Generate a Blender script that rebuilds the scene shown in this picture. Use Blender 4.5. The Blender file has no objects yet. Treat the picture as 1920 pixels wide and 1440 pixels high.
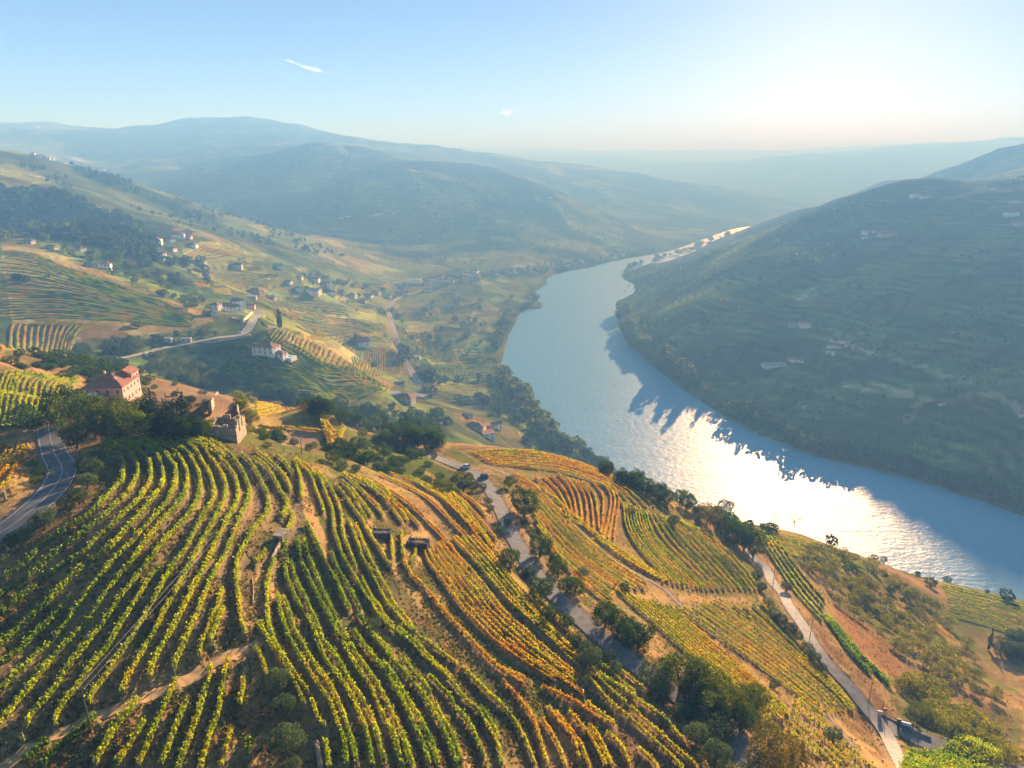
import bpy, math, random
import numpy as np

# ------------------------------------------------------------------ camera, sky, sun, exposure
R = math.radians
sc = bpy.context.scene
col = sc.collection
CAMZ = 300.0
PITCH = R(17.8)
FPX = 1280.0                                   # focal length in pixels of the 1920 wide photograph
cam_data = bpy.data.cameras.new('camera')
cam_data.sensor_width = 36.0
cam_data.lens = 24.0
cam_data.clip_start = 1.0
cam_data.clip_end = 60000.0
cam = bpy.data.objects.new('camera', cam_data)
cam.location = (0, 0, CAMZ)
cam.rotation_euler = (R(90) - PITCH, 0, 0)
col.objects.link(cam)
sc.camera = cam

SUN_EL = R(12.0)
SUN_AZ = R(23.8)                               # to the right of straight ahead (+Y)
world = bpy.data.worlds.new('World')
sc.world = world
world.use_nodes = True
wn = world.node_tree
wn.nodes.clear()
sky = wn.nodes.new('ShaderNodeTexSky')
sky.sky_type = 'NISHITA'
sky.sun_disc = False
sky.sun_elevation = SUN_EL
sky.sun_rotation = SUN_AZ
sky.altitude = 300
sky.air_density = 0.19
sky.dust_density = 0.05
sky.ozone_density = 0.3
bg = wn.nodes.new('ShaderNodeBackground')
bg.inputs['Strength'].default_value = 0.05
wo = wn.nodes.new('ShaderNodeOutputWorld')
wn.links.new(sky.outputs[0], bg.inputs['Color'])
wn.links.new(bg.outputs[0], wo.inputs['Surface'])

sun_data = bpy.data.lights.new('sun', 'SUN')
sun_data.energy = 5.0
sun_data.angle = R(0.7)
sun_data.color = (1.0, 0.95, 0.96)
sun = bpy.data.objects.new('sun', sun_data)
sun.rotation_euler = (R(90) - SUN_EL, 0, R(180) - SUN_AZ)
sun.location = (800, 1800, 900)
col.objects.link(sun)

sc.view_settings.view_transform = 'Standard'
sc.view_settings.look = 'None'
sc.view_settings.exposure = 2.2
sc.view_settings.gamma = 1.0
sc.view_settings.use_curve_mapping = False
sc.render.engine = 'CYCLES'
cy = sc.cycles
cy.use_denoising = True
try:
    cy.denoiser = 'OPENIMAGEDENOISE'
except Exception:
    pass
cy.max_bounces = 5
cy.diffuse_bounces = 2
cy.glossy_bounces = 2
cy.transmission_bounces = 3
cy.volume_bounces = 0
cy.transparent_max_bounces = 6
cy.caustics_reflective = False
cy.caustics_refractive = False
cy.sample_clamp_indirect = 4.0
cy.use_adaptive_sampling = True
cy.adaptive_threshold = 0.02

rng = np.random.default_rng(7)
random.seed(7)

# ------------------------------------------------------------------ pixel of the photograph <-> direction from the lens
CP, SP = math.cos(PITCH), math.sin(PITCH)
def pix_dir(px, py):
    """(right, forward, up) of the ray through a pixel of the 1920 x 1440 photograph."""
    cx = np.asarray(px, float) - 960.0
    cyy = 720.0 - np.asarray(py, float)
    return cx, FPX * CP + cyy * SP, cyy * CP - FPX * SP

def to_pix(X, Y, Z):
    U = Z - CAMZ
    cz = Y * CP - U * SP
    c = Y * SP + U * CP
    return 960 + FPX * X / cz, 720 - FPX * c / cz

# ------------------------------------------------------------------ noise
def _hash(ix, iy, seed):
    h = (ix.astype(np.int64) * 374761393 + iy.astype(np.int64) * 668265263 + seed * 1274126177) & 0xFFFFFFFF
    h = ((h ^ (h >> 13)) * 1274126177) & 0xFFFFFFFF
    h = h ^ (h >> 16)
    return (h & 0xFFFF) / 65535.0

def vnoise(x, y, seed=0):
    ix = np.floor(x); iy = np.floor(y)
    fx = x - ix; fy = y - iy
    fx = fx * fx * (3 - 2 * fx); fy = fy * fy * (3 - 2 * fy)
    a = _hash(ix, iy, seed); b = _hash(ix + 1, iy, seed)
    c = _hash(ix, iy + 1, seed); d = _hash(ix + 1, iy + 1, seed)
    return (a + (b - a) * fx + (c - a) * fy + (a - b - c + d) * fx * fy) * 2 - 1

def fbm(x, y, octaves=4, seed=0):
    s = 0; a = 1.0; t = 0
    for k in range(octaves):
        s = s + a * vnoise(x * 2 ** k + 17.3 * k, y * 2 ** k - 9.1 * k, seed + k)
        t += a; a *= 0.5
    return s / t

def sstep(a, b, x):
    t = np.clip((x - a) / (b - a), 0, 1)
    return t * t * (3 - 2 * t)

def in_poly(x, y, poly):
    x = np.asarray(x); y = np.asarray(y)
    inside = np.zeros(x.shape, bool)
    n = len(poly)
    for i in range(n):
        x0, y0 = poly[i]; x1, y1 = poly[(i + 1) % n]
        if y0 == y1:
            continue
        c = ((y0 > y) != (y1 > y)) & (x < (x1 - x0) * (y - y0) / (y1 - y0) + x0)
        inside ^= c
    return inside

def dist_polyline(x, y, pts, closed=False, with_t=False):
    """distance of points to a polyline of (x, y[, z]); optionally the z of the nearest point"""
    best = np.full(x.shape, 1e18); bz = np.zeros(x.shape)
    n = len(pts)
    for i in range(n if closed else n - 1):
        p = pts[i]; q = pts[(i + 1) % n]
        dx, dy = q[0] - p[0], q[1] - p[1]
        L = dx * dx + dy * dy + 1e-9
        t = np.clip(((x - p[0]) * dx + (y - p[1]) * dy) / L, 0, 1)
        d = (x - p[0] - t * dx) ** 2 + (y - p[1] - t * dy) ** 2
        m = d < best
        best = np.where(m, d, best)
        if with_t:
            bz = np.where(m, p[2] + t * (q[2] - p[2]), bz)
    return (np.sqrt(best), bz) if with_t else np.sqrt(best)

def spline(pts, step=None, n=None):
    """Catmull-Rom through points (k, dim), resampled evenly"""
    P = np.asarray(pts, float)
    if len(P) == 2:
        dense = P[0] + (P[1] - P[0]) * np.linspace(0, 1, 30)[:, None]
    else:
        E = np.vstack([2 * P[0] - P[1], P, 2 * P[-1] - P[-2]])
        out = []
        for i in range(1, len(E) - 2):
            p0, p1, p2, p3 = E[i - 1], E[i], E[i + 1], E[i + 2]
            t = np.linspace(0, 1, 24, endpoint=False)[:, None]
            out.append(0.5 * ((2 * p1) + (p2 - p0) * t + (2 * p0 - 5 * p1 + 4 * p2 - p3) * t ** 2
                              + (-p0 + 3 * p1 - 3 * p2 + p3) * t ** 3))
        out.append(P[-1:])
        dense = np.vstack(out)
    s = np.r_[0, np.cumsum(np.hypot(np.diff(dense[:, 0]), np.diff(dense[:, 1])))]
    if n is None:
        n = max(2, int(round(s[-1] / step)) + 1)
    q = np.linspace(0, s[-1], n)
    return np.stack([np.interp(q, s, dense[:, k]) for k in range(dense.shape[1])], 1)
# ------------------------------------------------------------------ the lie of the land: surveyed points (x right, y ahead, z above the river)
_ctrl = []
def Z(z, *pp):
    for px, py in pp:
        a, f, u = pix_dir(px, py)
        s = (z - CAMZ) / u
        _ctrl.append((a * s, f * s, z))
def F(dist, *pp):
    for px, py in pp:
        a, f, u = pix_dir(px, py)
        s = dist / f
        _ctrl.append((a * s, dist, CAMZ + u * s))
def W(*pts):
    _ctrl.extend(pts)

# near hill with the big vineyard
Z(242.5, (60, 1400)); Z(242, (250, 1380)); Z(243.5, (100, 1200)); Z(243, (300, 1200)); Z(245, (-300, 1400))
Z(245, (20, 1060), (300, 1060)); Z(246, (200, 900), (330, 930)); Z(245.5, (250, 832), (400, 832), (330, 860))
Z(247, (60, 985), (130, 930)); Z(240, (85, 840)); Z(232, (95, 783)); Z(248, (10, 900)); Z(244, (30, 740), (0, 690)); Z(232, (120, 690))
Z(241, (480, 1200), (460, 1050)); Z(240, (470, 900), (520, 1000)); Z(236, (560, 870)); Z(229, (620, 850), (500, 820))
Z(236, (620, 1000), (600, 1100)); Z(238, (560, 1300)); Z(237, (700, 1440), (500, 1440)); Z(233, (750, 1200), (720, 1050))
Z(226, (760, 930), (800, 1000)); Z(227, (880, 1100)); Z(230, (850, 1280)); Z(231, (900, 1440)); Z(225.5, (1000, 1250), (1050, 1350))
Z(222, (1130, 1190), (1000, 1085)); Z(221.5, (1200, 1250)); Z(221, (1390, 1410)); Z(219, (950, 985)); Z(213.5, (905, 890)); Z(207, (800, 853))
Z(204, (640, 830), (700, 860)); Z(215, (800, 920)); Z(201, (720, 825)); Z(206, (520, 780)); Z(203, (600, 800)); Z(226, (430, 800)); Z(222, (380, 760)); Z(225, (215, 745)); Z(224, (300, 740))
# beyond the crest of the near hill (hidden)
W((-75, 175, 240), (-60, 205, 226), (-110, 190, 232))
# right vineyard block down to its crest
Z(206, (920, 870)); Z(203, (1000, 855)); Z(193, (1150, 895)); Z(181, (1300, 955)); Z(172, (1400, 1005))
Z(214, (1050, 1000), (1000, 940)); Z(203, (1150, 1000)); Z(209, (1200, 1120)); Z(196, (1300, 1080)); Z(205, (1350, 1220)); Z(213, (1300, 1250)); Z(190, (1450, 1160))
Z(203, (1500, 1340)); Z(211, (1480, 1420))
# lower lane and the slope to the river
Z(176, (1425, 1060)); Z(181, (1500, 1150)); Z(184, (1560, 1230)); Z(183.5, (1625, 1310)); Z(183, (1690, 1400)); Z(181, (1800, 1400))
Z(150, (1500, 1000)); Z(160, (1600, 1150)); Z(164, (1700, 1250)); Z(155, (1800, 1250)); Z(120, (1620, 1045)); Z(118, (1720, 1085)); Z(128, (1800, 1180)); Z(115, (1900, 1130)); Z(140, (1900, 1300)); Z(120, (1960, 1180)); Z(165, (1900, 1420))
W((230, 330, 70), (300, 300, 60), (120, 330, 90), (190, 390, 30), (240, 350, 45), (300, 200, 120), (420, 150, 70))
# falling from the crest to the left bank
W((10, 275, 176), (60, 280, 150), (10, 380, 105), (80, 420, 68), (60, 560, 22), (120, 480, 35), (140, 540, 8))
Z(118, (830, 800)); Z(150, (740, 790)); Z(170, (660, 785)); Z(60, (910, 805)); Z(24, (1000, 800)); Z(70, (850, 770)); Z(80, (760, 750)); Z(14, (960, 760)); Z(12, (1040, 815))
W((-60, 330, 158), (-90, 390, 138), (-30, 420, 118))
# saddle and knoll on the left, with the road round it
Z(154, (400, 702)); Z(148, (480, 738)); Z(141, (560, 748)); Z(120, (650, 755)); Z(198, (330, 716)); Z(196, (400, 736)); Z(178, (230, 690)); Z(195, (100, 690)); Z(205, (20, 665))
Z(168, (275, 665)); Z(167, (370, 640)); Z(165, (470, 625)); Z(164, (484, 592)); Z(158, (440, 582)); Z(157, (380, 680)); Z(157, (450, 690)); Z(165, (505, 663))
Z(161, (560, 655)); Z(137, (640, 690)); Z(108, (715, 722)); Z(152, (520, 715)); Z(130, (620, 730)); Z(170, (523, 610)); Z(144, (590, 640)); Z(125, (560, 600)); Z(92, (640, 650))
# terraced hillside at the left
Z(180, (100, 648)); Z(177, (230, 625)); Z(172, (330, 610)); Z(193, (200, 560)); Z(199, (60, 560)); Z(209, (120, 500)); Z(217, (20, 460)); Z(168, (400, 580)); Z(178, (300, 535)); Z(196, (200, 500)); Z(208, (-150, 560)); Z(225, (-150, 470))
# village slope behind it
Z(62, (675, 640)); Z(140, (450, 545)); Z(150, (380, 520)); Z(95, (560, 560)); Z(86, (600, 545)); Z(125, (480, 510)); Z(165, (430, 465)); Z(186, (290, 482)); Z(150, (500, 485)); Z(100, (600, 510)); Z(52, (660, 560)); Z(40, (700, 545)); Z(60, (690, 600)); Z(60, (660, 680))
# wooded hill
Z(214, (200, 430)); Z(243, (100, 380)); Z(257, (0, 365)); Z(211, (0, 430)); Z(205, (100, 440)); Z(196, (260, 445)); Z(190, (330, 450))
# long ridge running down from the top left
F(1500, (0, 285)); F(1480, (-150, 270)); F(1600, (90, 302)); F(1700, (170, 322)); F(1800, (270, 347)); F(1850, (420, 397)); F(1900, (560, 442)); F(1850, (680, 480)); Z(28, (775, 514))
F(1250, (0, 325)); F(1350, (200, 375)); F(1450, (350, 415)); F(1450, (480, 455)); F(1550, (600, 480)); F(1200, (100, 350))
# hidden valley behind that ridge
W((-1250, 2000, 215), (-950, 2150, 150), (-650, 2250, 95), (-350, 2200, 60), (-1800, 2400, 260))
# valley floor
Z(30, (740, 600)); Z(34, (760, 660)); Z(36, (790, 720)); Z(27, (725, 575)); Z(20, (830, 532)); Z(12, (850, 600)); Z(10, (900, 640)); Z(9, (880, 720)); Z(14, (820, 660)); Z(8, (940, 600)); Z(10, (930, 550)); Z(16, (850, 720)); Z(30, (810, 745)); Z(9, (980, 540)); Z(22, (760, 540)); Z(14, (880, 560))
# hill in the middle distance with its two spurs
Z(28, (850, 512)); Z(26, (905, 506)); Z(24, (1000, 498)); Z(20, (1110, 480)); Z(18, (1230, 458)); Z(16, (1320, 436))
F(3300, (430, 300), (520, 292)); F(3200, (590, 272)); F(3100, (650, 293)); F(2950, (780, 317)); F(2900, (900, 333)); F(2880, (1000, 362)); F(2850, (1100, 402)); F(2700, (1170, 441))
F(2600, (780, 350), (850, 380)); F(2450, (950, 425)); F(2350, (1060, 460)); F(2700, (640, 350)); F(2500, (650, 400), (760, 420)); F(2200, (800, 460)); F(2250, (640, 445)); F(2700, (500, 350)); F(3000, (330, 320)); F(2600, (400, 370)); F(2700, (1000, 400))
# far mountain of the left skyline
F(5000, (-200, 240), (0, 236), (100, 231), (170, 241), (240, 249), (300, 243)); F(4900, (380, 232), (480, 228)); F(4850, (560, 243), (640, 263)); F(4800, (740, 273), (880, 287)); F(4700, (1000, 297)); F(4500, (1080, 323)); F(4350, (1170, 339)); F(4400, (1260, 352)); F(4700, (1400, 368)); F(5100, (1500, 382))
F(3700, (100, 275)); F(3600, (250, 300)); F(3900, (480, 265)); F(3900, (800, 305)); F(3800, (950, 325)); F(3500, (1050, 370)); F(3300, (1180, 420)); F(3700, (1250, 400)); F(3900, (1350, 405))
W((-300, 3700, 300), (200, 3500, 190), (500, 3150, 50))
# far ridges
W((-2500, 6500, 330), (0, 6500, 180), (1500, 6300, 40), (3000, 6500, 60), (1500, 7500, 120), (3500, 4700, 30))
F(9500, (900, 300), (1040, 302), (1200, 304), (1290, 309), (1400, 313), (1520, 316), (400, 290), (0, 290))
F(6800, (1430, 352), (1520, 323), (1620, 307), (1760, 291), (1920, 271), (2100, 255))
F(3000, (1640, 352), (1700, 336)); F(2700, (1800, 312), (1920, 281)); F(2600, (2100, 250))
# hill on the right bank: spur crest, shaded face, back
def PL(lift, *pp):
    """on (or LIFT above) the even slope that climbs from the right bank"""
    for px, py in pp:
        a, f, u = pix_dir(px, py)
        s = (-.28 * 687 - 300 + lift) / (u - .28 * (.547 * f + .838 * a))
        _ctrl.append((a * s, f * s, CAMZ + u * s))
Z(6, (1172, 590)); F(1435, (1215, 572)); F(1455, (1290, 528)); F(1475, (1350, 497)); F(1500, (1430, 457)); F(1535, (1520, 417)); F(1570, (1600, 382)); F(1600, (1690, 346)); F(1600, (1800, 346), (1920, 350)); F(1650, (2100, 335))
PL(-4, (1500, 520), (1650, 470), (1850, 450), (1450, 600), (1600, 570), (1800, 560), (1700, 660), (1380, 560), (1330, 620), (1250, 610), (1300, 560), (1550, 730), (1400, 690), (1750, 760), (1900, 780), (1950, 620), (2000, 450), (1850, 850), (1640, 810), (1700, 400), (1850, 390))
F(560, (2100, 850))
W((350, 1900, 8), (480, 2150, 6), (700, 1900, 120), (950, 2150, 190), (800, 2500, 60), (1100, 2700, 70), (1250, 3000, 20))
F(1800, (1230, 515)); F(2050, (1300, 482)); F(2050, (1400, 445)); F(2000, (1480, 418)); F(1900, (1560, 388))
W((1500, 2400, 210), (1800, 2900, 150), (1500, 3500, 20), (2300, 4300, 20))
# ground behind and beside the viewpoint, and the rim
for a in (-70, 70):
    for r, z in ((60, 240), (200, 225), (700, 230), (2000, 300), (6000, 420)):
        W((r * math.sin(R(a)), r * math.cos(R(a)), z))
W((0, 30, 240), (-15, 28, 241), (15, 28, 238))

# ------------------------------------------------------------------ river outline
def px_ground(z, pp):
    o = []
    for px, py in pp:
        a, f, u = pix_dir(px, py)
        s = (z - CAMZ) / u
        o.append((float(a * s), float(f * s)))
    return o
LEFT_BANK = [(-150, 820), (150, 520), (250, 440), (268, 385), (235, 372), (215, 410), (190, 470), (140, 580)] + px_ground(0, [
    (1085, 832), (1040, 800), (1000, 758), (979, 725), (940, 694), (944, 667), (952, 633), (962, 612), (979, 583), (1012, 579), (1015, 567), (994, 558),
    (1004, 546), (1025, 533), (1027, 521), (1058, 510), (1104, 502), (1137, 492), (1187, 483), (1240, 474), (1284, 461), (1331, 444), (1373, 430), (1416, 423)]) + [(1700, 4150), (2600, 4450), (3800, 4500)]
LEFT_BANK = [(700, -300), (620, 0), (480, 190), (400, 270), (335, 335), (262, 400), (205, 470), (140, 580)] + LEFT_BANK[8:]
RIGHT_BANK = [(1100, -300), (900, 60), (700, 300), (560, 440)] + px_ground(0, [
    (1920, 967), (1870, 947), (1800, 926), (1700, 894), (1600, 872), (1527, 855), (1472, 830), (1420, 815), (1378, 791), (1322, 757), (1279, 729), (1232, 692),
    (1198, 662), (1173, 637), (1158, 598), (1164, 564), (1188, 550), (1190, 534), (1168, 517), (1215, 495), (1245, 492), (1271, 483), (1305, 470), (1343, 449), (1373, 438), (1408, 429)]) + [(1500, 3550), (2000, 3900), (2800, 4100), (3900, 4150)]
_l = spline(LEFT_BANK, step=14); _r = spline(RIGHT_BANK, step=14)
RIVER = [tuple(p) for p in _l] + [tuple(p) for p in _r[::-1]]
for p in _l[::5]:
    _ctrl.append((p[0], p[1], 1.0))
for p in _r[::5]:
    _ctrl.append((p[0], p[1], 1.0))

# ------------------------------------------------------------------ smooth surface through the surveyed points
def _lp(x, y):
    return np.arctan2(x, y), np.log(np.maximum(np.hypot(x, y), 24.0))
_c = np.array(_ctrl, float)
_u, _v = _lp(_c[:, 0], _c[:, 1])
_P = np.stack([_u, _v], 1)
def _kern(d2):
    return 0.5 * d2 * np.log(d2 + 1e-12)
_n = len(_P)
_hh = np.exp(_v)                                   # heights are smoothed as angles below the viewpoint's level
_t = (_c[:, 2] - CAMZ) / _hh
_K = _kern(((_P[:, None] - _P[None]) ** 2).sum(2)) + np.eye(_n) * 2e-4
_A = np.zeros((_n + 3, _n + 3))
_A[:_n, :_n] = _K
_A[:_n, _n] = 1; _A[:_n, _n + 1:] = _P
_A[_n:, :_n] = _A[:_n, _n:].T
_sol = np.linalg.solve(_A, np.r_[_t, 0, 0, 0])
def base_height(u, v):
    out = np.empty(u.shape)
    fu, fv, fo = u.ravel(), v.ravel(), out.ravel()
    for i in range(0, fu.size, 20000):
        a, b = fu[i:i + 20000], fv[i:i + 20000]
        d2 = (a[:, None] - _P[None, :, 0]) ** 2 + (b[:, None] - _P[None, :, 1]) ** 2
        fo[i:i + 20000] = _kern(d2) @ _sol[:_n] + _sol[_n] + _sol[_n + 1] * a + _sol[_n + 2] * b
    return CAMZ + fo.reshape(u.shape) * np.exp(v)

# grid of bearing x log distance: fine in front, coarse behind
A_FRONT = R(52)
_az = np.r_[np.linspace(-math.pi, -A_FRONT, 60, endpoint=False), np.linspace(-A_FRONT, A_FRONT, 960), np.linspace(A_FRONT, math.pi, 61)[1:-1]]
_az = np.unique(np.round(_az, 7))
LV0, LV1 = math.log(18.0), math.log(14500.0)
_lv = np.linspace(LV0, LV1, 660)
NA, NR = len(_az), len(_lv)
AZG, LVG = np.meshgrid(_az, _lv, indexing='ij')
# coarse evaluation, then bilinear refinement (the surface is smooth)
_azc = np.clip(_az, -R(72), R(72))
_ac = np.linspace(-R(72), R(72), 330); _vc = np.linspace(LV0, LV1, 380)
_cz = base_height(*np.meshgrid(_ac, np.maximum(_vc, math.log(24.0)), indexing='ij'))
def _bilin(grid, ia, iv):
    i = np.clip(np.floor(ia).astype(int), 0, grid.shape[0] - 2); j = np.clip(np.floor(iv).astype(int), 0, grid.shape[1] - 2)
    fa, fv = np.clip(ia - i, 0, 1), np.clip(iv - j, 0, 1)
    return (grid[i, j] * (1 - fa) + grid[i + 1, j] * fa) * (1 - fv) + (grid[i, j + 1] * (1 - fa) + grid[i + 1, j + 1] * fa) * fv
ZG = _bilin(_cz, (np.clip(AZG, -R(72), R(72)) - _ac[0]) / (_ac[1] - _ac[0]), (LVG - LV0) / (_vc[1] - _vc[0]))
RG = np.exp(LVG)
XG, YG = RG * np.sin(AZG), RG * np.cos(AZG)
# folds and gullies
_k = np.clip((ZG - 15) / 70, 0, 1)
def _rel(lam, amp, r0, seed, ridged=False):
    n = fbm(XG / lam, YG / lam, 2, seed)
    if ridged:
        n = 0.6 - 1.6 * np.abs(n)
    return n * amp * sstep(r0, r0 * 1.8, RG) * _k
ZG = ZG + _rel(900, 38, 2300, 3, True) + _rel(380, 20, 1500, 5, True) + _rel(210, 9, 700, 6, True) * (XG > 200) + _rel(150, 7, 800, 8, True) + _rel(60, 2.2, 420, 11) + _rel(22, 0.5, 150, 14) + 0.10 * fbm(XG / 3.1, YG / 3.1, 2, 21) * (RG < 500)
# river bed
_rin = in_poly(XG, YG, RIVER)
_sub = (RG > 200) & (RG < 5200) & (np.abs(AZG) < R(80))
_rd = np.full(XG.shape, 1e9)
_rd[_sub] = dist_polyline(XG[_sub], YG[_sub], RIVER[::2], closed=True)
ZG = np.where(_rin, np.minimum(ZG, -np.minimum(_rd * 0.3, 8.0) - 0.15), ZG)
ZG = np.where(~_rin & (_rd < 400), np.maximum(ZG, np.minimum(0.12 * _rd, 8.0) + 0.1), ZG)
ZG = np.where(~_rin & (_rd >= 400), np.maximum(ZG, 4.0), ZG)
ZG = np.where(ZG > 590, 590 + 110 * (1 - np.exp(-np.maximum(ZG - 590, 0) / 110)), ZG)          # rounded summits
ZG = np.maximum(ZG, -8.5)

def height(x, y):
    a, r = np.arctan2(x, y), np.maximum(np.hypot(x, y), 18.0)
    ia = np.interp(a, _az, np.arange(NA)); iv = (np.log(r) - LV0) / (_lv[1] - _lv[0])
    return _bilin(ZG, ia, iv)

def ground(pp, default=None):
    """Points of the land seen at pixels of the photograph -> array (n, 3)."""
    pp = np.asarray(pp, float).reshape(-1, 2)
    a, f, u = pix_dir(pp[:, 0], pp[:, 1])
    hz = np.hypot(a, f)
    rr = np.exp(np.linspace(math.log(30), LV1 - 0.01, 1500))
    X = (a / hz)[:, None] * rr; Y = (f / hz)[:, None] * rr
    line = CAMZ + (u / hz)[:, None] * rr
    g = np.maximum(height(X, Y), 0)
    below = line <= g
    k = np.where(below.any(1), below.argmax(1), len(rr) - 1)
    k = np.clip(k, 1, None)
    i = np.arange(len(pp))
    d0 = line[i, k - 1] - g[i, k - 1]; d1 = line[i, k] - g[i, k]
    t = np.clip(d0 / np.where(np.abs(d0 - d1) < 1e-9, 1e-9, d0 - d1), 0, 1)
    r = rr[k - 1] + (rr[k] - rr[k - 1]) * t
    x, y = a / hz * r, f / hz * r
    return np.stack([x, y, np.maximum(height(x, y), 0)], 1)
# ------------------------------------------------------------------ helpers for objects
def tag(o, label=None, cat=None, group=None, kind=None):
    if label: o['label'] = label
    if cat: o['category'] = cat
    if group: o['group'] = group
    if kind: o['kind'] = kind
    return o

def empty(name, loc, rz=0.0):
    o = bpy.data.objects.new(name, None)
    o.location = loc
    o.rotation_euler = (0, 0, rz)
    o.empty_display_size = 0.5
    col.objects.link(o)
    return o

def link(name, me, parent=None, loc=None, rz=None):
    o = bpy.data.objects.new(name, me)
    if parent is not None: o.parent = parent
    if loc is not None: o.location = loc
    if rz is not None: o.rotation_euler = (0, 0, rz)
    col.objects.link(o)
    return o

def np_mesh(name, V, Q, mat, colr=None, smooth=False, per_face=False):
    """mesh from arrays: V (n,3), Q (m,3 or 4), optional linear colour per vertex (or per face)"""
    V = np.ascontiguousarray(V, np.float32); Q = np.ascontiguousarray(Q, np.int32)
    me = bpy.data.meshes.new(name)
    k = Q.shape[1]
    me.vertices.add(len(V)); me.vertices.foreach_set('co', V.ravel())
    me.loops.add(Q.size); me.loops.foreach_set('vertex_index', Q.ravel())
    me.polygons.add(len(Q)); me.polygons.foreach_set('loop_start', np.arange(0, Q.size, k, dtype=np.int32))
    me.polygons.foreach_set('loop_total', np.full(len(Q), k, np.int32))
    me.update(calc_edges=True)
    if smooth:
        me.polygons.foreach_set('use_smooth', np.ones(len(Q), bool))
    if colr is not None:
        dom = 'FACE' if per_face else 'POINT'
        at = me.attributes.new('tint', 'FLOAT_COLOR', dom)
        c = np.ones((len(colr), 4), np.float32); c[:, :3] = colr
        at.data.foreach_set('color', c.ravel())
    if mat is not None:
        me.materials.append(mat)
    return me

class MB:
    """collects boxes, tubes and prisms into one mesh"""
    def __init__(s): s.v = []; s.f = []
    def add(s, vs, fs):
        b = len(s.v); s.v += [tuple(map(float, p)) for p in vs]; s.f += [tuple(i + b for i in f) for f in fs]
    def box(s, x0, x1, y0, y1, z0, z1):
        s.add([(x, y, z) for x in (x0, x1) for y in (y0, y1) for z in (z0, z1)],
              [(0, 1, 3, 2), (4, 6, 7, 5), (0, 4, 5, 1), (2, 3, 7, 6), (0, 2, 6, 4), (1, 5, 7, 3)])
    def tube(s, path, r, n=6):
        P = [np.array(p, float) for p in path]
        rs = r if hasattr(r, '__len__') else [r] * len(P)
        rings = []
        for i, p in enumerate(P):
            d = (P[min(i + 1, len(P) - 1)] - P[max(i - 1, 0)]); d /= np.linalg.norm(d) + 1e-9
            a = np.cross(d, (0, 0, 1) if abs(d[2]) < 0.9 else (1, 0, 0)); a /= np.linalg.norm(a)
            b = np.cross(d, a)
            rings.append([p + rs[i] * (a * math.cos(2 * math.pi * k / n) + b * math.sin(2 * math.pi * k / n)) for k in range(n)])
        vs = [q for r_ in rings for q in r_]; fs = []
        for i in range(len(P) - 1):
            for k in range(n):
                fs.append((i * n + k, i * n + (k + 1) % n, (i + 1) * n + (k + 1) % n, (i + 1) * n + k))
        fs.append(tuple(range(n))[::-1]); fs.append(tuple((len(P) - 1) * n + k for k in range(n)))
        s.add(vs, fs)
    def prism(s, poly, z0, z1):
        n = len(poly)
        s.add([(x, y, z0) for x, y in poly] + [(x, y, z1) for x, y in poly],
              [tuple(range(n))[::-1], tuple(range(n, 2 * n))] + [(i, (i + 1) % n, n + (i + 1) % n, n + i) for i in range(n)])
    def extrude_x(s, prof, x0, x1):
        """profile of (y, z) extruded along x"""
        n = len(prof)
        s.add([(x0, y, z) for y, z in prof] + [(x1, y, z) for y, z in prof],
              [tuple(range(n)), tuple(range(n, 2 * n))[::-1]] + [(i, n + i, n + (i + 1) % n, (i + 1) % n) for i in range(n)])
    def mesh(s, name, mat, smooth=False):
        me = bpy.data.meshes.new(name)
        me.from_pydata(s.v, [], s.f)
        import bmesh
        bm = bmesh.new(); bm.from_mesh(me); bmesh.ops.recalc_face_normals(bm, faces=bm.faces); bm.to_mesh(me); bm.free()
        if smooth:
            me.polygons.foreach_set('use_smooth', np.ones(len(me.polygons), bool))
        me.materials.append(mat)
        return me
    def build(s, name, mat, parent=None, smooth=False):
        return link(name, s.mesh(name, mat, smooth), parent)

# ------------------------------------------------------------------ materials
def new_mat(name):
    m = bpy.data.materials.new(name); m.use_nodes = True
    return m, m.node_tree, m.node_tree.nodes['Principled BSDF']

def mat_plain(name, colr, rough=0.8, metal=0.0, noise=0.0, scale=3.0, spec=0.3):
    m, nt, b = new_mat(name)
    b.inputs['Roughness'].default_value = rough; b.inputs['Metallic'].default_value = metal
    b.inputs['Specular IOR Level'].default_value = spec
    if noise:
        n = nt.nodes.new('ShaderNodeTexNoise'); n.inputs['Scale'].default_value = scale; n.inputs['Detail'].default_value = 5
        tc = nt.nodes.new('ShaderNodeTexCoord'); nt.links.new(tc.outputs['Object'], n.inputs['Vector'])
        r = nt.nodes.new('ShaderNodeValToRGB')
        r.color_ramp.elements[0].color = (*[c * (1 - noise) for c in colr], 1); r.color_ramp.elements[0].position = 0.3
        r.color_ramp.elements[1].color = (*[min(1, c * (1 + noise)) for c in colr], 1); r.color_ramp.elements[1].position = 0.7
        nt.links.new(n.outputs['Fac'], r.inputs['Fac']); nt.links.new(r.outputs['Color'], b.inputs['Base Color'])
    else:
        b.inputs['Base Color'].default_value = (*colr, 1)
    return m

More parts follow.
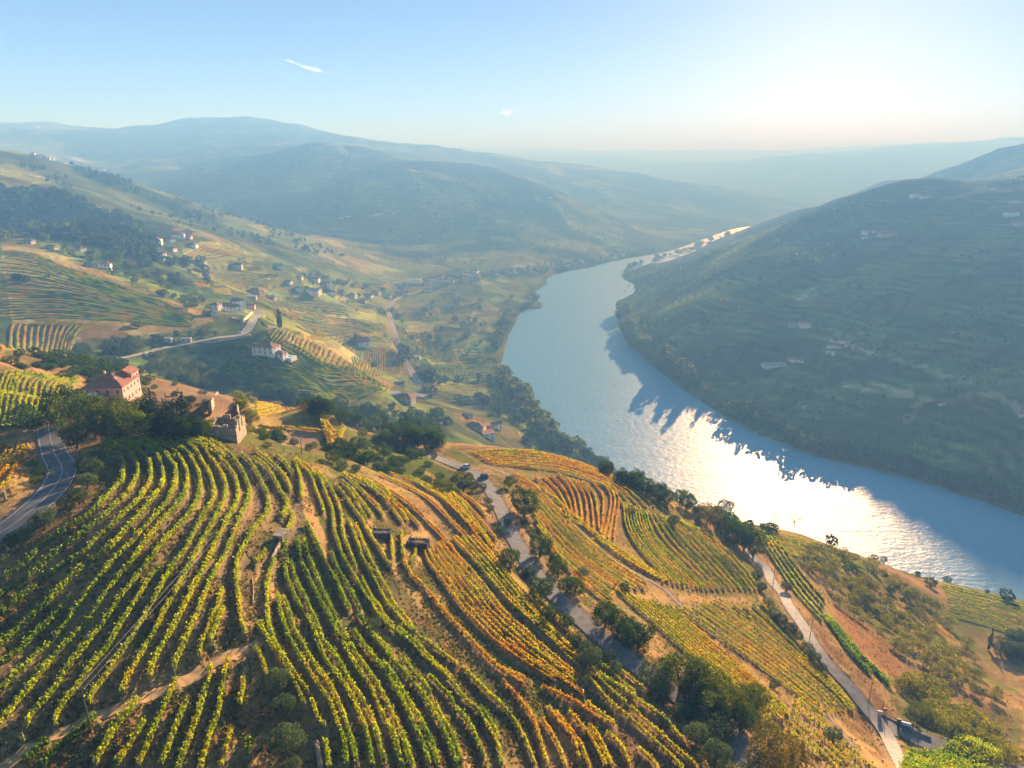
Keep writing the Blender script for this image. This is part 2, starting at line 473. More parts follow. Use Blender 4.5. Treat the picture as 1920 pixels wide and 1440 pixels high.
def mat_leaf(name, transl=0.45, var=0.25, boost=1.35):
    m = bpy.data.materials.new(name); m.use_nodes = True
    nt = m.node_tree; nt.nodes.clear(); N = nt.nodes.new; L = nt.links.new
    at = N('ShaderNodeAttribute'); at.attribute_name = 'tint'
    oi = N('ShaderNodeObjectInfo')
    mr = N('ShaderNodeMapRange'); mr.inputs['To Min'].default_value = 1 - var; mr.inputs['To Max'].default_value = 1 + var
    L(oi.outputs['Random'], mr.inputs['Value'])
    hs = N('ShaderNodeHueSaturation')
    L(at.outputs['Color'], hs.inputs['Color']); L(mr.outputs[0], hs.inputs['Value'])
    d = N('ShaderNodeBsdfDiffuse'); t = N('ShaderNodeBsdfTranslucent'); mx = N('ShaderNodeMixShader'); mx.inputs[0].default_value = transl
    g = N('ShaderNodeHueSaturation'); g.inputs['Value'].default_value = boost; g.inputs['Saturation'].default_value = 1.12
    L(hs.outputs[0], d.inputs['Color']); L(hs.outputs[0], g.inputs['Color']); L(g.outputs[0], t.inputs['Color'])
    L(d.outputs[0], mx.inputs[1]); L(t.outputs[0], mx.inputs[2])
    o = N('ShaderNodeOutputMaterial'); L(mx.outputs[0], o.inputs['Surface'])
    return m

def mat_ground(name, fine, bump=0.3, bump_scale=2.0, terr=None, plots=None):
    """land: tint attribute broken up by noise at several sizes"""
    m, nt, b = new_mat(name); N = nt.nodes.new; L = nt.links.new
    at = N('ShaderNodeAttribute'); at.attribute_name = 'tint'
    tc = N('ShaderNodeTexCoord')
    prev = at.outputs['Color']
    for sc_, amt in fine:
        n = N('ShaderNodeTexNoise'); n.inputs['Scale'].default_value = sc_; n.inputs['Detail'].default_value = 4; n.inputs['Roughness'].default_value = 0.65
        L(tc.outputs['Object'], n.inputs['Vector'])
        mr = N('ShaderNodeMapRange'); mr.inputs['From Min'].default_value = 0.3; mr.inputs['From Max'].default_value = 0.7
        mr.inputs['To Min'].default_value = 1 - amt; mr.inputs['To Max'].default_value = 1 + amt
        L(n.outputs['Fac'], mr.inputs['Value'])
        mm = N('ShaderNodeVectorMath'); mm.operation = 'SCALE'
        L(prev, mm.inputs[0]); L(mr.outputs[0], mm.inputs['Scale'])
        prev = mm.outputs[0]
    if plots:
        # plots of different crops: cells of unequal tone
        vn = N('ShaderNodeTexNoise'); vn.inputs['Scale'].default_value = plots * 1.5; L(tc.outputs['Object'], vn.inputs['Vector'])
        vm = N('ShaderNodeVectorMath'); vm.operation = 'MULTIPLY_ADD'; vm.inputs[1].default_value = (0.5 / plots,) * 3; L(vn.outputs['Color'], vm.inputs[0]); L(tc.outputs['Object'], vm.inputs[2])
        vo = N('ShaderNodeTexVoronoi'); vo.inputs['Scale'].default_value = plots; L(vm.outputs[0], vo.inputs['Vector'])
        sp_ = N('ShaderNodeSeparateColor'); L(vo.outputs['Color'], sp_.inputs[0])
        mp_ = N('ShaderNodeMapRange'); mp_.inputs['To Min'].default_value = 0.62; mp_.inputs['To Max'].default_value = 1.5; L(sp_.outputs[0], mp_.inputs['Value'])
        sv = N('ShaderNodeVectorMath'); sv.operation = 'SCALE'; L(prev, sv.inputs[0]); L(mp_.outputs[0], sv.inputs['Scale'])
        gm = N('ShaderNodeMix'); gm.data_type = 'RGBA'; gm.blend_type = 'MULTIPLY'; gm.inputs[0].default_value = 1.0
        cr = N('ShaderNodeValToRGB'); cr.color_ramp.elements[0].color = (1.12, 0.98, 0.8, 1); cr.color_ramp.elements[1].color = (0.86, 1.06, 0.9, 1); L(sp_.outputs[1], cr.inputs['Fac'])
        L(sv.outputs[0], gm.inputs[6]); L(cr.outputs['Color'], gm.inputs[7])
        prev = gm.outputs[2]
    if terr:
        # terrace banks: level bands of paler earth, broken up by noise
        sx = N('ShaderNodeSeparateXYZ'); L(tc.outputs['Object'], sx.inputs[0])
        nn = N('ShaderNodeTexNoise'); nn.inputs['Scale'].default_value = 0.012; nn.inputs['Detail'].default_value = 3; L(tc.outputs['Object'], nn.inputs['Vector'])
        ma = N('ShaderNodeMath'); ma.operation = 'MULTIPLY_ADD'; ma.inputs[1].default_value = 14.0; L(nn.outputs['Fac'], ma.inputs[0]); L(sx.outputs['Z'], ma.inputs[2])
        mb_ = N('ShaderNodeMath'); mb_.operation = 'MULTIPLY'; mb_.inputs[1].default_value = 2 * math.pi / terr[0]; L(ma.outputs[0], mb_.inputs[0])
        sn = N('ShaderNodeMath'); sn.operation = 'SINE'; L(mb_.outputs[0], sn.inputs[0])
        n3 = N('ShaderNodeTexNoise'); n3.inputs['Scale'].default_value = 0.02; n3.inputs['Detail'].default_value = 4; L(tc.outputs['Object'], n3.inputs['Vector'])
        m3 = N('ShaderNodeMapRange'); m3.inputs['From Min'].default_value = 0.45; m3.inputs['From Max'].default_value = 0.62; m3.inputs['To Max'].default_value = terr[1]; L(n3.outputs['Fac'], m3.inputs['Value'])
        m4 = N('ShaderNodeMath'); m4.operation = 'MULTIPLY_ADD'; m4.inputs[2].default_value = 1.0; L(sn.outputs[0], m4.inputs[0]); L(m3.outputs[0], m4.inputs[1])
        vs_ = N('ShaderNodeVectorMath'); vs_.operation = 'SCALE'; L(prev, vs_.inputs[0]); L(m4.outputs[0], vs_.inputs['Scale'])
        prev = vs_.outputs[0]
    L(prev, b.inputs['Base Color'])
    b.inputs['Roughness'].default_value = 1.0; b.inputs['Specular IOR Level'].default_value = 0.0
    n = N('ShaderNodeTexNoise'); n.inputs['Scale'].default_value = bump_scale; n.inputs['Detail'].default_value = 6; n.inputs['Roughness'].default_value = 0.7
    L(tc.outputs['Object'], n.inputs['Vector'])
    bp = N('ShaderNodeBump'); bp.inputs['Strength'].default_value = bump; bp.inputs['Distance'].default_value = 1.0 / bump_scale
    L(n.outputs['Fac'], bp.inputs['Height']); L(bp.outputs[0], b.inputs['Normal'])
    return m

M_NEAR = mat_ground('dry_grass_and_soil', [(0.35, 0.18), (2.2, 0.3), (9.0, 0.25)], 0.6, 3.0)
M_MID = mat_ground('hillside', [(0.03, 0.2), (0.2, 0.28), (0.9, 0.2)], 0.5, 0.35, (3.2, 0.30), 0.02)
M_OPP = mat_ground('opposite_hillside', [(0.012, 0.3), (0.08, 0.3), (0.4, 0.25)], 0.6, 0.2, (7.0, 0.45), 0.014)
M_FAR = mat_ground('far_hillside', [(0.004, 0.25), (0.02, 0.3), (0.09, 0.3)], 0.6, 0.04, (16.0, 0.25), 0.0045)
M_LEAF = mat_leaf('vine_leaf', 0.58, 0.0, 1.75)
M_TREE = mat_leaf('tree_leaf', 0.42, 0.2)
M_BARK = mat_plain('bark', (0.10, 0.075, 0.055), 0.95, noise=0.4, scale=4)
M_WOOD = mat_plain('grey_wood', (0.20, 0.18, 0.155), 0.9, noise=0.3, scale=3)
M_ASPHALT = mat_plain('asphalt', (0.185, 0.178, 0.168), 0.85, noise=0.25, scale=0.8, spec=0.2)
M_ASPHALT_DARK = mat_plain('dark_asphalt', (0.125, 0.125, 0.125), 0.85, noise=0.25, scale=0.8, spec=0.2)
M_ASPHALT_PALE = mat_plain('worn_asphalt', (0.34, 0.31, 0.27), 0.9, noise=0.2, scale=0.7, spec=0.2)
M_PAINT = mat_plain('white_road_paint', (0.50, 0.50, 0.48), 0.7, noise=0.15, scale=2)
M_TRACK = mat_plain('beaten_earth', (0.42, 0.26, 0.11), 0.95, noise=0.35, scale=1.4)
M_TRACK_DARK = mat_plain('grey_earth', (0.19, 0.135, 0.085), 0.95, noise=0.3, scale=0.6)
M_GRAVEL = mat_plain('ballast', (0.40, 0.35, 0.29), 0.95, noise=0.3, scale=0.8)
M_STEEL = mat_plain('rail_steel', (0.35, 0.32, 0.30), 0.5, 0.7)

# ------------------------------------------------------------------ roads: cut into the land, then paved
ROADS = []
def plan_road(name, pp, width, mat, cut=1.0, step=2.0, smooth_z=6, label=None, kind='structure'):
    g = spline(ground(pp), step=step)
    z = g[:, 2].copy()
    for _ in range(smooth_z):
        z[1:-1] = 0.25 * z[:-2] + 0.5 * z[1:-1] + 0.25 * z[2:]
    g[:, 2] = z
    ROADS.append(dict(name=name, path=g, width=width, mat=mat))
    if cut:
        hw = width / 2
        lo, hi = g[:, :2].min(0) - 12, g[:, :2].max(0) + 12
        m = (XG > lo[0]) & (XG < hi[0]) & (YG > lo[1]) & (YG < hi[1])
        if m.any():
            d, rz = dist_polyline(XG[m], YG[m], g, with_t=True)
            w = 1 - sstep(hw + 0.5, hw + 0.5 + max(3.0, hw), d)
            cell = RG[m] * (_lv[1] - _lv[0])
            ZG[m] = ZG[m] * (1 - w) + (rz - 0.05) * w
    return g

P_MAIN = [(752, 836), (800, 852), (838, 866), (880, 883), (909, 905), (925, 930), (943, 965), (958, 1000), (984, 1045), (1000, 1072), (1037, 1113), (1057, 1132), (1080, 1153), (1128, 1195), (1180, 1238), (1225, 1272), (1268, 1303), (1325, 1345), (1380, 1390), (1400, 1425), (1412, 1470)]
P_LEFT = [(82, 770), (88, 785), (91, 800), (95, 825), (103, 852), (114, 870), (117, 884), (112, 898), (102, 915), (83, 935), (64, 952), (33, 977), (0, 1000), (-45, 1030), (-110, 1070)]
P_LANE = [(1400, 1022), (1410, 1040), (1437, 1070), (1447, 1090), (1467, 1113), (1480, 1137), (1510, 1180), (1520, 1200), (1547, 1237), (1573, 1267), (1597, 1293), (1623, 1327), (1642, 1350), (1665, 1387), (1687, 1427), (1705, 1460)]
P_BRANCH = [(1650, 1357), (1690, 1372), (1735, 1390), (1790, 1410), (1860, 1432), (1940, 1450)]
P_MID = [(225, 672), (267, 663), (300, 654), (350, 644), (400, 634), (450, 628), (467, 614), (474, 601), (485, 591), (481, 582)]
P_RAIL = [(800, 738), (784, 716), (772, 698), (758, 672), (749, 652), (740, 625), (732, 599), (727, 579), (735, 567), (755, 555), (784, 547), (819, 535), (845, 527)]
P_DIRT = [(-30, 1460), (8, 1438), (50, 1413), (100, 1387), (150, 1363), (217, 1333), (267, 1310), (317, 1290), (363, 1268), (405, 1245), (438, 1228), (472, 1217), (490, 1206)]
P_TRACK = [(905, 872), (943, 887), (1000, 917), (1047, 953), (1100, 1010), (1160, 1057), (1243, 1103), (1277, 1137), (1360, 1197), (1430, 1243), (1493, 1287), (1550, 1340), (1600, 1400)]
P_FARM = [(500, 612), (530, 622), (548, 640), (560, 656)]
G_MAIN = plan_road('main_road', P_MAIN, 3.3, M_ASPHALT)
G_LEFT = plan_road('marked_road', P_LEFT, 5.0, M_ASPHALT_DARK)
G_LANE = plan_road('lane', P_LANE, 2.9, M_ASPHALT_PALE)
G_BRANCH = plan_road('lane_branch', P_BRANCH, 5.0, M_ASPHALT)
G_MID = plan_road('hill_road', P_MID, 7.0, M_ASPHALT_PALE, step=4)
G_RAIL = plan_road('railway_bed', P_RAIL, 9.0, M_GRAVEL, step=8)
G_DIRT = plan_road('dirt_track', P_DIRT, 1.5, M_TRACK, cut=0, step=1.0)
G_TRACK = plan_road('vineyard_track', P_TRACK, 1.25, M_TRACK_DARK, cut=0, step=1.5)
G_FARM = plan_road('farm_track', P_FARM, 6.0, M_ASPHALT_PALE, cut=0, step=4)

def ribbon(name, path, half, lift, mat, side=0.0, nacross=3, dash=None, follow=False, kind='structure', parent=None, ragged=0.0):
    P = path[:, :2]
    t = np.gradient(P, axis=0); t /= np.linalg.norm(t, axis=1)[:, None] + 1e-9
    nrm = np.stack([-t[:, 1], t[:, 0]], 1)
    us = np.linspace(-1, 1, nacross)
    hw = half * np.ones(len(P))
    V = []
    for u in us:
        rg = hw * (1 + ragged * vnoise(np.arange(len(P)) * 0.5 + 50 * u, np.zeros(len(P)) + u * 9, 5)) if ragged else hw
        q = P + nrm * (side + u * rg)[:, None] if np.ndim(side + u * rg) else P + nrm * (side + u * rg)
        z = height(q[:, 0], q[:, 1]) if follow else path[:, 2]
        V.append(np.column_stack([q, z + lift]))
    V = np.stack(V, 1)
    n = len(P)
    idx = np.arange(n * nacross).reshape(n, nacross)
    Q = np.stack([idx[:-1, :-1], idx[:-1, 1:], idx[1:, 1:], idx[1:, :-1]], -1)
    if dash:
        keep = (np.arange(n - 1) // dash) % 2 == 0
        Q = Q[keep]
    me = np_mesh(name, V.reshape(-1, 3), Q.reshape(-1, 4), mat, smooth=True)
    o = link(name, me, parent)
    if kind and parent is None: o['kind'] = kind
    return o

# ------------------------------------------------------------------ what the land is covered with (reflectance)
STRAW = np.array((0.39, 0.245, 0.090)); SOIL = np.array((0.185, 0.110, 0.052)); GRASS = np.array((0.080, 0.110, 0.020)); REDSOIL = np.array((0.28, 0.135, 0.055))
FOREST = np.array((0.042, 0.064, 0.024)); OLIVE = np.array((0.18, 0.22, 0.05)); SCRUB = np.array((0.085, 0.105, 0.032)); GOLD = np.array((0.34, 0.325, 0.062)); PALE = np.array((0.36, 0.29, 0.16))
N1 = fbm(XG / 9.0, YG / 9.0, 4, 31); N2 = fbm(XG / 30.0, YG / 30.0, 3, 33); N3 = fbm(XG / 2.4, YG / 2.4, 3, 35); N4 = fbm(XG / 140.0, YG / 140.0, 4, 37); N5 = fbm(XG / 520.0, YG / 520.0, 4, 39)
TINT = np.empty(XG.shape + (3,))
def mixin(c, w):
    global TINT
    w = np.clip(w, 0, 1)[..., None]
    TINT = TINT * (1 - w) + np.asarray(c) * w
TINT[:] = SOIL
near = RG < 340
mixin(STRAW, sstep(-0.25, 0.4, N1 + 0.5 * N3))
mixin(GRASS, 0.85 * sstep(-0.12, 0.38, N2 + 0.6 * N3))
# middle and far country
mid = sstep(300, 380, RG)
TM = np.empty_like(TINT); _keep = TINT
TINT = TM; TINT[:] = OLIVE
mixin(SCRUB, sstep(-0.1, 0.3, N4 + 0.4 * N2))
mixin(STRAW * 0.75, 0.6 * sstep(0.2, 0.5, fbm(XG / 75, YG / 75, 3, 41)))
mixin(FOREST, sstep(0.05, 0.25, fbm(XG / 110, YG / 110, 4, 43)) * 0.9)
far_w = sstep(1000, 1900, RG)
TF = TINT.copy(); _mid = TINT
TINT = TF; TINT[:] = np.array((0.085, 0.10, 0.04))
mixin(FOREST, sstep(-0.05, 0.2, N5 + 0.35 * N4))
mixin(OLIVE * 0.9, 0.85 * sstep(0.1, 0.3, fbm(XG / 330, YG / 330, 4, 45)))
mixin(GOLD * 0.8, 0.8 * sstep(0.16, 0.3, fbm(XG / 260, YG / 200, 4, 47)))
TF = TINT
TINT = _keep * (1 - mid[..., None]) + (_mid * (1 - far_w[..., None]) + TF * far_w[..., None]) * mid[..., None]

_front = np.abs(AZG) < R(60)
def zone(pp, c, w=1.0, noise=0.0, z=None, seed=60, scale=12.0, edge=0.0):
    """paint a patch of land outlined at pixels of the photograph"""
    poly = [tuple(q[:2]) for q in ground(pp)] if z is None else px_ground(z, pp)
    xs = [p[0] for p in poly]; ys = [p[1] for p in poly]
    m = (XG > min(xs)) & (XG < max(xs)) & (YG > min(ys)) & (YG < max(ys))
    if not m.any(): return
    x, y = XG[m], YG[m]
    if edge:
        x = x + edge * vnoise(x / (edge * 3), y / (edge * 3), seed); y = y + edge * vnoise(x / (edge * 3) + 40, y / (edge * 3), seed + 1)
    ins = in_poly(x, y, poly).astype(float) * w
    if noise:
        ins = ins * np.clip(1 - noise * (0.5 + fbm(x / scale, y / scale, 3, seed)), 0, 1)
    t = TINT[m]; t += ins[:, None] * (np.asarray(c) - t); TINT[m] = t
def strip(path, half, c, w=1.0, feather=0.5):
    lo, hi = path[:, :2].min(0) - half - 4, path[:, :2].max(0) + half + 4
    m = (XG > lo[0]) & (XG < hi[0]) & (YG > lo[1]) & (YG < hi[1])
    if not m.any(): return
    d = dist_polyline(XG[m], YG[m], path) + 0.4 * N3[m]
    a = (w * (1 - sstep(half, half + feather, d)))[:, None]
    TINT[m] = TINT[m] * (1 - a) + np.asarray(c) * a
def pstrip(pp, half, c, w=1.0, feather=0.5):
    strip(spline(ground(pp), step=1.5), half, c, w, feather)

DARKSOIL = np.array((0.105, 0.085, 0.045)); VG = np.array((0.075, 0.10, 0.022))
# near hill
zone([(0, 1440), (0, 1050), (190, 850), (480, 850), (560, 960), (480, 1210), (200, 1330), (0, 1430)], (0.20, 0.145, 0.065), 0.55, 0.9, scale=5)
zone([(230, 860), (480, 855), (540, 960), (470, 1120), (400, 1200), (250, 1280), (190, 1200), (280, 1000)], DARKSOIL * 1.2, 0.55, 0.8, scale=6, seed=62)
zone([(500, 1020), (640, 980), (760, 1060), (950, 1300), (1000, 1440), (600, 1440), (480, 1200)], DARKSOIL * 1.1, 0.6, 0.8, scale=5, seed=63)
zone([(640, 860), (800, 900), (930, 1010), (1060, 1180), (1230, 1330), (1100, 1300), (900, 1180), (760, 1000)], (0.30, 0.18, 0.085), 0.65, 0.8, scale=5, seed=64)
zone([(860, 845), (1000, 850), (1290, 950), (1420, 1060), (1560, 1290), (1650, 1440), (1480, 1440), (1280, 1260), (1100, 1120), (990, 970), (930, 890)], (0.27, 0.205, 0.07), 0.7, 0.7, scale=5, seed=65)
zone([(1420, 1010), (1600, 1040), (1760, 1090), (1920, 1140), (1920, 1440), (1800, 1440), (1640, 1300), (1510, 1150)], (0.30, 0.20, 0.085), 0.65, 0.9, scale=8, seed=66)
zone([(1450, 985), (1560, 1010), (1660, 1060), (1600, 1090), (1480, 1050)], VG * 1.6, 0.7, 0.6, scale=6, seed=67)
zone([(1760, 1095), (1920, 1130), (1920, 1210), (1800, 1170)], VG * 1.5, 0.8, 0.4, seed=68)
zone([(1500, 1070), (1530, 1080), (1700, 1310), (1660, 1320), (1520, 1150)], STRAW, 0.7, 0.5, seed=69)
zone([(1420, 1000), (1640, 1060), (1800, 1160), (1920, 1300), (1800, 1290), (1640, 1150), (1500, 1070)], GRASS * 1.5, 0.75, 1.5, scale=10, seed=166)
zone([(1560, 1130), (1640, 1180), (1720, 1290), (1660, 1260), (1580, 1190)], REDSOIL, 0.8, 0.3, seed=70)
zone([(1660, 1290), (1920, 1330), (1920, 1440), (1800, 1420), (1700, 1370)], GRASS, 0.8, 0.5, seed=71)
zone([(460, 745), (560, 760), (660, 805), (560, 815), (470, 800)], (0.34, 0.25, 0.07), 0.8, 0.4, scale=6, seed=72)
zone([(510, 812), (560, 810), (610, 815), (590, 835), (530, 835)], (0.36, 0.23, 0.14), 0.95, 0.2, seed=73)
zone([(400, 740), (450, 745), (445, 810), (400, 810)], (0.27, 0.175, 0.10), 0.95, 0.2, seed=74)
zone([(280, 728), (410, 733), (395, 770), (290, 765)], (0.20, 0.135, 0.08), 0.9, 0.3, seed=75)
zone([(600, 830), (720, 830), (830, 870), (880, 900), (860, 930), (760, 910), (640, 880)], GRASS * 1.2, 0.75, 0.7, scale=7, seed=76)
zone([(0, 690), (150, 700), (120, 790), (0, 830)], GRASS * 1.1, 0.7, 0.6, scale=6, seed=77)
zone([(0, 838), (60, 838), (85, 870), (60, 920), (0, 985)], (0.40, 0.26, 0.08), 0.75, 0.5, scale=5, seed=78)
for pp, hw in (([(735, 1060), (760, 1090), (800, 1135), (830, 1165), (870, 1205), (905, 1240), (940, 1265)], 0.9), ([(960, 1300), (990, 1340), (1020, 1380), (1055, 1450)], 1.0),
               ([(640, 1100), (652, 1125), (668, 1152)], 0.8), ([(790, 1000), (775, 1020), (770, 1050)], 1.8), ([(512, 1030), (500, 1060), (498, 1110), (488, 1165), (500, 1200)], 1.3),
               ([(555, 872), (570, 895), (578, 930), (583, 965), (600, 1010), (615, 1050)], 1.0), ([(738, 1250), (790, 1305), (845, 1385), (880, 1445)], 0.5),
               ([(655, 905), (680, 955), (700, 995), (735, 1060)], 0.8), ([(820, 925), (860, 960), (890, 1010)], 1.2), ([(790, 880), (850, 920), (900, 1000), (960, 1080), (1060, 1190)], 0.7),
               ([(1040, 1120), (1150, 1115), (1270, 1120), (1400, 1125)], 0.7), ([(1490, 1290), (1560, 1345), (1640, 1430)], 1.4), ([(1430, 1120), (1445, 1160), (1480, 1200)], 1.0)):
    pstrip(pp, hw, STRAW * 1.05, 0.9)
for pp in ([(455, 1215), (440, 1170), (428, 1120), (432, 1070), (455, 1020), (480, 985)], [(500, 960), (492, 920), (470, 880)], [(545, 1000), (552, 960), (548, 920)]):
    pstrip(pp, 1.3, (0.17, 0.125, 0.08), 0.8)
for g, hw in ((G_MAIN, 3.0), (G_LEFT, 3.4), (G_LANE, 2.4)):
    strip(g, hw, (0.30, 0.20, 0.11), 0.75, 1.5)
strip(G_TRACK, 1.3, (0.20, 0.145, 0.09), 0.7, 0.6)
strip(G_DIRT, 2.0, STRAW, 0.7, 1.2)
# terraced hillside, knoll, hillside village
zone([(0, 455), (60, 460), (180, 500), (270, 545), (350, 575), (400, 600), (340, 622), (250, 628), (140, 642), (0, 662)], (0.31, 0.225, 0.085), 0.9, 0.35, scale=30, seed=80)
zone([(100, 520), (260, 540), (390, 600), (330, 620), (250, 610), (150, 560)], (0.19, 0.165, 0.06), 0.6, 0.3, scale=30, seed=81)
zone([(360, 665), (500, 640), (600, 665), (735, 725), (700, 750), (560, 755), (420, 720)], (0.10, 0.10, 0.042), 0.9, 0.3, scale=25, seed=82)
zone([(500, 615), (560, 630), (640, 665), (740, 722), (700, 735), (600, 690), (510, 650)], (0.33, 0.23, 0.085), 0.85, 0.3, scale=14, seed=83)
zone([(340, 470), (420, 455), (500, 478), (470, 500), (360, 495)], GOLD, 0.85, 0.3, seed=84); zone([(380, 500), (500, 500), (510, 540), (440, 545), (390, 520)], GOLD * 0.85, 0.8, 0.4, seed=85)
zone([(0, 305), (60, 318), (110, 345), (60, 352), (0, 345)], GOLD * 0.8, 0.85, 0.3, scale=40, seed=86); zone([(0, 340), (50, 350), (70, 362), (0, 362)], GOLD, 0.9, 0.2, scale=40, seed=87)
zone([(0, 362), (100, 368), (240, 420), (290, 460), (260, 495), (140, 450), (0, 420)], FOREST, 0.95, 0.1, seed=88)
zone([(540, 455), (640, 475), (770, 512), (700, 515), (600, 490)], PALE, 0.7, 0.6, scale=60, seed=89); zone([(640, 480), (720, 495), (765, 512), (700, 512)], GOLD, 0.7, 0.4, scale=60, seed=90)
# terraces and fields towards the river
zone([(520, 575), (640, 575), (740, 610), (740, 690), (650, 680), (560, 620)], (0.24, 0.21, 0.075), 0.85, 0.5, scale=30, seed=91)
zone([(650, 655), (745, 640), (770, 690), (720, 700), (660, 685)], (0.30, 0.21, 0.09), 0.8, 0.3, seed=92)
zone([(660, 577), (705, 575), (705, 605), (665, 603)], GOLD * 0.9, 0.8, 0.2, seed=93)
zone([(800, 722), (935, 718), (955, 748), (815, 752)], GOLD * 0.95, 0.95, 0.3, scale=20, z=12, seed=94)
zone([(800, 682), (868, 684), (880, 712), (815, 712)], (0.24, 0.25, 0.055), 0.95, 0.2, z=12, seed=95)
zone([(850, 655), (935, 660), (942, 705), (880, 712)], (0.26, 0.25, 0.07), 0.95, 0.25, z=11, seed=96)
zone([(760, 630), (815, 622), (815, 670), (775, 672)], (0.22, 0.20, 0.07), 0.85, 0.3, z=20, seed=97)
zone([(745, 585), (810, 578), (845, 600), (760, 605)], (0.20, 0.19, 0.065), 0.8, 0.3, z=20, seed=98)
zone([(810, 578), (905, 562), (960, 580), (930, 600), (840, 602)], (0.33, 0.27, 0.14), 0.85, 0.4, scale=30, z=13, seed=99)
zone([(900, 530), (985, 528), (995, 545), (905, 548)], GOLD * 0.9, 0.85, 0.3, z=12, seed=100)
zone([(640, 548), (700, 550), (690, 560), (645, 558)], GOLD, 0.8, 0.2, seed=101)
zone([(810, 610), (940, 605), (935, 650), (830, 650)], (0.15, 0.15, 0.06), 0.8, 0.6, scale=25, z=12, seed=102)
_fr = np.random.default_rng(9); FIELD_Q = []
for k in range(92):
    x, y = (_fr.uniform(545, 935), _fr.uniform(528, 700)) if k < 50 else (_fr.uniform(250, 700), _fr.uniform(430, 548)) if k < 76 else (_fr.uniform(0, 330), _fr.uniform(300, 372))
    if y > 640 and x < 640 or (k >= 50 and y < 0.30 * x + 330): continue
    if 700 < x < 770 and 560 < y < 700: continue
    sx, sy = _fr.uniform(14, 34) * max(0.45, 0.6 + (y - 520) / 260), _fr.uniform(4, 9) * max(0.4, 0.6 + (y - 520) / 220)
    a = _fr.uniform(-0.25, 0.25)
    q = [(x + cx * sx + a * cyy * sy * 3, y + cyy * sy + a * cx * sx * 0.3) for cx, cyy in ((-1, -1), (1, -1), (1, 1), (-1, 1))]
    FIELD_Q.append((q, k))
    zone(q, [GOLD * 1.15, GOLD, (0.22, 0.27, 0.06), (0.17, 0.22, 0.05), (0.38, 0.30, 0.14), (0.28, 0.32, 0.07)][k % 6], 0.9, 0.3, scale=20, seed=120 + k)
# right bank face: dark scrubby terraces, pale strips
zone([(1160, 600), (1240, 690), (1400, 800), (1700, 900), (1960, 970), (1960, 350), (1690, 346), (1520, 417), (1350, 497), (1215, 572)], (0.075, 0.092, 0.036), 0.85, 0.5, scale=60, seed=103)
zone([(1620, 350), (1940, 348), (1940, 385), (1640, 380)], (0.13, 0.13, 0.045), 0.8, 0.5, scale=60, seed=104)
for pp, w in (([(1560, 640), (1660, 668), (1760, 700), (1820, 715)], 3.0), ([(1700, 790), (1730, 752), (1790, 752)], 2.5), ([(1800, 750), (1840, 738), (1895, 755), (1915, 775)], 3.0), ([(1495, 565), (1525, 540)], 2.0), ([(1590, 720), (1700, 738)], 6.0)):
    pstrip(pp, w * 1.3, (0.40, 0.32, 0.22), 0.85, 2.0)
pstrip([(770, 318), (785, 335), (790, 345), (815, 358), (830, 368)], 12, PALE * 1.1, 0.9, 8)
pstrip([(830, 372), (880, 395), (920, 405)], 10, PALE, 0.7, 8); pstrip([(70, 285), (110, 300), (150, 315)], 14, PALE, 0.7, 8); pstrip([(60, 255), (90, 265), (130, 285), (170, 310)], 16, PALE, 0.8, 10)
pstrip([(1060, 400), (1110, 425), (1160, 445)], 16, PALE, 0.8, 12); pstrip([(1010, 375), (1060, 400)], 12, PALE, 0.6, 10)
# strip of mud and grass at the water's edge
_w = (~_rin & (_rd < 14))
TINT[_w] = TINT[_w] * 0.4 + np.array((0.06, 0.07, 0.03)) * 0.6

ROW_SPLAT = []          # filled by the vine rows: (points, half width, colour)
def splat(pts, half, c, w):
    ROW_SPLAT.append((pts, half, c, w))

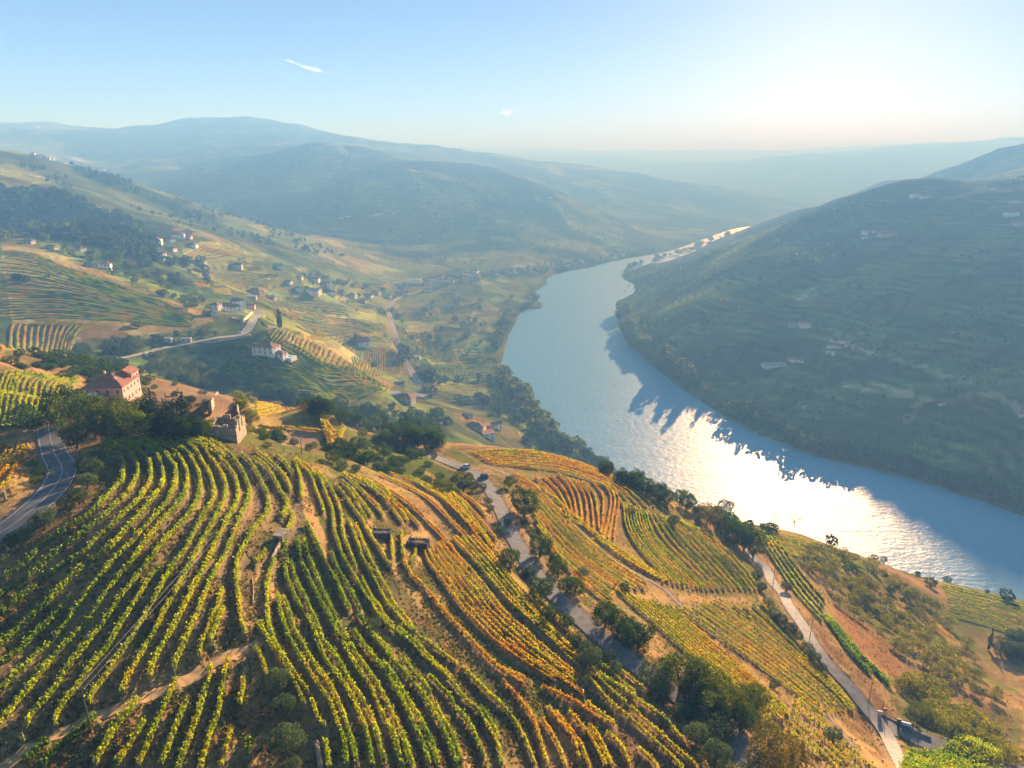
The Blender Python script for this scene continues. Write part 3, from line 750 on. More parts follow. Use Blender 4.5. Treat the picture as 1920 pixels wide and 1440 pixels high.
def build_land():
    global TINT, ZG
    BUMP = np.zeros(XG.shape)
    for pts, half, c, w in ROW_SPLAT:
        a, r = np.arctan2(pts[:, 0], pts[:, 1]), np.hypot(pts[:, 0], pts[:, 1])
        ia = np.interp(a, _az, np.arange(NA)); iv = (np.log(r) - LV0) / (_lv[1] - _lv[0])
        da = half / (r * (2 * A_FRONT / 959)); dv = half / (r * (_lv[1] - _lv[0]))
        for k in range(len(pts)):
            i0, i1 = int(np.ceil(ia[k] - da[k])), int(np.floor(ia[k] + da[k])) + 1
            j0, j1 = int(round(iv[k] - dv[k])), int(round(iv[k] + dv[k])) + 1
            if i0 < 0 or j0 < 0: continue
            s = TINT[i0:i1, j0:j1]
            s += w * (c - s)
            g = BUMP[i0:i1, j0:j1]
            np.maximum(g, (0.38 if r[k] < 230 else 0.2) * np.clip(1.15 - np.abs((np.arange(i0, i1) - ia[k]) / max(da[k], 1e-6))[:, None] ** 2, 0, 1), out=g)
    ZG += BUMP
    right = (XG * 0.838 + YG * 0.547 > 560) & (YG < 2600) & (XG > 60)
    rb = np.array(RIGHT_BANK[3:30])
    zonearr = np.zeros(XG.shape, int)                         # 0 near hill
    zonearr[RG > 330] = 1                                     # valley side
    ex = in_poly(XG, YG, [tuple(p) for p in _r] + [(6000, 4600), (9000, 4600), (9000, -2000), (1100, -2000)])
    zonearr[ex & (RG > 330)] = 2
    zonearr[(RG > 2080) & ~(ex & (YG < 3200))] = 3
    idx = np.arange(NA * NR).reshape(NA, NR)
    nxt = np.roll(idx, -1, axis=0)
    q = np.stack([nxt[:, :-1], nxt[:, 1:], idx[:, 1:], idx[:, :-1]], -1).reshape(-1, 4)
    zf = zonearr[:, :-1].reshape(-1)
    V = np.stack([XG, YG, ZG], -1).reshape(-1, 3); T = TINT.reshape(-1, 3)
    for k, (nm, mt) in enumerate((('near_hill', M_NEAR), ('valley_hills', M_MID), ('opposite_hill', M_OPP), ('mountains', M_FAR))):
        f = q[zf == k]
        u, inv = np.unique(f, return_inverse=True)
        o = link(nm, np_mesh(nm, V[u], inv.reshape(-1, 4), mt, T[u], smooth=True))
        o['kind'] = 'structure'
    # the ground straight below the viewpoint
    ring = idx[:, 0]
    Vc = np.vstack([V[ring], [[0, 0, float(V[ring][:, 2].mean())]]])
    f = np.stack([np.full(NA, NA), np.arange(NA), np.roll(np.arange(NA), -1)], 1)
    o = link('hilltop', np_mesh('hilltop', Vc, f[:, ::-1], M_NEAR, np.tile(SOIL * 1.3, (NA + 1, 1)))); o['kind'] = 'structure'

# ------------------------------------------------------------------ water
def build_river():
    m, nt, b = new_mat('river_water'); N = nt.nodes.new; L = nt.links.new
    b.inputs['Base Color'].default_value = (0.13, 0.38, 0.62, 1)
    b.inputs['Roughness'].default_value = 0.36
    b.inputs['IOR'].default_value = 1.333
    b.inputs['Specular IOR Level'].default_value = 0.24
    tc = N('ShaderNodeTexCoord')
    mp = N('ShaderNodeMapping'); mp.inputs['Scale'].default_value = (0.55, 1.0, 1.0); L(tc.outputs['Object'], mp.inputs['Vector'])
    prev = None
    for s, st, d in ((1.1, 0.8, 0.3), (0.25, 0.6, 0.9), (0.03, 0.2, 4.0)):
        n = N('ShaderNodeTexNoise'); n.inputs['Scale'].default_value = s; n.inputs['Detail'].default_value = 3
        L(mp.outputs[0], n.inputs['Vector'])
        bp = N('ShaderNodeBump'); bp.inputs['Strength'].default_value = st; bp.inputs['Distance'].default_value = d
        L(n.outputs['Fac'], bp.inputs['Height'])
        if prev: L(prev, bp.inputs['Normal'])
        prev = bp.outputs[0]
    L(prev, b.inputs['Normal'])
    me = np_mesh('river', np.array([(-700, -400, 0), (5200, -400, 0), (5200, 5400, 0), (-700, 5400, 0)]), np.array([(0, 1, 2, 3)]), m)
    o = link('river', me); o['kind'] = 'structure'

def build_roads():
    for r in ROADS:
        nm, g = r['name'], r['path']
        if nm in ('dirt_track', 'vineyard_track', 'farm_track'):
            ribbon(nm, g, r['width'] / 2, 0.09, r['mat'], nacross=7, follow=True, ragged=0.4)
        else:
            ribbon(nm, g, r['width'] / 2, 0.10, r['mat'], nacross=3)
    # painted lines of the marked road and of the hill road
    for side in (-2.15, 2.15):
        ribbon('road_line', G_LEFT, 0.065, 0.125, M_PAINT, side=side, nacross=2)
    ribbon('road_line', G_LEFT, 0.06, 0.125, M_PAINT, side=0.0, nacross=2)
    for side in (-3.4, 3.4):
        ribbon('road_line', G_MID, 0.15, 0.13, M_PAINT, side=side, nacross=2)
    for side in (-2.2, -0.75, 0.75, 2.2):
        ribbon('rail', G_RAIL, 0.12, 0.25, M_STEEL, side=side, nacross=2)
# ------------------------------------------------------------------ vines
GREEN = np.array((0.115, 0.190, 0.012)); LIME = np.array((0.30, 0.33, 0.012)); YELLOW = np.array((0.42, 0.30, 0.020)); ORANGE = np.array((0.36, 0.155, 0.022)); RUST = np.array((0.22, 0.065, 0.02)); DKGREEN = np.array((0.035, 0.065, 0.012))
PAL = {   # how much of each leaf colour: dark green, green, lime, yellow, orange, rust
    'green': (0.15, 0.38, 0.32, 0.13, 0.02, 0.0),
    'lime': (0.07, 0.32, 0.43, 0.16, 0.02, 0.0),
    'mixed': (0.07, 0.24, 0.38, 0.23, 0.07, 0.01),
    'gold': (0.04, 0.12, 0.28, 0.34, 0.18, 0.04),
    'autumn': (0.03, 0.08, 0.20, 0.32, 0.27, 0.10),
    'red': (0.03, 0.05, 0.10, 0.27, 0.35, 0.20),
    'olive': (0.20, 0.38, 0.28, 0.11, 0.03, 0.0),
}
LEAFCOL = np.array([DKGREEN, GREEN, LIME, YELLOW, ORANGE, RUST])

def leaf_colours(n, pal, x, y):
    """random leaf colours that drift along and between the vines"""
    cum = np.cumsum(PAL[pal]); cum = cum / cum[-1]
    drift = 0.55 * fbm(x / 5.0, y / 5.0, 2, 201) + 0.45 * fbm(x / 22.0, y / 22.0, 2, 203)
    u = np.clip(rng.random(n) * 0.46 + 0.27 + 0.52 * drift, 0, 0.9999)
    k = np.searchsorted(cum, u)
    c = LEAFCOL[np.clip(k, 0, 5)]
    return c * (0.84 + 0.32 * rng.random((n, 1)))

def quads(c, size, nrm_jit=1.0, up=0.25, aspect=1.0):
    """randomly turned leaf quads at centres c"""
    n = len(c)
    d = rng.normal(size=(n, 3)); d[:, 2] = d[:, 2] * 0.8 + up
    d /= np.linalg.norm(d, axis=1)[:, None]
    a = rng.normal(size=(n, 3)); a -= d * (a * d).sum(1)[:, None]; a /= np.linalg.norm(a, axis=1)[:, None] + 1e-9
    b = np.cross(d, a)
    s = (size * (0.7 + 0.6 * rng.random(n)))[:, None] if np.ndim(size) == 0 else (size * (0.7 + 0.6 * rng.random(n)))[:, None]
    a = a * s * aspect; b = b * s
    V = np.stack([c - a * 0.5, c + b * 0.5 , c + a * 0.5, c - b * 0.5], 1) if False else np.stack([c - a - b * 0.6, c + a * 0.75 - b, c + a + b * 0.6, c - a * 0.75 + b], 1) * 1.0
    return V.reshape(-1, 3)

ORD = 'first second third fourth fifth sixth seventh eighth ninth tenth eleventh twelfth thirteenth fourteenth fifteenth sixteenth seventeenth eighteenth nineteenth twentieth'.split()
ORD += ['twenty ' + x for x in ORD[:9]] + ['thirtieth'] + ['thirty ' + x for x in ORD[:9]]
ROW_LEN = [0.0]; N_ROWS = [0]
def vine_row(pp, pal, label, group, h=1.10, w=0.225, dens=1.0, world=None, gap=0.06, trunks=True, skip_splat=False):
    P = spline(ground(pp), step=0.5) if world is None else world
    if len(P) < 3: return
    P = P.copy()
    if world is None:                                  # a hidden dip can throw a stray point: keep the walk continuous
        st = np.linalg.norm(np.diff(P[:, :2], axis=0), axis=1)
        if (st > 6).any(): return
    dist = float(np.median(np.hypot(P[:, 0], P[:, 1])))
    s = np.r_[0, np.cumsum(np.linalg.norm(np.diff(P[:, :2], axis=0), axis=1))]
    L = s[-1]
    if L < 1.0: return
    ROW_LEN[0] += L; N_ROWS[0] += 1
    slant = math.hypot(dist, 80)
    leaf = 0.082 * max(1.0, slant / 125.0)
    per_m = dens * 96 * (0.082 / leaf) ** 1.5
    n = max(12, int(L * per_m))
    t = rng.random(n) * L
    # a vine stands about every metre: foliage bunches round it
    t = t + 0.14 * np.sin(2 * math.pi * t / 0.95) / 0.95
    x = np.interp(t, s, P[:, 0]); y = np.interp(t, s, P[:, 1])
    dx = np.interp(t + 0.3, s, P[:, 0]) - np.interp(t - 0.3, s, P[:, 0]); dy = np.interp(t + 0.3, s, P[:, 1]) - np.interp(t - 0.3, s, P[:, 1])
    ll = np.hypot(dx, dy) + 1e-9
    vig = 0.5 + 0.5 * fbm(t / 2.6, np.full(n, 7.7 + L), 2, N_ROWS[0] % 97)           # vigour varies along the row
    cell = np.floor(t / 0.95); cv_ = _hash(cell, np.full(n, 3.0), N_ROWS[0])
    keep = (vig > gap * 1.6 + 0.02) & (cv_ > 0.025)
    ang = rng.random(n) * 2 * math.pi; rad = np.sqrt(rng.random(n)) * 0.45 + 0.55
    ww = w * (0.70 + 0.75 * vig) * (0.9 + 0.2 * cv_); top = h * (0.66 + 0.62 * vig) * (0.92 + 0.16 * cv_)
    bot = 0.26
    off = np.cos(ang) * rad * ww + 0.07 * vnoise(t / 1.7, np.full(n, 3.3), N_ROWS[0])
    zz = bot + (top - bot) * (0.5 + 0.5 * np.sin(ang) * rad)
    shoot = rng.random(n) < 0.05                                                     # loose shoots
    zz = np.where(shoot, top + 0.2 * rng.random(n), zz); off = np.where(shoot, off * 1.5, off)
    c = np.stack([x - dy / ll * off, y + dx / ll * off, np.zeros(n)], 1)
    bank = 0.34 if slant < 230 else 0.2
    c[:, 2] = height(x, y) * 0.6 + height(c[:, 0], c[:, 1]) * 0.4 + zz + bank
    c = c[keep]; n = len(c)
    if n < 4: return
    V = quads(c, leaf)
    colr = leaf_colours(n, pal, c[:, 0], c[:, 1])
    # opaque core added inside the row to throw solid shadow, toned darker
    cs = np.arange(0, L, 0.8)
    if len(cs) >= 3 and gap < 0.12:
        qx, qy = np.interp(cs, s, P[:, 0]), np.interp(cs, s, P[:, 1])
        tx, ty = np.gradient(qx), np.gradient(qy); tl = np.hypot(tx, ty) + 1e-9
        cv = 0.5 + 0.5 * fbm(cs / 2.6, np.full(len(cs), 7.7 + L), 2, N_ROWS[0] % 97)
        zb = height(qx, qy) + bank
        miss = np.where(_hash(np.floor(cs / 0.95), np.full(len(cs), 3.0), N_ROWS[0]) < 0.025, 0.15, 1.0)
        CV = []
        for u, v in ((-0.75, 0.30), (-0.5, 0.78), (0.5, 0.78), (0.75, 0.30)):
            o_ = u * w * (0.6 + 0.7 * cv) * (0.8 + 0.4 * rng.random(len(cs)))
            CV.append(np.stack([qx - ty / tl * o_, qy + tx / tl * o_, zb + bot * 0.6 + v * (h * (0.62 + 0.45 * cv) - bot) * miss * (0.85 + 0.3 * rng.random(len(cs)))], 1))
        CV = np.stack(CV, 1); ii = np.arange(len(cs) * 4).reshape(-1, 4)
        CQ = np.stack([ii[:-1, :-1], ii[1:, :-1], ii[1:, 1:], ii[:-1, 1:]], -1).reshape(-1, 4)
        core = (CV.reshape(-1, 3), CQ, np.repeat(leaf_colours(len(cs), pal, qx, qy) * 0.8, 4, 0))
    else:
        core = (np.zeros((0, 3)), np.zeros((0, 4), int), np.zeros((0, 3)))
    base = np.array((P[len(P) // 2, 0], P[len(P) // 2, 1], P[len(P) // 2, 2]))
    me = np_mesh('vine_row', np.vstack([V, core[0]]) - base, np.vstack([np.arange(4 * n).reshape(-1, 4), core[1] + 4 * n]), M_LEAF, np.vstack([np.repeat(colr, 4, 0), core[2]]))
    o = link('vine_row', me, loc=base)
    tag(o, label, 'vine row', group)
    if trunks and slant < 150:
        k = max(2, int(L / 1.15)); tt = (np.arange(k) + 0.5) * L / k
        bx = np.interp(tt, s, P[:, 0]); by = np.interp(tt, s, P[:, 1]); bz = height(bx, by)
        jx, jy = rng.normal(0, 0.07, k), rng.normal(0, 0.07, k)
        hw = 0.045 * max(1, slant / 90)
        b4 = np.stack([np.stack([bx + sx * hw, by + sy * hw, bz + bank - 0.3], 1) for sx, sy in ((-1, -1), (1, -1), (1, 1), (-1, 1))], 1)
        t4 = np.stack([np.stack([bx + jx + sx * hw * .7, by + jy + sy * hw * .7, bz + bank + 0.5], 1) for sx, sy in ((-1, -1), (1, -1), (1, 1), (-1, 1))], 1)
        VV = np.concatenate([b4, t4], 1).reshape(-1, 3) - base
        q = np.array([(0, 1, 5, 4), (1, 2, 6, 5), (2, 3, 7, 6), (3, 0, 4, 7)])
        Q = (np.arange(k)[:, None, None] * 8 + q[None]).reshape(-1, 4)
        st = link('vine_stems', np_mesh('vine_stems', VV, Q, M_BARK), o); st['kind'] = 'stuff'
    if slant < 150 and L > 6:
        k = max(2, int(L / 4.5)); tt = np.linspace(0.2, L - 0.2, k)
        bx = np.interp(tt, s, P[:, 0]); by = np.interp(tt, s, P[:, 1]); bz = height(bx, by) + bank
        hw = 0.032 * max(1, slant / 90)
        b4 = np.stack([np.stack([bx + sx * hw, by + sy * hw, bz - 0.3], 1) for sx, sy in ((-1, -1), (1, -1), (1, 1), (-1, 1))], 1)
        t4 = b4.copy(); t4[:, :, 2] = (bz + h * 1.12 + 0.1 * rng.random(k))[:, None]
        VV = np.concatenate([b4, t4], 1).reshape(-1, 3) - base
        q = np.array([(0, 1, 5, 4), (1, 2, 6, 5), (2, 3, 7, 6), (3, 0, 4, 7), (4, 5, 6, 7)])
        st = link('vine_posts', np_mesh('vine_posts', VV, (np.arange(k)[:, None, None] * 8 + q[None]).reshape(-1, 4), M_WOOD), o); st['kind'] = 'stuff'
    if not skip_splat:
        if slant < 260:
            splat(P[::1], 0.5, STRAW * 0.85 if pal in ('autumn', 'red', 'gold') else np.array((0.27, 0.185, 0.075)), 0.5)

def rows(pps, pal, label, group, **k):
    for i, pp in enumerate(pps): vine_row(pp, pal, label[i] if isinstance(label, (list, tuple)) else label, group, **k)

def block(guides, counts, pal, label, group, trim=None, step=0.6, jitter=0.0, **k):
    frm = k.pop('frm', None)
    k.setdefault('h', 0.84); k.setdefault('w', 0.15)
    """rows interpolated on the land between guide rows given at pixels"""
    G = [spline(ground(g), n=60) for g in guides]
    curves = []
    for i in range(len(G) - 1):
        n = counts[i]
        for j in range(n + (1 if i == len(G) - 2 else 0)):
            f = j / n
            curves.append(G[i] * (1 - f) + G[i + 1] * f)
    for ci, c in enumerate(curves):
        c = c[:, :2]
        if jitter:
            a0, a1 = int(rng.integers(0, 1 + int(60 * jitter))), 60 - int(rng.integers(0, 1 + int(60 * jitter)))
            c = c[a0:a1]
        c = spline(c, step=step)
        P = np.column_stack([c, height(c[:, 0], c[:, 1])])
        segs = [P]
        if trim is not None:
            ins = in_poly(P[:, 0], P[:, 1], trim)
            segs = []; cur = []
            for p, b in zip(P, ins):
                if b: cur.append(p)
                elif cur: segs.append(np.array(cur)); cur = []
            if cur: segs.append(np.array(cur))
        for sgm in segs:
            if len(sgm) > 6:
                vine_row(None, pal if isinstance(pal, str) else pal[ci % len(pal)], f'{label}, {ORD[ci]} from {frm}' if frm else label, group, world=sgm, **k)

def build_near_vines():
    g = 'vine rows curving over the near hilltop'
    lab = 'tall yellow green vine row curving over the hilltop above the dirt track'
    rows([
        [(200, 852), (222, 857), (233, 870), (233, 890), (232, 908), (217, 923), (200, 942), (183, 960), (150, 985), (117, 1008), (83, 1030), (58, 1057), (33, 1078), (10, 1093)],
        [(193, 840), (217, 843), (242, 853), (255, 867), (260, 883), (258, 903), (247, 923), (233, 940), (200, 973), (167, 1000), (133, 1028), (117, 1038), (75, 1075), (47, 1097), (17, 1115), (-8, 1132)],
        [(192, 834), (225, 838), (250, 845), (267, 855), (282, 873), (285, 893), (282, 913), (267, 938), (250, 957), (217, 988), (183, 1017), (160, 1042), (125, 1068), (75, 1103), (50, 1123), (17, 1148), (-8, 1165)],
        [(200, 830), (240, 834), (272, 842), (292, 857), (303, 875), (308, 900), (305, 917), (283, 950), (250, 988), (217, 1027), (192, 1047), (158, 1073), (125, 1103), (87, 1143), (63, 1165), (33, 1192), (10, 1212), (-8, 1228)],
        [(225, 829), (265, 834), (297, 846), (318, 867), (330, 883), (332, 907), (327, 925), (313, 950), (290, 978), (247, 1027), (217, 1058), (183, 1100), (155, 1137), (125, 1182), (92, 1220), (67, 1242), (50, 1260), (25, 1282), (-8, 1312)],
        [(138, 1128), (100, 1170), (67, 1203), (33, 1235), (-5, 1257)],
        [(255, 828), (300, 836), (325, 850), (340, 867), (352, 890), (353, 908), (347, 937), (327, 962), (297, 997), (250, 1060), (222, 1092), (197, 1127), (172, 1167), (142, 1203), (108, 1237), (67, 1290), (37, 1325), (13, 1355), (-5, 1378)],
        [(290, 829), (325, 838), (348, 852), (360, 867), (373, 890), (377, 913), (375, 937), (360, 967), (335, 997), (305, 1028), (288, 1053), (255, 1095), (222, 1140), (200, 1173), (175, 1207), (142, 1247), (120, 1278), (100, 1310), (70, 1342), (53, 1367), (47, 1400)],
        [(320, 829), (350, 838), (368, 852), (377, 867), (392, 890), (400, 913), (402, 937), (393, 957), (377, 985), (352, 1033), (330, 1062), (313, 1093), (280, 1153), (255, 1197), (217, 1253), (197, 1283), (180, 1305), (170, 1327)],
        [(303, 1072), (287, 1087), (263, 1127), (233, 1173), (208, 1217), (175, 1258), (147, 1297), (127, 1323), (110, 1350), (107, 1370)],
        [(345, 828), (373, 838), (388, 853), (397, 868), (410, 883), (422, 907), (425, 930), (418, 953), (400, 990), (380, 1025), (360, 1062), (343, 1095), (327, 1127), (305, 1167), (285, 1207), (260, 1250), (242, 1282), (232, 1310)],
        [(370, 828), (392, 838), (405, 852), (414, 867), (430, 882), (442, 902), (448, 930), (443, 955), (427, 985), (407, 1022), (393, 1057), (377, 1087), (363, 1113), (347, 1148), (327, 1187), (305, 1223), (290, 1254), (283, 1283)],
        [(395, 832), (412, 842), (424, 852), (440, 867), (455, 890), (465, 913), (470, 933), (463, 953), (447, 988), (433, 1026), (417, 1060), (402, 1087), (390, 1113), (380, 1140), (368, 1170), (352, 1207), (333, 1250), (328, 1270)],
        [(418, 1113), (413, 1137), (400, 1170), (387, 1200), (378, 1228), (377, 1242)],
        [(421, 1150), (412, 1170), (404, 1190), (396, 1213)],
        [(228, 826), (300, 827), (350, 831), (395, 845), (425, 865)], [(210, 838), (262, 842), (300, 851), (330, 866)], [(200, 845), (240, 847), (270, 858)],
        [(275, 838), (330, 848), (365, 862)], [(330, 833), (380, 845), (412, 862)],
    ], 'lime', [f'{ORD[i]} long vine row arching over the hilltop, counted from the marked road' for i in range(5)] + ['short vine row wedged low between the hilltop arcs at the photo edge']
       + [f'{ORD[i]} long vine row arching over the hilltop, counted from the marked road' for i in (5, 6, 7)] + ['shorter vine row starting halfway down between the hilltop arcs']
       + [f'{ORD[i]} long vine row arching over the hilltop, counted from the marked road' for i in (8, 9, 10)] + ['short vine row beside the dark earth lane above the dirt track', 'shortest vine row beside the dark earth lane above the dirt track']
       + [f'{ORD[i]} short vine row along the hilltop crest under the manor grove' for i in range(5)], g)
    g2 = 'vine rows on the terrace between the dark lane and the dry bank'
    l2 = 'green vine row between the dark earth lane and the dry stone bank'
    rows([
        [(453, 857), (472, 875), (488, 903), (500, 930), (505, 953), (500, 972), (480, 997), (460, 1031), (448, 1053), (445, 1078), (445, 1107), (450, 1137), (453, 1170), (460, 1195)],
        [(477, 863), (502, 883), (517, 908), (530, 932), (540, 950), (535, 967), (527, 975)],
        [(550, 967), (548, 988), (538, 1007), (537, 1033), (535, 1042), (527, 1048)],
        [(517, 1055), (508, 1077), (503, 1103), (502, 1137), (503, 1162), (508, 1190), (518, 1217), (535, 1247), (552, 1270), (572, 1298), (588, 1330), (598, 1358), (613, 1373)],
        [(612, 1400), (617, 1433), (620, 1450)],
        [(487, 1178), (502, 1207), (522, 1240), (547, 1277), (560, 1303), (573, 1330)],
        [(480, 850), (502, 867), (518, 882), (535, 900), (547, 927)], [(518, 858), (535, 873), (550, 893)], [(553, 870), (563, 900), (567, 942)],
        [(500, 1040), (492, 1050), (480, 1062)],
        [(478, 1222), (490, 1240), (497, 1258), (501, 1278)],
    ], 'lime', l2, g2)
    g3 = 'short vine rows below the dirt track'
    l3 = 'short green and orange vine row running downhill from the dirt track'
    rows([
        [(395, 1257), (395, 1280), (383, 1317), (373, 1350), (360, 1388), (343, 1433), (336, 1455)],
        [(430, 1243), (422, 1275), (417, 1313), (410, 1350), (397, 1383), (383, 1433), (378, 1455)],
        [(457, 1282), (457, 1300), (452, 1330)], [(435, 1378), (430, 1400), (420, 1433), (417, 1450)],
        [(333, 1283), (323, 1307), (307, 1342), (290, 1380), (280, 1405), (262, 1445)],
        [(353, 1323), (343, 1347), (332, 1375), (320, 1408), (305, 1442)],
        [(273, 1362), (258, 1388), (238, 1420), (222, 1445)],
        [(260, 1320), (247, 1342), (225, 1367), (200, 1408), (180, 1445)],
    ], 'mixed', l3, g3)
    rows([[(180, 1353), (150, 1383), (108, 1417), (80, 1450)], [(93, 1397), (67, 1422), (45, 1442)], [(470, 1395), (465, 1425)]], 'olive', 'dark bushy vine row along the lower edge of the dirt track', 'dark bushy rows below the dirt track', w=0.4)
    g4 = 'paired vine rows on the central slope'
    l4 = 'bright green vine row, one of a pair running down the central slope'
    rows([
        [(540, 1058), (537, 1083), (550, 1117), (563, 1143), (580, 1170), (593, 1200), (602, 1225), (617, 1255), (635, 1278), (653, 1305), (667, 1330), (678, 1357), (688, 1383), (695, 1417), (701, 1448)],
        [(547, 1063), (555, 1093), (570, 1123), (583, 1153), (597, 1183), (607, 1210), (627, 1238), (643, 1263), (660, 1292), (677, 1317), (692, 1345), (703, 1370), (710, 1397), (722, 1440)],
        [(523, 1128), (527, 1153), (535, 1183), (547, 1212), (560, 1236), (577, 1263), (593, 1290), (615, 1320), (627, 1347), (635, 1370), (647, 1400), (651, 1448)],
        [(533, 1128), (542, 1153), (550, 1183), (563, 1208), (577, 1232), (593, 1260), (615, 1290), (630, 1317), (643, 1345), (653, 1373), (660, 1400), (671, 1445)],
        [(560, 1020), (563, 1048), (568, 1067), (582, 1095), (598, 1130), (615, 1160), (630, 1190), (647, 1220), (660, 1247), (677, 1272), (697, 1300), (710, 1333), (723, 1358), (738, 1387), (747, 1417), (755, 1448)],
        [(570, 1018), (578, 1048), (588, 1072), (598, 1097), (610, 1130), (625, 1157), (638, 1187), (655, 1213), (670, 1240), (693, 1270), (717, 1308), (728, 1333), (743, 1363), (757, 1392), (765, 1420), (774, 1448)],
        [(577, 987), (590, 1015), (603, 1045), (617, 1073), (633, 1100), (645, 1130), (657, 1152)],
        [(622, 1043), (633, 1073), (653, 1107), (667, 1133), (677, 1152)],
        [(673, 1160), (687, 1182), (698, 1200), (711, 1217), (727, 1235), (742, 1252), (760, 1272), (782, 1297), (802, 1327), (820, 1357), (835, 1388), (848, 1417), (858, 1448)],
        [(665, 1193), (680, 1215), (693, 1232), (709, 1250), (723, 1272), (740, 1298), (755, 1323), (768, 1347), (780, 1375), (793, 1403), (805, 1445)],
        [(718, 1250), (737, 1275), (752, 1300), (768, 1327), (785, 1353), (798, 1378), (810, 1405), (822, 1445)],
        [(755, 1242), (773, 1267), (793, 1288), (808, 1312)], [(817, 1330), (833, 1363), (850, 1392), (866, 1440)],
        [(805, 1275), (827, 1298), (842, 1312), (858, 1340), (878, 1364), (893, 1392), (909, 1432)],
        [(903, 1338), (923, 1370), (935, 1392)], [(690, 1190), (705, 1205), (722, 1222), (740, 1238)],
    ], 'green', l4, g4, h=1.2, w=0.235)
    l5 = 'yellow green vine row crossing the upper central slope beside the dry banks'
    g5 = 'vine rows on the upper central slope'
    rows([
        [(555, 867), (577, 880), (593, 900)], [(560, 873), (582, 895), (593, 923), (605, 953), (607, 967)],
        [(577, 880), (600, 902), (610, 927), (618, 947), (625, 967), (625, 993), (633, 1018), (643, 1048), (657, 1074), (677, 1107), (693, 1133), (710, 1160), (735, 1187), (765, 1208), (793, 1237), (827, 1266), (852, 1293), (873, 1320), (898, 1343), (920, 1380), (933, 1408), (942, 1445)],
        [(593, 887), (615, 913), (632, 943), (640, 970), (642, 998), (648, 1020), (660, 1050), (668, 1070)],
        [(680, 1090), (698, 1130), (713, 1147), (723, 1167), (752, 1190), (782, 1215), (810, 1245), (843, 1273)],
        [(655, 982), (663, 1003), (673, 1028), (683, 1056), (698, 1083), (713, 1113), (727, 1140), (747, 1163), (765, 1185), (790, 1203), (820, 1225), (847, 1245), (873, 1263), (895, 1287), (917, 1310), (940, 1330), (960, 1353), (978, 1383), (990, 1408), (1003, 1445)],
        [(667, 990), (680, 1020), (693, 1050), (710, 1085), (727, 1113), (742, 1143), (765, 1170), (780, 1195)],
        [(630, 915), (647, 933), (660, 953), (677, 978), (693, 1007), (710, 1032), (723, 1053), (735, 1068)],
        [(650, 920), (667, 943), (687, 978)], [(640, 907), (660, 923), (680, 948), (698, 972)], [(643, 893), (668, 915), (690, 937), (710, 957), (720, 973)],
        [(653, 895), (690, 915), (718, 938), (737, 960), (756, 985)], [(668, 897), (702, 918), (727, 940), (750, 962), (765, 980)],
        [(680, 903), (718, 922), (743, 947), (768, 970), (788, 993)],
        [(733, 1010), (735, 1030), (736, 1052)], [(753, 1003), (754, 1030), (757, 1050)], [(783, 1028), (777, 1050), (770, 1062)],
    ], 'mixed', l5, g5, h=0.92, w=0.17)
    # orange rows between the straw path and the main road
    l6 = 'orange and green vine row running down beside the main road'
    g6 = 'orange vine rows beside the main road'
    D0 = [(757, 1055), (772, 1083), (793, 1103), (818, 1133), (843, 1165), (868, 1190), (907, 1233), (940, 1262), (973, 1274), (993, 1284)]
    c10 = [(702, 907), (743, 932), (777, 957), (807, 987), (827, 1007), (852, 1037), (877, 1065), (907, 1100), (937, 1142), (970, 1173), (1000, 1200), (1037, 1233), (1073, 1262), (1098, 1288)]
    block([[(793, 1030), (803, 1055), (820, 1080), (845, 1115), (868, 1145), (900, 1180), (930, 1208), (960, 1232), (1000, 1258), (1048, 1290)],
           [(830, 1015), (852, 1040), (877, 1068), (907, 1102), (937, 1142), (970, 1175), (1000, 1202), (1037, 1235), (1073, 1264), (1098, 1288)]], [6], ['autumn', 'gold', 'autumn'], 'orange vine row between straw path and roadside rows', 'orange rows beside the straw path', frm='the straw path', h=0.72, jitter=0.05)
    block([[(840, 1005), (880, 1045), (920, 1092), (955, 1132), (985, 1160), (1015, 1188), (1050, 1222), (1085, 1256)], [(885, 1010), (918, 1048), (958, 1096), (990, 1138), (1035, 1184), (1072, 1222), (1105, 1250)]], [4], ['gold', 'autumn', 'mixed'], 'orange and gold vine row close above the main road', 'orange and gold rows above the road', frm='the straw path', h=0.72, jitter=0.06)
    block([[(740, 890), (790, 913), (830, 940), (865, 975), (890, 1005)], [(800, 900), (840, 925), (875, 960), (905, 1000), (935, 1045)]], [4], ['gold', 'mixed', 'autumn'], 'gold vine row below the thicket of dark trees', 'gold rows below the thicket', frm='the stone tanks', h=0.75, jitter=0.1)
    rows([D0, c10[:6], [(715, 895), (770, 920), (815, 950), (850, 985), (880, 1015), (913, 1052), (953, 1100), (987, 1142), (1033, 1188), (1070, 1225)],
          [(730, 890), (790, 915), (835, 945), (875, 985), (910, 1030), (950, 1080), (985, 1118), (1020, 1155)],
          [(825, 925), (860, 958), (890, 990), (920, 1025), (945, 1060)], [(838, 920), (875, 950), (905, 985), (930, 1015)], [(850, 917), (885, 943), (912, 972)],
          [(923, 1250), (957, 1275), (985, 1290)], [(1017, 1293), (1048, 1308), (1082, 1325), (1115, 1350), (1152, 1367)],
          [(957, 1217), (990, 1243), (1040, 1272), (1073, 1295), (1093, 1307)], [(990, 1217), (1032, 1245), (1058, 1267)],
          [(1000, 1120), (1030, 1150), (1060, 1180), (1090, 1210)], [(1020, 1190), (1060, 1225), (1095, 1248)]], 'autumn', l6, g6, h=0.86, w=0.16)
    l7 = 'orange vine row in the lower corner between the dry bank and roadside trees'
    g7 = 'lower vine rows beside the roadside trees'
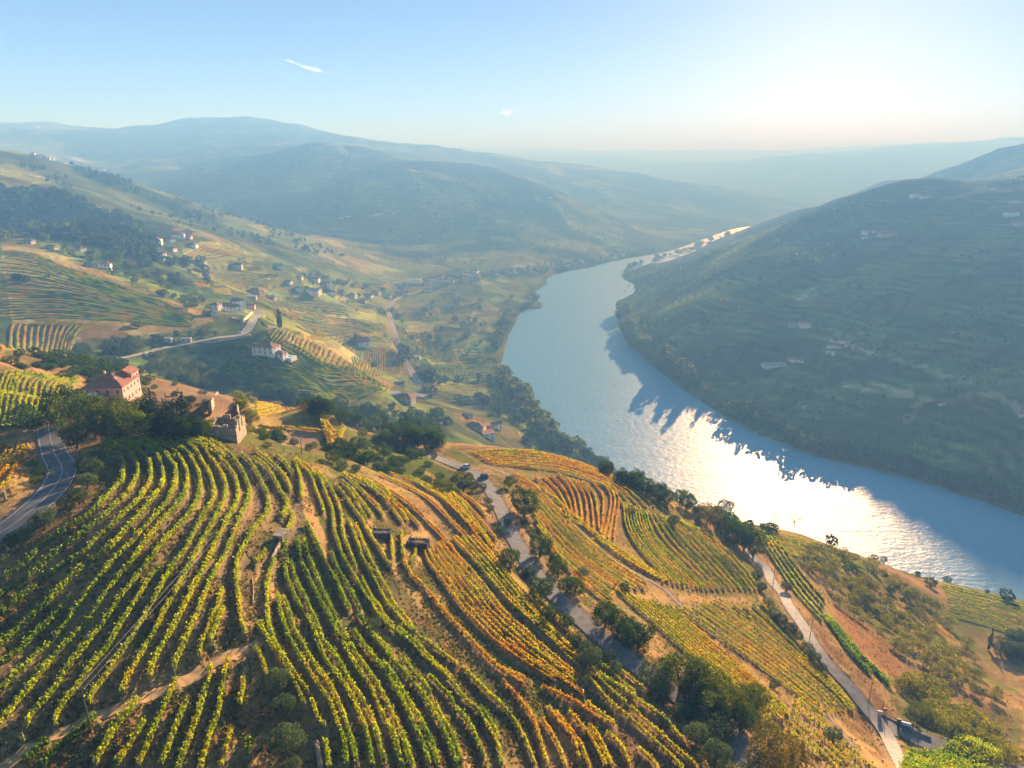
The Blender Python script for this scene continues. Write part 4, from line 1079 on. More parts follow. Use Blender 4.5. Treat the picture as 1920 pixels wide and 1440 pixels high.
    rows([
        [(1100, 1325), (1125, 1345), (1150, 1363)], [(1100, 1275), (1150, 1330), (1177, 1350), (1217, 1388), (1258, 1425), (1278, 1450)],
        [(1108, 1262), (1155, 1293), (1200, 1323), (1242, 1353), (1265, 1378), (1280, 1397)], [(1117, 1275), (1155, 1310), (1192, 1342), (1233, 1380), (1267, 1410), (1305, 1445)],
        [(1028, 1333), (1048, 1363), (1073, 1392), (1090, 1440)], [(1040, 1343), (1062, 1367), (1087, 1400), (1104, 1445)], [(1015, 1355), (1032, 1380), (1048, 1410), (1060, 1448)],
        [(1068, 1342), (1095, 1375), (1115, 1405), (1134, 1445)], [(1105, 1367), (1132, 1408), (1148, 1448)], [(1100, 1375), (1125, 1408), (1146, 1448)], [(1137, 1382), (1163, 1405), (1180, 1445)], [(1197, 1412), (1220, 1432), (1232, 1450)],
        [(943, 1283), (965, 1307), (985, 1333), (1000, 1360), (1010, 1388), (1025, 1440)], [(1130, 1255), (1165, 1285), (1190, 1305)], [(1165, 1265), (1190, 1285), (1205, 1300)],
    ], 'gold', l7, g7, h=0.9, w=0.17)
    # the right hand block above and below the earth track
    l8 = 'golden vine row curving over the far side of the hill above the river'
    g8 = 'golden vine rows above the river'
    block([[(880, 850), (960, 847), (1040, 857), (1120, 882), (1200, 917), (1265, 955)], [(925, 873), (1000, 880), (1060, 888), (1110, 905), (1150, 925), (1170, 955)]], [7], ['gold', 'autumn', 'gold', 'gold'], 'golden vine row along the crest above the river trees', 'golden vine rows on the crest', frm='the river trees', dens=1.0)
    block([[(1003, 900), (1030, 922), (1052, 950), (1062, 972)], [(1047, 893), (1067, 917), (1077, 947), (1080, 977)], [(1073, 903), (1093, 927), (1100, 960), (1100, 987)],
           [(1093, 907), (1113, 930), (1120, 963), (1123, 997)], [(1127, 907), (1143, 930), (1143, 960), (1130, 1013)], [(1150, 917), (1160, 940), (1155, 975), (1150, 1013)]], [3, 2, 2, 2, 2], ['red', 'autumn', 'red'], 'rust red vine row in the bowl', 'rust red vine rows in the bowl', frm='the car on the main road')
    block([[(1170, 947), (1173, 987), (1193, 1027), (1227, 1067), (1255, 1098)], [(1210, 963), (1227, 1007), (1277, 1060), (1327, 1110)], [(1277, 980), (1327, 1007), (1380, 1053), (1427, 1112)]], [8, 10], ['mixed', 'gold', 'mixed', 'olive'], 'golden green vine row between river trees and track', g8, frm='the rust red bowl')
    l9 = 'straw and gold vine row between the main road trees and the earth track'
    g9 = 'vine rows between main road and earth track'
    block([[(952, 888), (993, 908), (1022, 934), (1064, 978), (1113, 1026), (1163, 1066), (1238, 1110)], [(1000, 965), (1025, 1000), (1055, 1035), (1090, 1065), (1130, 1092), (1165, 1115)], [(1012, 1005), (1045, 1050), (1088, 1093), (1130, 1128), (1165, 1145)]], [6, 3], ['gold', 'autumn', 'gold', 'mixed'], 'straw and gold vine row between main road and earth track', g9, frm='the earth track', h=0.75, jitter=0.06)
    block([[(1012, 915), (1050, 946), (1105, 1001), (1165, 1048), (1243, 1096)], [(1060, 972), (1100, 995), (1140, 1022), (1195, 1055), (1255, 1095)]], [4], ['gold', 'autumn', 'mixed'], 'amber vine row along the upper edge of the earth track', 'amber vine rows along the earth track', frm='the track')
    block([[(1265, 1142), (1340, 1195), (1420, 1250), (1500, 1312), (1545, 1350)], [(1340, 1130), (1420, 1185), (1490, 1240), (1560, 1300), (1600, 1345)], [(1425, 1135), (1465, 1180), (1510, 1230), (1560, 1285), (1605, 1335)]], [7, 4], ['mixed', 'gold', 'mixed', 'gold'], 'green and gold vine row beside the pale lane', 'vine rows beside the pale lane', frm='the earth track', jitter=0.05)
    block([[(1255, 1142), (1340, 1215), (1430, 1292), (1480, 1345)], [(1150, 1105), (1210, 1160), (1300, 1240), (1400, 1320), (1450, 1380)]], [9], ['gold', 'mixed', 'gold', 'lime'], 'gold vine row between roadside grove and earth track', 'vine rows above the roadside grove', frm='the earth track', jitter=0.06)
    block([[(1490, 1310), (1560, 1375), (1640, 1450)], [(1475, 1370), (1520, 1410), (1560, 1450)]], [6], 'mixed', 'sparse vine row between grove and pale lane', 'sparse vine rows near the pale lane', frm='the lane', dens=0.7, gap=0.2)
    block([[(480, 757), (540, 766), (600, 786), (648, 806)], [(488, 800), (540, 806), (600, 812), (640, 815)]], [8], ['gold', 'autumn', 'gold'], 'golden vine row on the plot behind the ruin', 'golden vine rows behind the ruin', frm='the dark belt of trees', dens=1.2)
    block([[(54, 840), (42, 868), (22, 900), (2, 925)], [(0, 838), (-12, 850), (-25, 868)]], [6], 'autumn', 'orange vine row on the bank across the marked road', 'orange vine rows across the marked road', frm='the road')
    block([[(60, 702), (30, 740), (0, 785), (-20, 810)], [(148, 712), (130, 742), (100, 770), (60, 805)]], [9], ['lime', 'mixed', 'green'], 'green vine row beside the house drive beyond the marked road', 'vine rows beyond the marked road')
    block([[(-40, 720), (-60, 760), (-80, 800)], [(50, 700), (25, 735), (-5, 770)]], [7], ['lime', 'mixed'], 'green vine row beside the house drive beyond the marked road', 'vine rows beyond the marked road')
    block([[(1765, 1097), (1850, 1117), (1930, 1138)], [(1780, 1152), (1850, 1172), (1930, 1200)]], [8], ['lime', 'green'], 'bright green vine row on the bluff above the river bend', 'vine rows on the river bluff', frm='the water', dens=0.9)
    block([[(1430, 1000), (1500, 1012), (1570, 1040), (1640, 1075)], [(1440, 1030), (1500, 1045), (1560, 1075)]], [4], ['lime', 'green'], 'lime vine row between dark lane trees and river', 'lime vine rows near the dark lane trees', frm='the water', dens=0.8, gap=0.15)
    block([[(1700, 1416), (1780, 1410), (1850, 1398)], [(1690, 1455), (1780, 1455), (1880, 1450)]], [5], 'green', 'vine row trained over the arbour beside the lane junction', 'arbour vine rows at the lane junction', frm='the lane branch', h=1.9, w=0.9)
    block([[(1424, 1012), (1446, 1048), (1472, 1088), (1505, 1132), (1540, 1170)], [(1448, 1005), (1476, 1042), (1508, 1085), (1545, 1130)]], [4], ['green', 'lime'], 'green vine row just below the pale lane', 'green vine rows below the pale lane', frm='the lane', h=0.95, w=0.22)
    block([[(1655, 1120), (1720, 1150), (1790, 1200)], [(1700, 1240), (1780, 1270), (1850, 1300)]], [7], ['gold', 'lime', 'mixed'], 'thin vine row crossing the tan slope', 'thin vine rows on the tan slope', frm='the river', gap=0.2, dens=0.8)
    # one row beside the lane: a thick green hedge of vines
    rows([[(1555, 1165), (1580, 1195), (1610, 1232), (1640, 1262), (1668, 1290)], [(1545, 1160), (1570, 1195), (1600, 1235), (1632, 1268)]], 'olive', 'thick green vine hedge beside the ploughed strip', 'thick vine hedges beside the ploughed strip', h=1.5, w=0.8, dens=2.0)

LUMP = []
def ridge_rows(guides, counts, pal, label, group, frm=None, w=0.7, h=1.3, step=4.0, trim_px=None, jitter=0.0, lump=False):
    """rows on the far side of the valley: each a low ragged hedge of foliage"""
    G = [spline(ground(g), n=60) for g in guides]
    curves = []
    for i in range(len(G) - 1):
        for j in range(counts[i] + (1 if i == len(G) - 2 else 0)):
            f = j / counts[i]; curves.append((G[i] * (1 - f) + G[i + 1] * f)[:, :2])
    for ci, c in enumerate(curves):
        if jitter:
            c = c[int(rng.integers(0, 1 + int(60 * jitter))):60 - int(rng.integers(0, 1 + int(60 * jitter)))]
        c = spline(c, step=step)
        n = len(c)
        if n < 3: continue
        t = np.gradient(c, axis=0); t /= np.linalg.norm(t, axis=1)[:, None] + 1e-9
        nr = np.stack([-t[:, 1], t[:, 0]], 1)
        prof = [(-1, 0.0), (-0.85, 0.65), (-0.1, 1.0), (0.8, 0.7), (1, 0.0)]
        V = []
        for u, v in prof:
            ww = w * (0.75 + 0.5 * rng.random(n)); hh = h * (0.7 + 0.6 * rng.random(n))
            q = c + nr * (u * ww)[:, None] + rng.normal(0, 0.12, (n, 2))
            V.append(np.column_stack([q, height(c[:, 0], c[:, 1]) * 0.5 + height(q[:, 0], q[:, 1]) * 0.5 + v * hh - 0.1]))
        V = np.stack(V, 1); k = len(prof)
        idx = np.arange(n * k).reshape(n, k)
        Q = np.stack([idx[:-1, :-1], idx[1:, :-1], idx[1:, 1:], idx[:-1, 1:]], -1).reshape(-1, 4)
        p = pal if isinstance(pal, str) else pal[ci % len(pal)]
        colr = np.repeat(leaf_colours(n, p, c[:, 0], c[:, 1]), k, 0)
        if lump:
            LUMP.append((V.reshape(-1, 3), Q, colr)); continue
        base = np.append(c[n // 2], V[n // 2, 0, 2])
        o = link('vine_row', np_mesh('vine_row', V.reshape(-1, 3) - base, Q, M_LEAF, colr), loc=base)
        tag(o, f'{label}, {ORD[ci]} from {frm}' if frm else label, 'vine row', group)

def build_far_vines():
    ridge_rows([[(0, 468), (60, 476), (120, 500), (200, 525), (270, 552), (340, 582), (372, 592)], [(0, 540), (100, 545), (200, 560), (280, 580), (360, 604)], [(0, 600), (100, 595), (200, 600), (300, 610), (365, 612)]], [16, 11], ['mixed', 'olive'],
               'long level vine row across the terraced hillside', 'level vine rows above the hill road', 'the garden villa', jitter=0.05, w=0.42, h=0.9)
    ridge_rows([[(0, 655), (20, 630), (60, 612), (110, 604)], [(135, 650), (138, 634), (150, 620), (190, 610)]], [13], ['gold', 'mixed'], 'short golden vine row fanning out at the hillside foot', 'fan of golden vine rows', 'the hill road', w=0.8)
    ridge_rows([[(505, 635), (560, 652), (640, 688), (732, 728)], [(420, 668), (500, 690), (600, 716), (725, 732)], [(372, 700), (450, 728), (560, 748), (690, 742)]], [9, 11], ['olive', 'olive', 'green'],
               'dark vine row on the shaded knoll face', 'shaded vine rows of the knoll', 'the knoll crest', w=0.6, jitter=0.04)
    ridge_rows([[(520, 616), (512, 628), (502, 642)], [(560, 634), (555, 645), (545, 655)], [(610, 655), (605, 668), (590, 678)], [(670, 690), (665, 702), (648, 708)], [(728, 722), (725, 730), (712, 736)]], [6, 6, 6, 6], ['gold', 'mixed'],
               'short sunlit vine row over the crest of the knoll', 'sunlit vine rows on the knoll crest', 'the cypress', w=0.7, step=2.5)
    ridge_rows([[(545, 578), (600, 592), (660, 600), (700, 612)], [(540, 606), (600, 630), (660, 655), (700, 668)]], [13], ['mixed', 'olive', 'gold'], 'curved vine row on the terraces between knoll and railway', 'curved vine rows between knoll and railway', jitter=0.12, lump=True)
    ridge_rows([[(560, 560), (610, 568), (650, 575)], [(540, 576), (600, 586), (655, 592)]], [6], ['mixed', 'olive'], 'curved vine row on the terraces between knoll and railway', 'curved vine rows between knoll and railway', jitter=0.1, lump=True)
    ridge_rows([[(700, 652), (685, 672), (662, 690)], [(752, 655), (755, 672), (752, 694)]], [16], ['gold', 'autumn', 'mixed'], 'vine row in the square plot between farmhouse and railway', 'vine rows between farmhouse and railway', w=0.8, lump=True)
    ridge_rows([[(772, 640), (768, 655), (772, 668)], [(808, 640), (808, 654), (812, 666)]], [9], ['lime', 'olive'], 'green vine row in the plot east of the railway', 'vine rows beside the railway', w=0.9, lump=True)
    ridge_rows([[(765, 626), (790, 624), (815, 622)], [(768, 636), (790, 636), (812, 634)]], [4], ['mixed', 'gold'], 'pale vine row in the upper plot beside the railway', 'pale vine rows beside the railway', w=0.8, lump=True)
    ridge_rows([[(805, 686), (840, 684), (866, 685)], [(815, 711), (850, 711), (880, 711)]], [8], ['olive', 'green'], 'low green vine row in the square riverside plot', 'vine rows of the riverside plot', w=0.9, h=1.0, lump=True)
    ridge_rows([[(855, 658), (895, 656), (932, 660)], [(882, 709), (910, 707), (938, 703)]], [12], ['olive', 'mixed'], 'low vine row in the big riverside plot', 'vine rows of the big riverside plot', w=0.9, h=1.0, lump=True)
    ridge_rows([[(800, 724), (860, 722), (932, 720)], [(818, 750), (880, 748), (950, 746)]], [9], ['lime', 'gold'], 'bright yellow green row in the field near the poplars', 'yellow green rows near the poplars', w=1.0, h=0.9, lump=True)
    ridge_rows([[(350, 480), (420, 464), (490, 480)], [(365, 493), (430, 490), (480, 496)]], [5], 'gold', 'golden vine row on the rounded shoulder beyond the white hotel', 'golden vine rows beyond the white hotel', w=1.2, step=6, lump=True)
    ridge_rows([[(395, 512), (440, 508), (500, 516)], [(400, 535), (450, 535), (505, 540)]], [6], ['gold', 'lime'], 'yellow vine row in the plot beside the bent lane', 'yellow vine rows beside the bent lane', w=1.0, step=5, lump=True)
    ridge_rows([[(485, 598), (495, 606), (505, 612)], [(540, 560), (550, 572), (545, 585)]], [6], ['gold', 'mixed'], 'small vine row beside the hairpin cypress', 'vine rows beside the hairpin cypress', w=0.7, step=3, lump=True)
    for q, k in FIELD_Q:
        if k % 6 == 4: continue
        (a, b, c, d) = q                                   # far left, far right, near right, near left
        mid = lambda p, r, f: (p[0] + (r[0] - p[0]) * f, p[1] + (r[1] - p[1]) * f)
        try:
            if k % 3: ridge_rows([[a, mid(a, b, .5), b], [d, mid(d, c, .5), c]], [5 + k % 4], ['lime', 'olive', 'gold', 'mixed'][k % 4], '', '', w=0.8, h=0.9, step=5, lump=True, jitter=0.1)
            else: ridge_rows([[a, mid(a, d, .5), d], [b, mid(b, c, .5), c]], [9 + k % 5], ['lime', 'olive', 'gold', 'mixed'][k % 4], '', '', w=0.8, h=0.9, step=5, lump=True, jitter=0.1)
        except Exception:
            pass
    off = 0; VV = []; QQ = []; TT = []
    for v, q, t in LUMP:
        VV.append(v); QQ.append(q + off); TT.append(t); off += len(v)
    o = link('vine_rows', np_mesh('vine_rows', np.vstack(VV), np.vstack(QQ), M_LEAF, np.vstack(TT)))
    tag(o, 'low vine rows in the distant plots of the valley', 'vine rows', kind='stuff')
# ------------------------------------------------------------------ trees and bushes
def crown_mesh(name, lobes, n, leaf, cols, seed, flat=1.0, thin=0.0):
    """leaf clumps over a set of lobes (x, y, z, rx, rz); colour differs from clump to clump"""
    r = np.random.default_rng(seed)
    lob = np.array(lobes, float)
    area = lob[:, 3] ** 2
    k = r.choice(len(lob), n, p=area / area.sum())
    # clumps: leaves gather on bumps over each lobe
    nb = 26
    bd = r.normal(size=(len(lob), nb, 3)); bd /= np.linalg.norm(bd, axis=2)[..., None]
    b = r.integers(0, nb, n)
    d = bd[k, b] + r.normal(0, 0.30, (n, 3)); d /= np.linalg.norm(d, axis=1)[:, None]
    rad = 1.0 - 0.26 * np.abs(r.normal(size=n)) + 0.10 * (r.random((len(lob), nb))[k, b] - 0.3)
    c = lob[k, :3] + d * np.stack([lob[k, 3], lob[k, 3], lob[k, 4]], 1) * rad[:, None]
    deep = np.zeros(n, bool)
    for i in range(len(lob)):
        q = (c - lob[i, :3]) / np.array((lob[i, 3], lob[i, 3], lob[i, 4]))
        deep |= ((q ** 2).sum(1) < 0.45) & (k != i)
    keep = ~deep & (r.random(n) > thin)
    c, d, k, b = c[keep], d[keep], k[keep], b[keep]
    m = len(c)
    nrm = d * 0.7 + r.normal(0, 0.55, (m, 3)); nrm /= np.linalg.norm(nrm, axis=1)[:, None]
    a = r.normal(size=(m, 3)); a -= nrm * (a * nrm).sum(1)[:, None]; a /= np.linalg.norm(a, axis=1)[:, None]
    e = np.cross(nrm, a)
    s = (leaf * (0.6 + 0.8 * r.random(m)))[:, None]
    V = np.stack([c - a * s, c - e * s * 0.7, c + a * s, c + e * s * 0.7], 1).reshape(-1, 3)
    cols = np.array(cols)
    cb = r.integers(0, len(cols), (len(lob), nb))
    ci = np.where(r.random(m) < 0.7, cb[k, b], r.integers(0, len(cols), m))
    T = cols[ci] * (0.7 + 0.6 * r.random((m, 1)))
    return np_mesh(name, V, np.arange(4 * m).reshape(-1, 4), M_TREE, np.repeat(T, 4, 0))

def trunk_mesh(h, r0, lobes, seed):
    r = random.Random(seed); mb = MB()
    bend = [(0, 0, -0.3), (0.05 * h * r.uniform(-1, 1), 0.05 * h * r.uniform(-1, 1), h * 0.5), (0.08 * h * r.uniform(-1, 1), 0.08 * h * r.uniform(-1, 1), h)]
    mb.tube(bend, [r0 * 1.25, r0 * 0.85, r0 * 0.6], 7)
    for l in lobes[:5]:
        mb.tube([bend[2], ((bend[2][0] + l[0]) / 2, (bend[2][1] + l[1]) / 2, (h + l[2]) / 2 - 0.1), (l[0], l[1], l[2])], [r0 * 0.5, r0 * 0.32, r0 * 0.14], 5)
    return mb.mesh('trunk', M_BARK, True)

C_OLIVE = [(0.090, 0.125, 0.045), (0.066, 0.100, 0.034), (0.120, 0.150, 0.060), (0.050, 0.078, 0.026)]
C_OAK = [(0.046, 0.088, 0.014), (0.032, 0.062, 0.012), (0.075, 0.120, 0.016), (0.060, 0.085, 0.016)]
C_BROAD = [(0.075, 0.125, 0.014), (0.052, 0.092, 0.012), (0.115, 0.145, 0.016), (0.160, 0.145, 0.018)]
C_AUT = [(0.150, 0.120, 0.020), (0.100, 0.105, 0.020), (0.210, 0.140, 0.022), (0.080, 0.085, 0.022)]
C_YEL = [(0.270, 0.270, 0.018), (0.180, 0.215, 0.018), (0.320, 0.265, 0.020), (0.120, 0.155, 0.016)]
C_CON = [(0.022, 0.040, 0.022), (0.016, 0.030, 0.018), (0.032, 0.052, 0.026)]
C_CYP = [(0.022, 0.040, 0.018), (0.014, 0.028, 0.014), (0.030, 0.048, 0.020)]
C_RIV = [(0.090, 0.135, 0.034), (0.066, 0.100, 0.028), (0.125, 0.160, 0.038), (0.150, 0.160, 0.040)]
C_DRY = [(0.130, 0.110, 0.045), (0.090, 0.085, 0.035), (0.160, 0.120, 0.045)]

def lobes_round(seed, n, R0, zc, sx=1.0, sz=1.0, r=(0.30, 0.66)):
    g = random.Random(seed); out = [(0, 0, zc, R0 * 0.72, R0 * 0.72 * sz)]
    for i in range(n):
        a = 2 * math.pi * (i + g.random() * 0.7) / n; e = g.uniform(-0.45, 0.95)
        rr = R0 * g.uniform(*r)
        out.append((math.cos(a) * math.cos(e) * R0 * 0.62 * sx, math.sin(a) * math.cos(e) * R0 * 0.62 * sx, zc + math.sin(e) * R0 * 0.62 * sz, rr, rr * sz))
    return out

KINDS = {}
def make_kind(kind, variants):
    KINDS[kind] = variants     # list of (crown mesh, trunk mesh, height, half width)

def _setup_kinds():
    def rnd(kind, cols, seeds, R0, zc, sz, n, leaf, nlob, th, r0, thin=0.0):
        vs = []
        for s in seeds:
            lb = lobes_round(s, nlob, R0, zc, 1.0, sz)
            vs.append((crown_mesh('crown', lb, n, leaf, cols, s, thin=thin), trunk_mesh(th, r0, lb[1:], s), zc + R0 * sz * 1.12, R0 * 1.1))
        make_kind(kind, vs)
    rnd('olive', C_OLIVE, (1, 2, 3, 4), 2.3, 2.05, 0.90, 7000, 0.10, 12, 1.0, 0.20)
    rnd('oak', C_OAK, (11, 12, 13, 14), 3.0, 3.0, 1.04, 9000, 0.13, 15, 1.4, 0.24)
    rnd('broad', C_BROAD, (21, 22, 23), 3.2, 3.1, 0.98, 9000, 0.135, 15, 1.5, 0.22)
    rnd('autumn', C_AUT, (31, 32), 3.2, 3.1, 0.98, 8000, 0.135, 15, 1.4, 0.22, 0.05)
    rnd('yellow', C_YEL, (41, 42, 43), 2.2, 1.7, 0.85, 4200, 0.12, 11, 0.9, 0.14)
    rnd('bush', C_BROAD[:2] + C_OAK, (51, 52, 53), 1.5, 1.1, 0.85, 2200, 0.10, 8, 0.5, 0.10)
    rnd('orchard', C_YEL + C_DRY[:1] + C_BROAD[2:], (61, 62, 63), 1.8, 2.0, 0.75, 2000, 0.11, 8, 1.3, 0.10, 0.15)
    rnd('dry', C_DRY, (71, 72), 1.6, 2.1, 0.85, 800, 0.09, 8, 1.3, 0.09, 0.35)
    # conifers and cypress: stacked whorls
    vs = []
    for s in (81, 82, 83):
        g = random.Random(s); lb = []
        for i in range(9):
            f = i / 8.0; z = 1.6 + f * 9.6; rr = (1 - f) ** 0.8 * 2.7 + 0.35
            for j in range(5 if f < 0.8 else 2):
                a = 2 * math.pi * (j / 5 + g.random() * 0.15)
                lb.append((math.cos(a) * rr * 0.55, math.sin(a) * rr * 0.55, z + g.uniform(-0.4, 0.3), rr * 0.58, 0.62))
        vs.append((crown_mesh('crown', lb, 6500, 0.14, C_CON, s), trunk_mesh(10.5, 0.26, [], s), 12.0, 2.9))
    make_kind('conifer', vs)
    lb = [(0.1 * math.sin(i), 0.1 * math.cos(i * 2), 0.9 + i * 0.95, (1.05 - 0.9 * abs(i / 10 - 0.25) ** 1.5) * 1.0, 1.0) for i in range(11)]
    make_kind('cypress', [(crown_mesh('crown', lb, 5200, 0.12, C_CYP, 91), trunk_mesh(1.5, 0.2, [], 91), 11.6, 1.1)])
    # simple trees for far away
    vs = []
    for s in (101, 102, 103, 104):
        lb = lobes_round(s, 7, 3.0, 2.9, 1.0, 1.0, (0.4, 0.7))
        vs.append((crown_mesh('crown', lb, 380, 0.55, C_RIV, s), trunk_mesh(2.2, 0.25, lb[1:4], s), 6.9, 3.2))
    make_kind('far_tree', vs)
    vs = []
    for s in (111, 112, 113):
        lb = [(0.3 * math.sin(i * s), 0.3 * math.cos(i * s), 1.6 + i * 1.5, 1.5 - 0.12 * i, 1.3) for i in range(6)]
        vs.append((crown_mesh('crown', lb, 420, 0.42, C_RIV + C_YEL[:1], s), trunk_mesh(2.0, 0.2, [], s), 10.4, 1.7))
    make_kind('poplar', vs)
    vs = []
    for s in (121, 122, 123):
        lb = lobes_round(s, 6, 3.2, 2.9, 1.0, 1.1, (0.4, 0.7))
        vs.append((crown_mesh('crown', lb, 360, 0.55, C_OAK + C_CON, s), trunk_mesh(2.2, 0.25, lb[1:4], s), 7.1, 3.3))
    make_kind('far_dark', vs)

NAMES = {'olive': ('olive_tree', 'tree'), 'oak': ('oak_tree', 'tree'), 'broad': ('leafy_tree', 'tree'), 'autumn': ('autumn_tree', 'tree'), 'yellow': ('yellow_shrub', 'shrub'),
         'bush': ('bush', 'bush'), 'orchard': ('orchard_tree', 'tree'), 'dry': ('bare_shrub', 'shrub'), 'conifer': ('conifer_tree', 'tree'), 'cypress': ('cypress_tree', 'tree'),
         'far_tree': ('valley_tree', 'tree'), 'poplar': ('poplar_tree', 'tree'), 'far_dark': ('dark_tree', 'tree')}
_tk = [0]
def plant(kind, px, py, hpx, label, group=None, squash=1.0, at=None, hm=None):
    """a tree whose foot stands at a pixel of the photograph and which looks hpx pixels tall there"""
    p = ground([(px, py)])[0] if at is None else np.array(at, float)
    vs = KINDS[kind]; _tk[0] += 1
    cm, tm, H, W_ = vs[_tk[0] % len(vs)]
    if hm is None:
        cz = p[1] * CP - (p[2] - CAMZ) * SP
        dep = math.atan2(CAMZ - p[2], math.hypot(p[0], p[1]))
        # seen from above a crown shows height * cos + width * sin
        unit = H * math.cos(dep) + 0.55 * W_ * math.sin(dep)
        s = hpx * (0.86 if p[1] < 330 else 1.0) * cz / FPX / unit
    else:
        s = hm / H
    nm, cat = NAMES[kind]
    far = kind in ('far_tree', 'far_dark', 'poplar') and hpx is not None and hpx < 14
    rz = random.uniform(0, 6.28)
    loc = (p[0], p[1], p[2] - 0.05)
    if far or kind in ('yellow', 'bush'):
        o = link(nm, cm, None, loc, rz)
    else:
        o = link(nm, tm, None, loc, rz)
        link('crown', cm, o)
    o.scale = (s * squash * random.uniform(0.93, 1.08), s * squash * random.uniform(0.93, 1.08), s)
    tag(o, label, cat, group)
    return o

def plant_all(kind, spots, label, group, squash=1.0):
    down = len(spots) > 1 and kind in ('oak', 'olive', 'broad', 'autumn', 'conifer') and len((label + ', third counting downhill').split()) <= 16
    for i, (x, y, h) in enumerate(sorted(spots, key=lambda q: q[1])):
        plant(kind, x, y, h, label + (f', {ORD[i]} counting downhill' if down and min(q[1] for q in spots) > 800 else ''), group, squash)

def scatter(kind, poly, n, h, label, group, seed=1, squash=1.0, minsep=0.0):
    r = np.random.default_rng(seed)
    xs = [p[0] for p in poly]; ys = [p[1] for p in poly]
    k = 0; tries = 0; done = []
    while k < n and tries < n * 40:
        tries += 1
        x, y = r.uniform(min(xs), max(xs)), r.uniform(min(ys), max(ys))
        if not in_poly(np.array([x]), np.array([y]), poly)[0]: continue
        if minsep and any(abs(x - a) < minsep and abs(y - b) < minsep for a, b in done): continue
        done.append((x, y)); k += 1
        plant(kind, x, y, h * r.uniform(0.65, 1.35), label, group, squash)

def mass(name, poly_or_pts, n, hpx, cols, label, seed=1, poly=True, leaf_f=0.22, per=16):
    """wood or thicket far away: many small crowns joined into one mass"""
    r = np.random.default_rng(seed)
    if poly:
        xs = [p[0] for p in poly_or_pts]; ys = [p[1] for p in poly_or_pts]
        P = np.column_stack([r.uniform(min(xs), max(xs), n * 4), r.uniform(min(ys), max(ys), n * 4)])
        P = P[in_poly(P[:, 0], P[:, 1], poly_or_pts)][:n]
    else:
        P = np.asarray(poly_or_pts, float)
    G = ground(P)
    if poly and 'scrub' in name:
        cl = fbm(G[:, 0] / 70, G[:, 1] / 70, 3, 400 + seed)
        G = G[cl + r.normal(0, 0.08, len(G)) > 0.0]
    cz = G[:, 1] * CP - (G[:, 2] - CAMZ) * SP
    H = hpx * r.uniform(0.55, 1.35, len(G)) * cz / FPX
    m = len(G)
    k = np.repeat(np.arange(m), per)
    d = r.normal(size=(m * per, 3)); d /= np.linalg.norm(d, axis=1)[:, None]
    rad = (0.75 + 0.25 * r.random(m * per))[:, None]
    c = G[k] + np.column_stack([np.zeros(len(k)), np.zeros(len(k)), H[k] * 0.5]) + d * rad * np.column_stack([H[k] * 0.46, H[k] * 0.46, H[k] * 0.5])
    nr = d + r.normal(0, 0.4, d.shape); nr /= np.linalg.norm(nr, axis=1)[:, None]
    a = r.normal(size=nr.shape); a -= nr * (a * nr).sum(1)[:, None]; a /= np.linalg.norm(a, axis=1)[:, None]
    e = np.cross(nr, a); s = (H[k] * leaf_f * (0.7 + 0.6 * r.random(len(k))))[:, None]
    V = np.stack([c - a * s, c - e * s, c + a * s, c + e * s], 1).reshape(-1, 3)
    cols = np.array(cols)
    T = cols[r.integers(0, len(cols), m)][k] * (0.65 + 0.7 * r.random((len(k), 1)))
    o = link(name, np_mesh(name, V, np.arange(len(V)).reshape(-1, 4), M_TREE, np.repeat(T, 4, 0)))
    tag(o, label, 'trees' if 'wood' in name else 'scrub', kind='stuff')
    return o

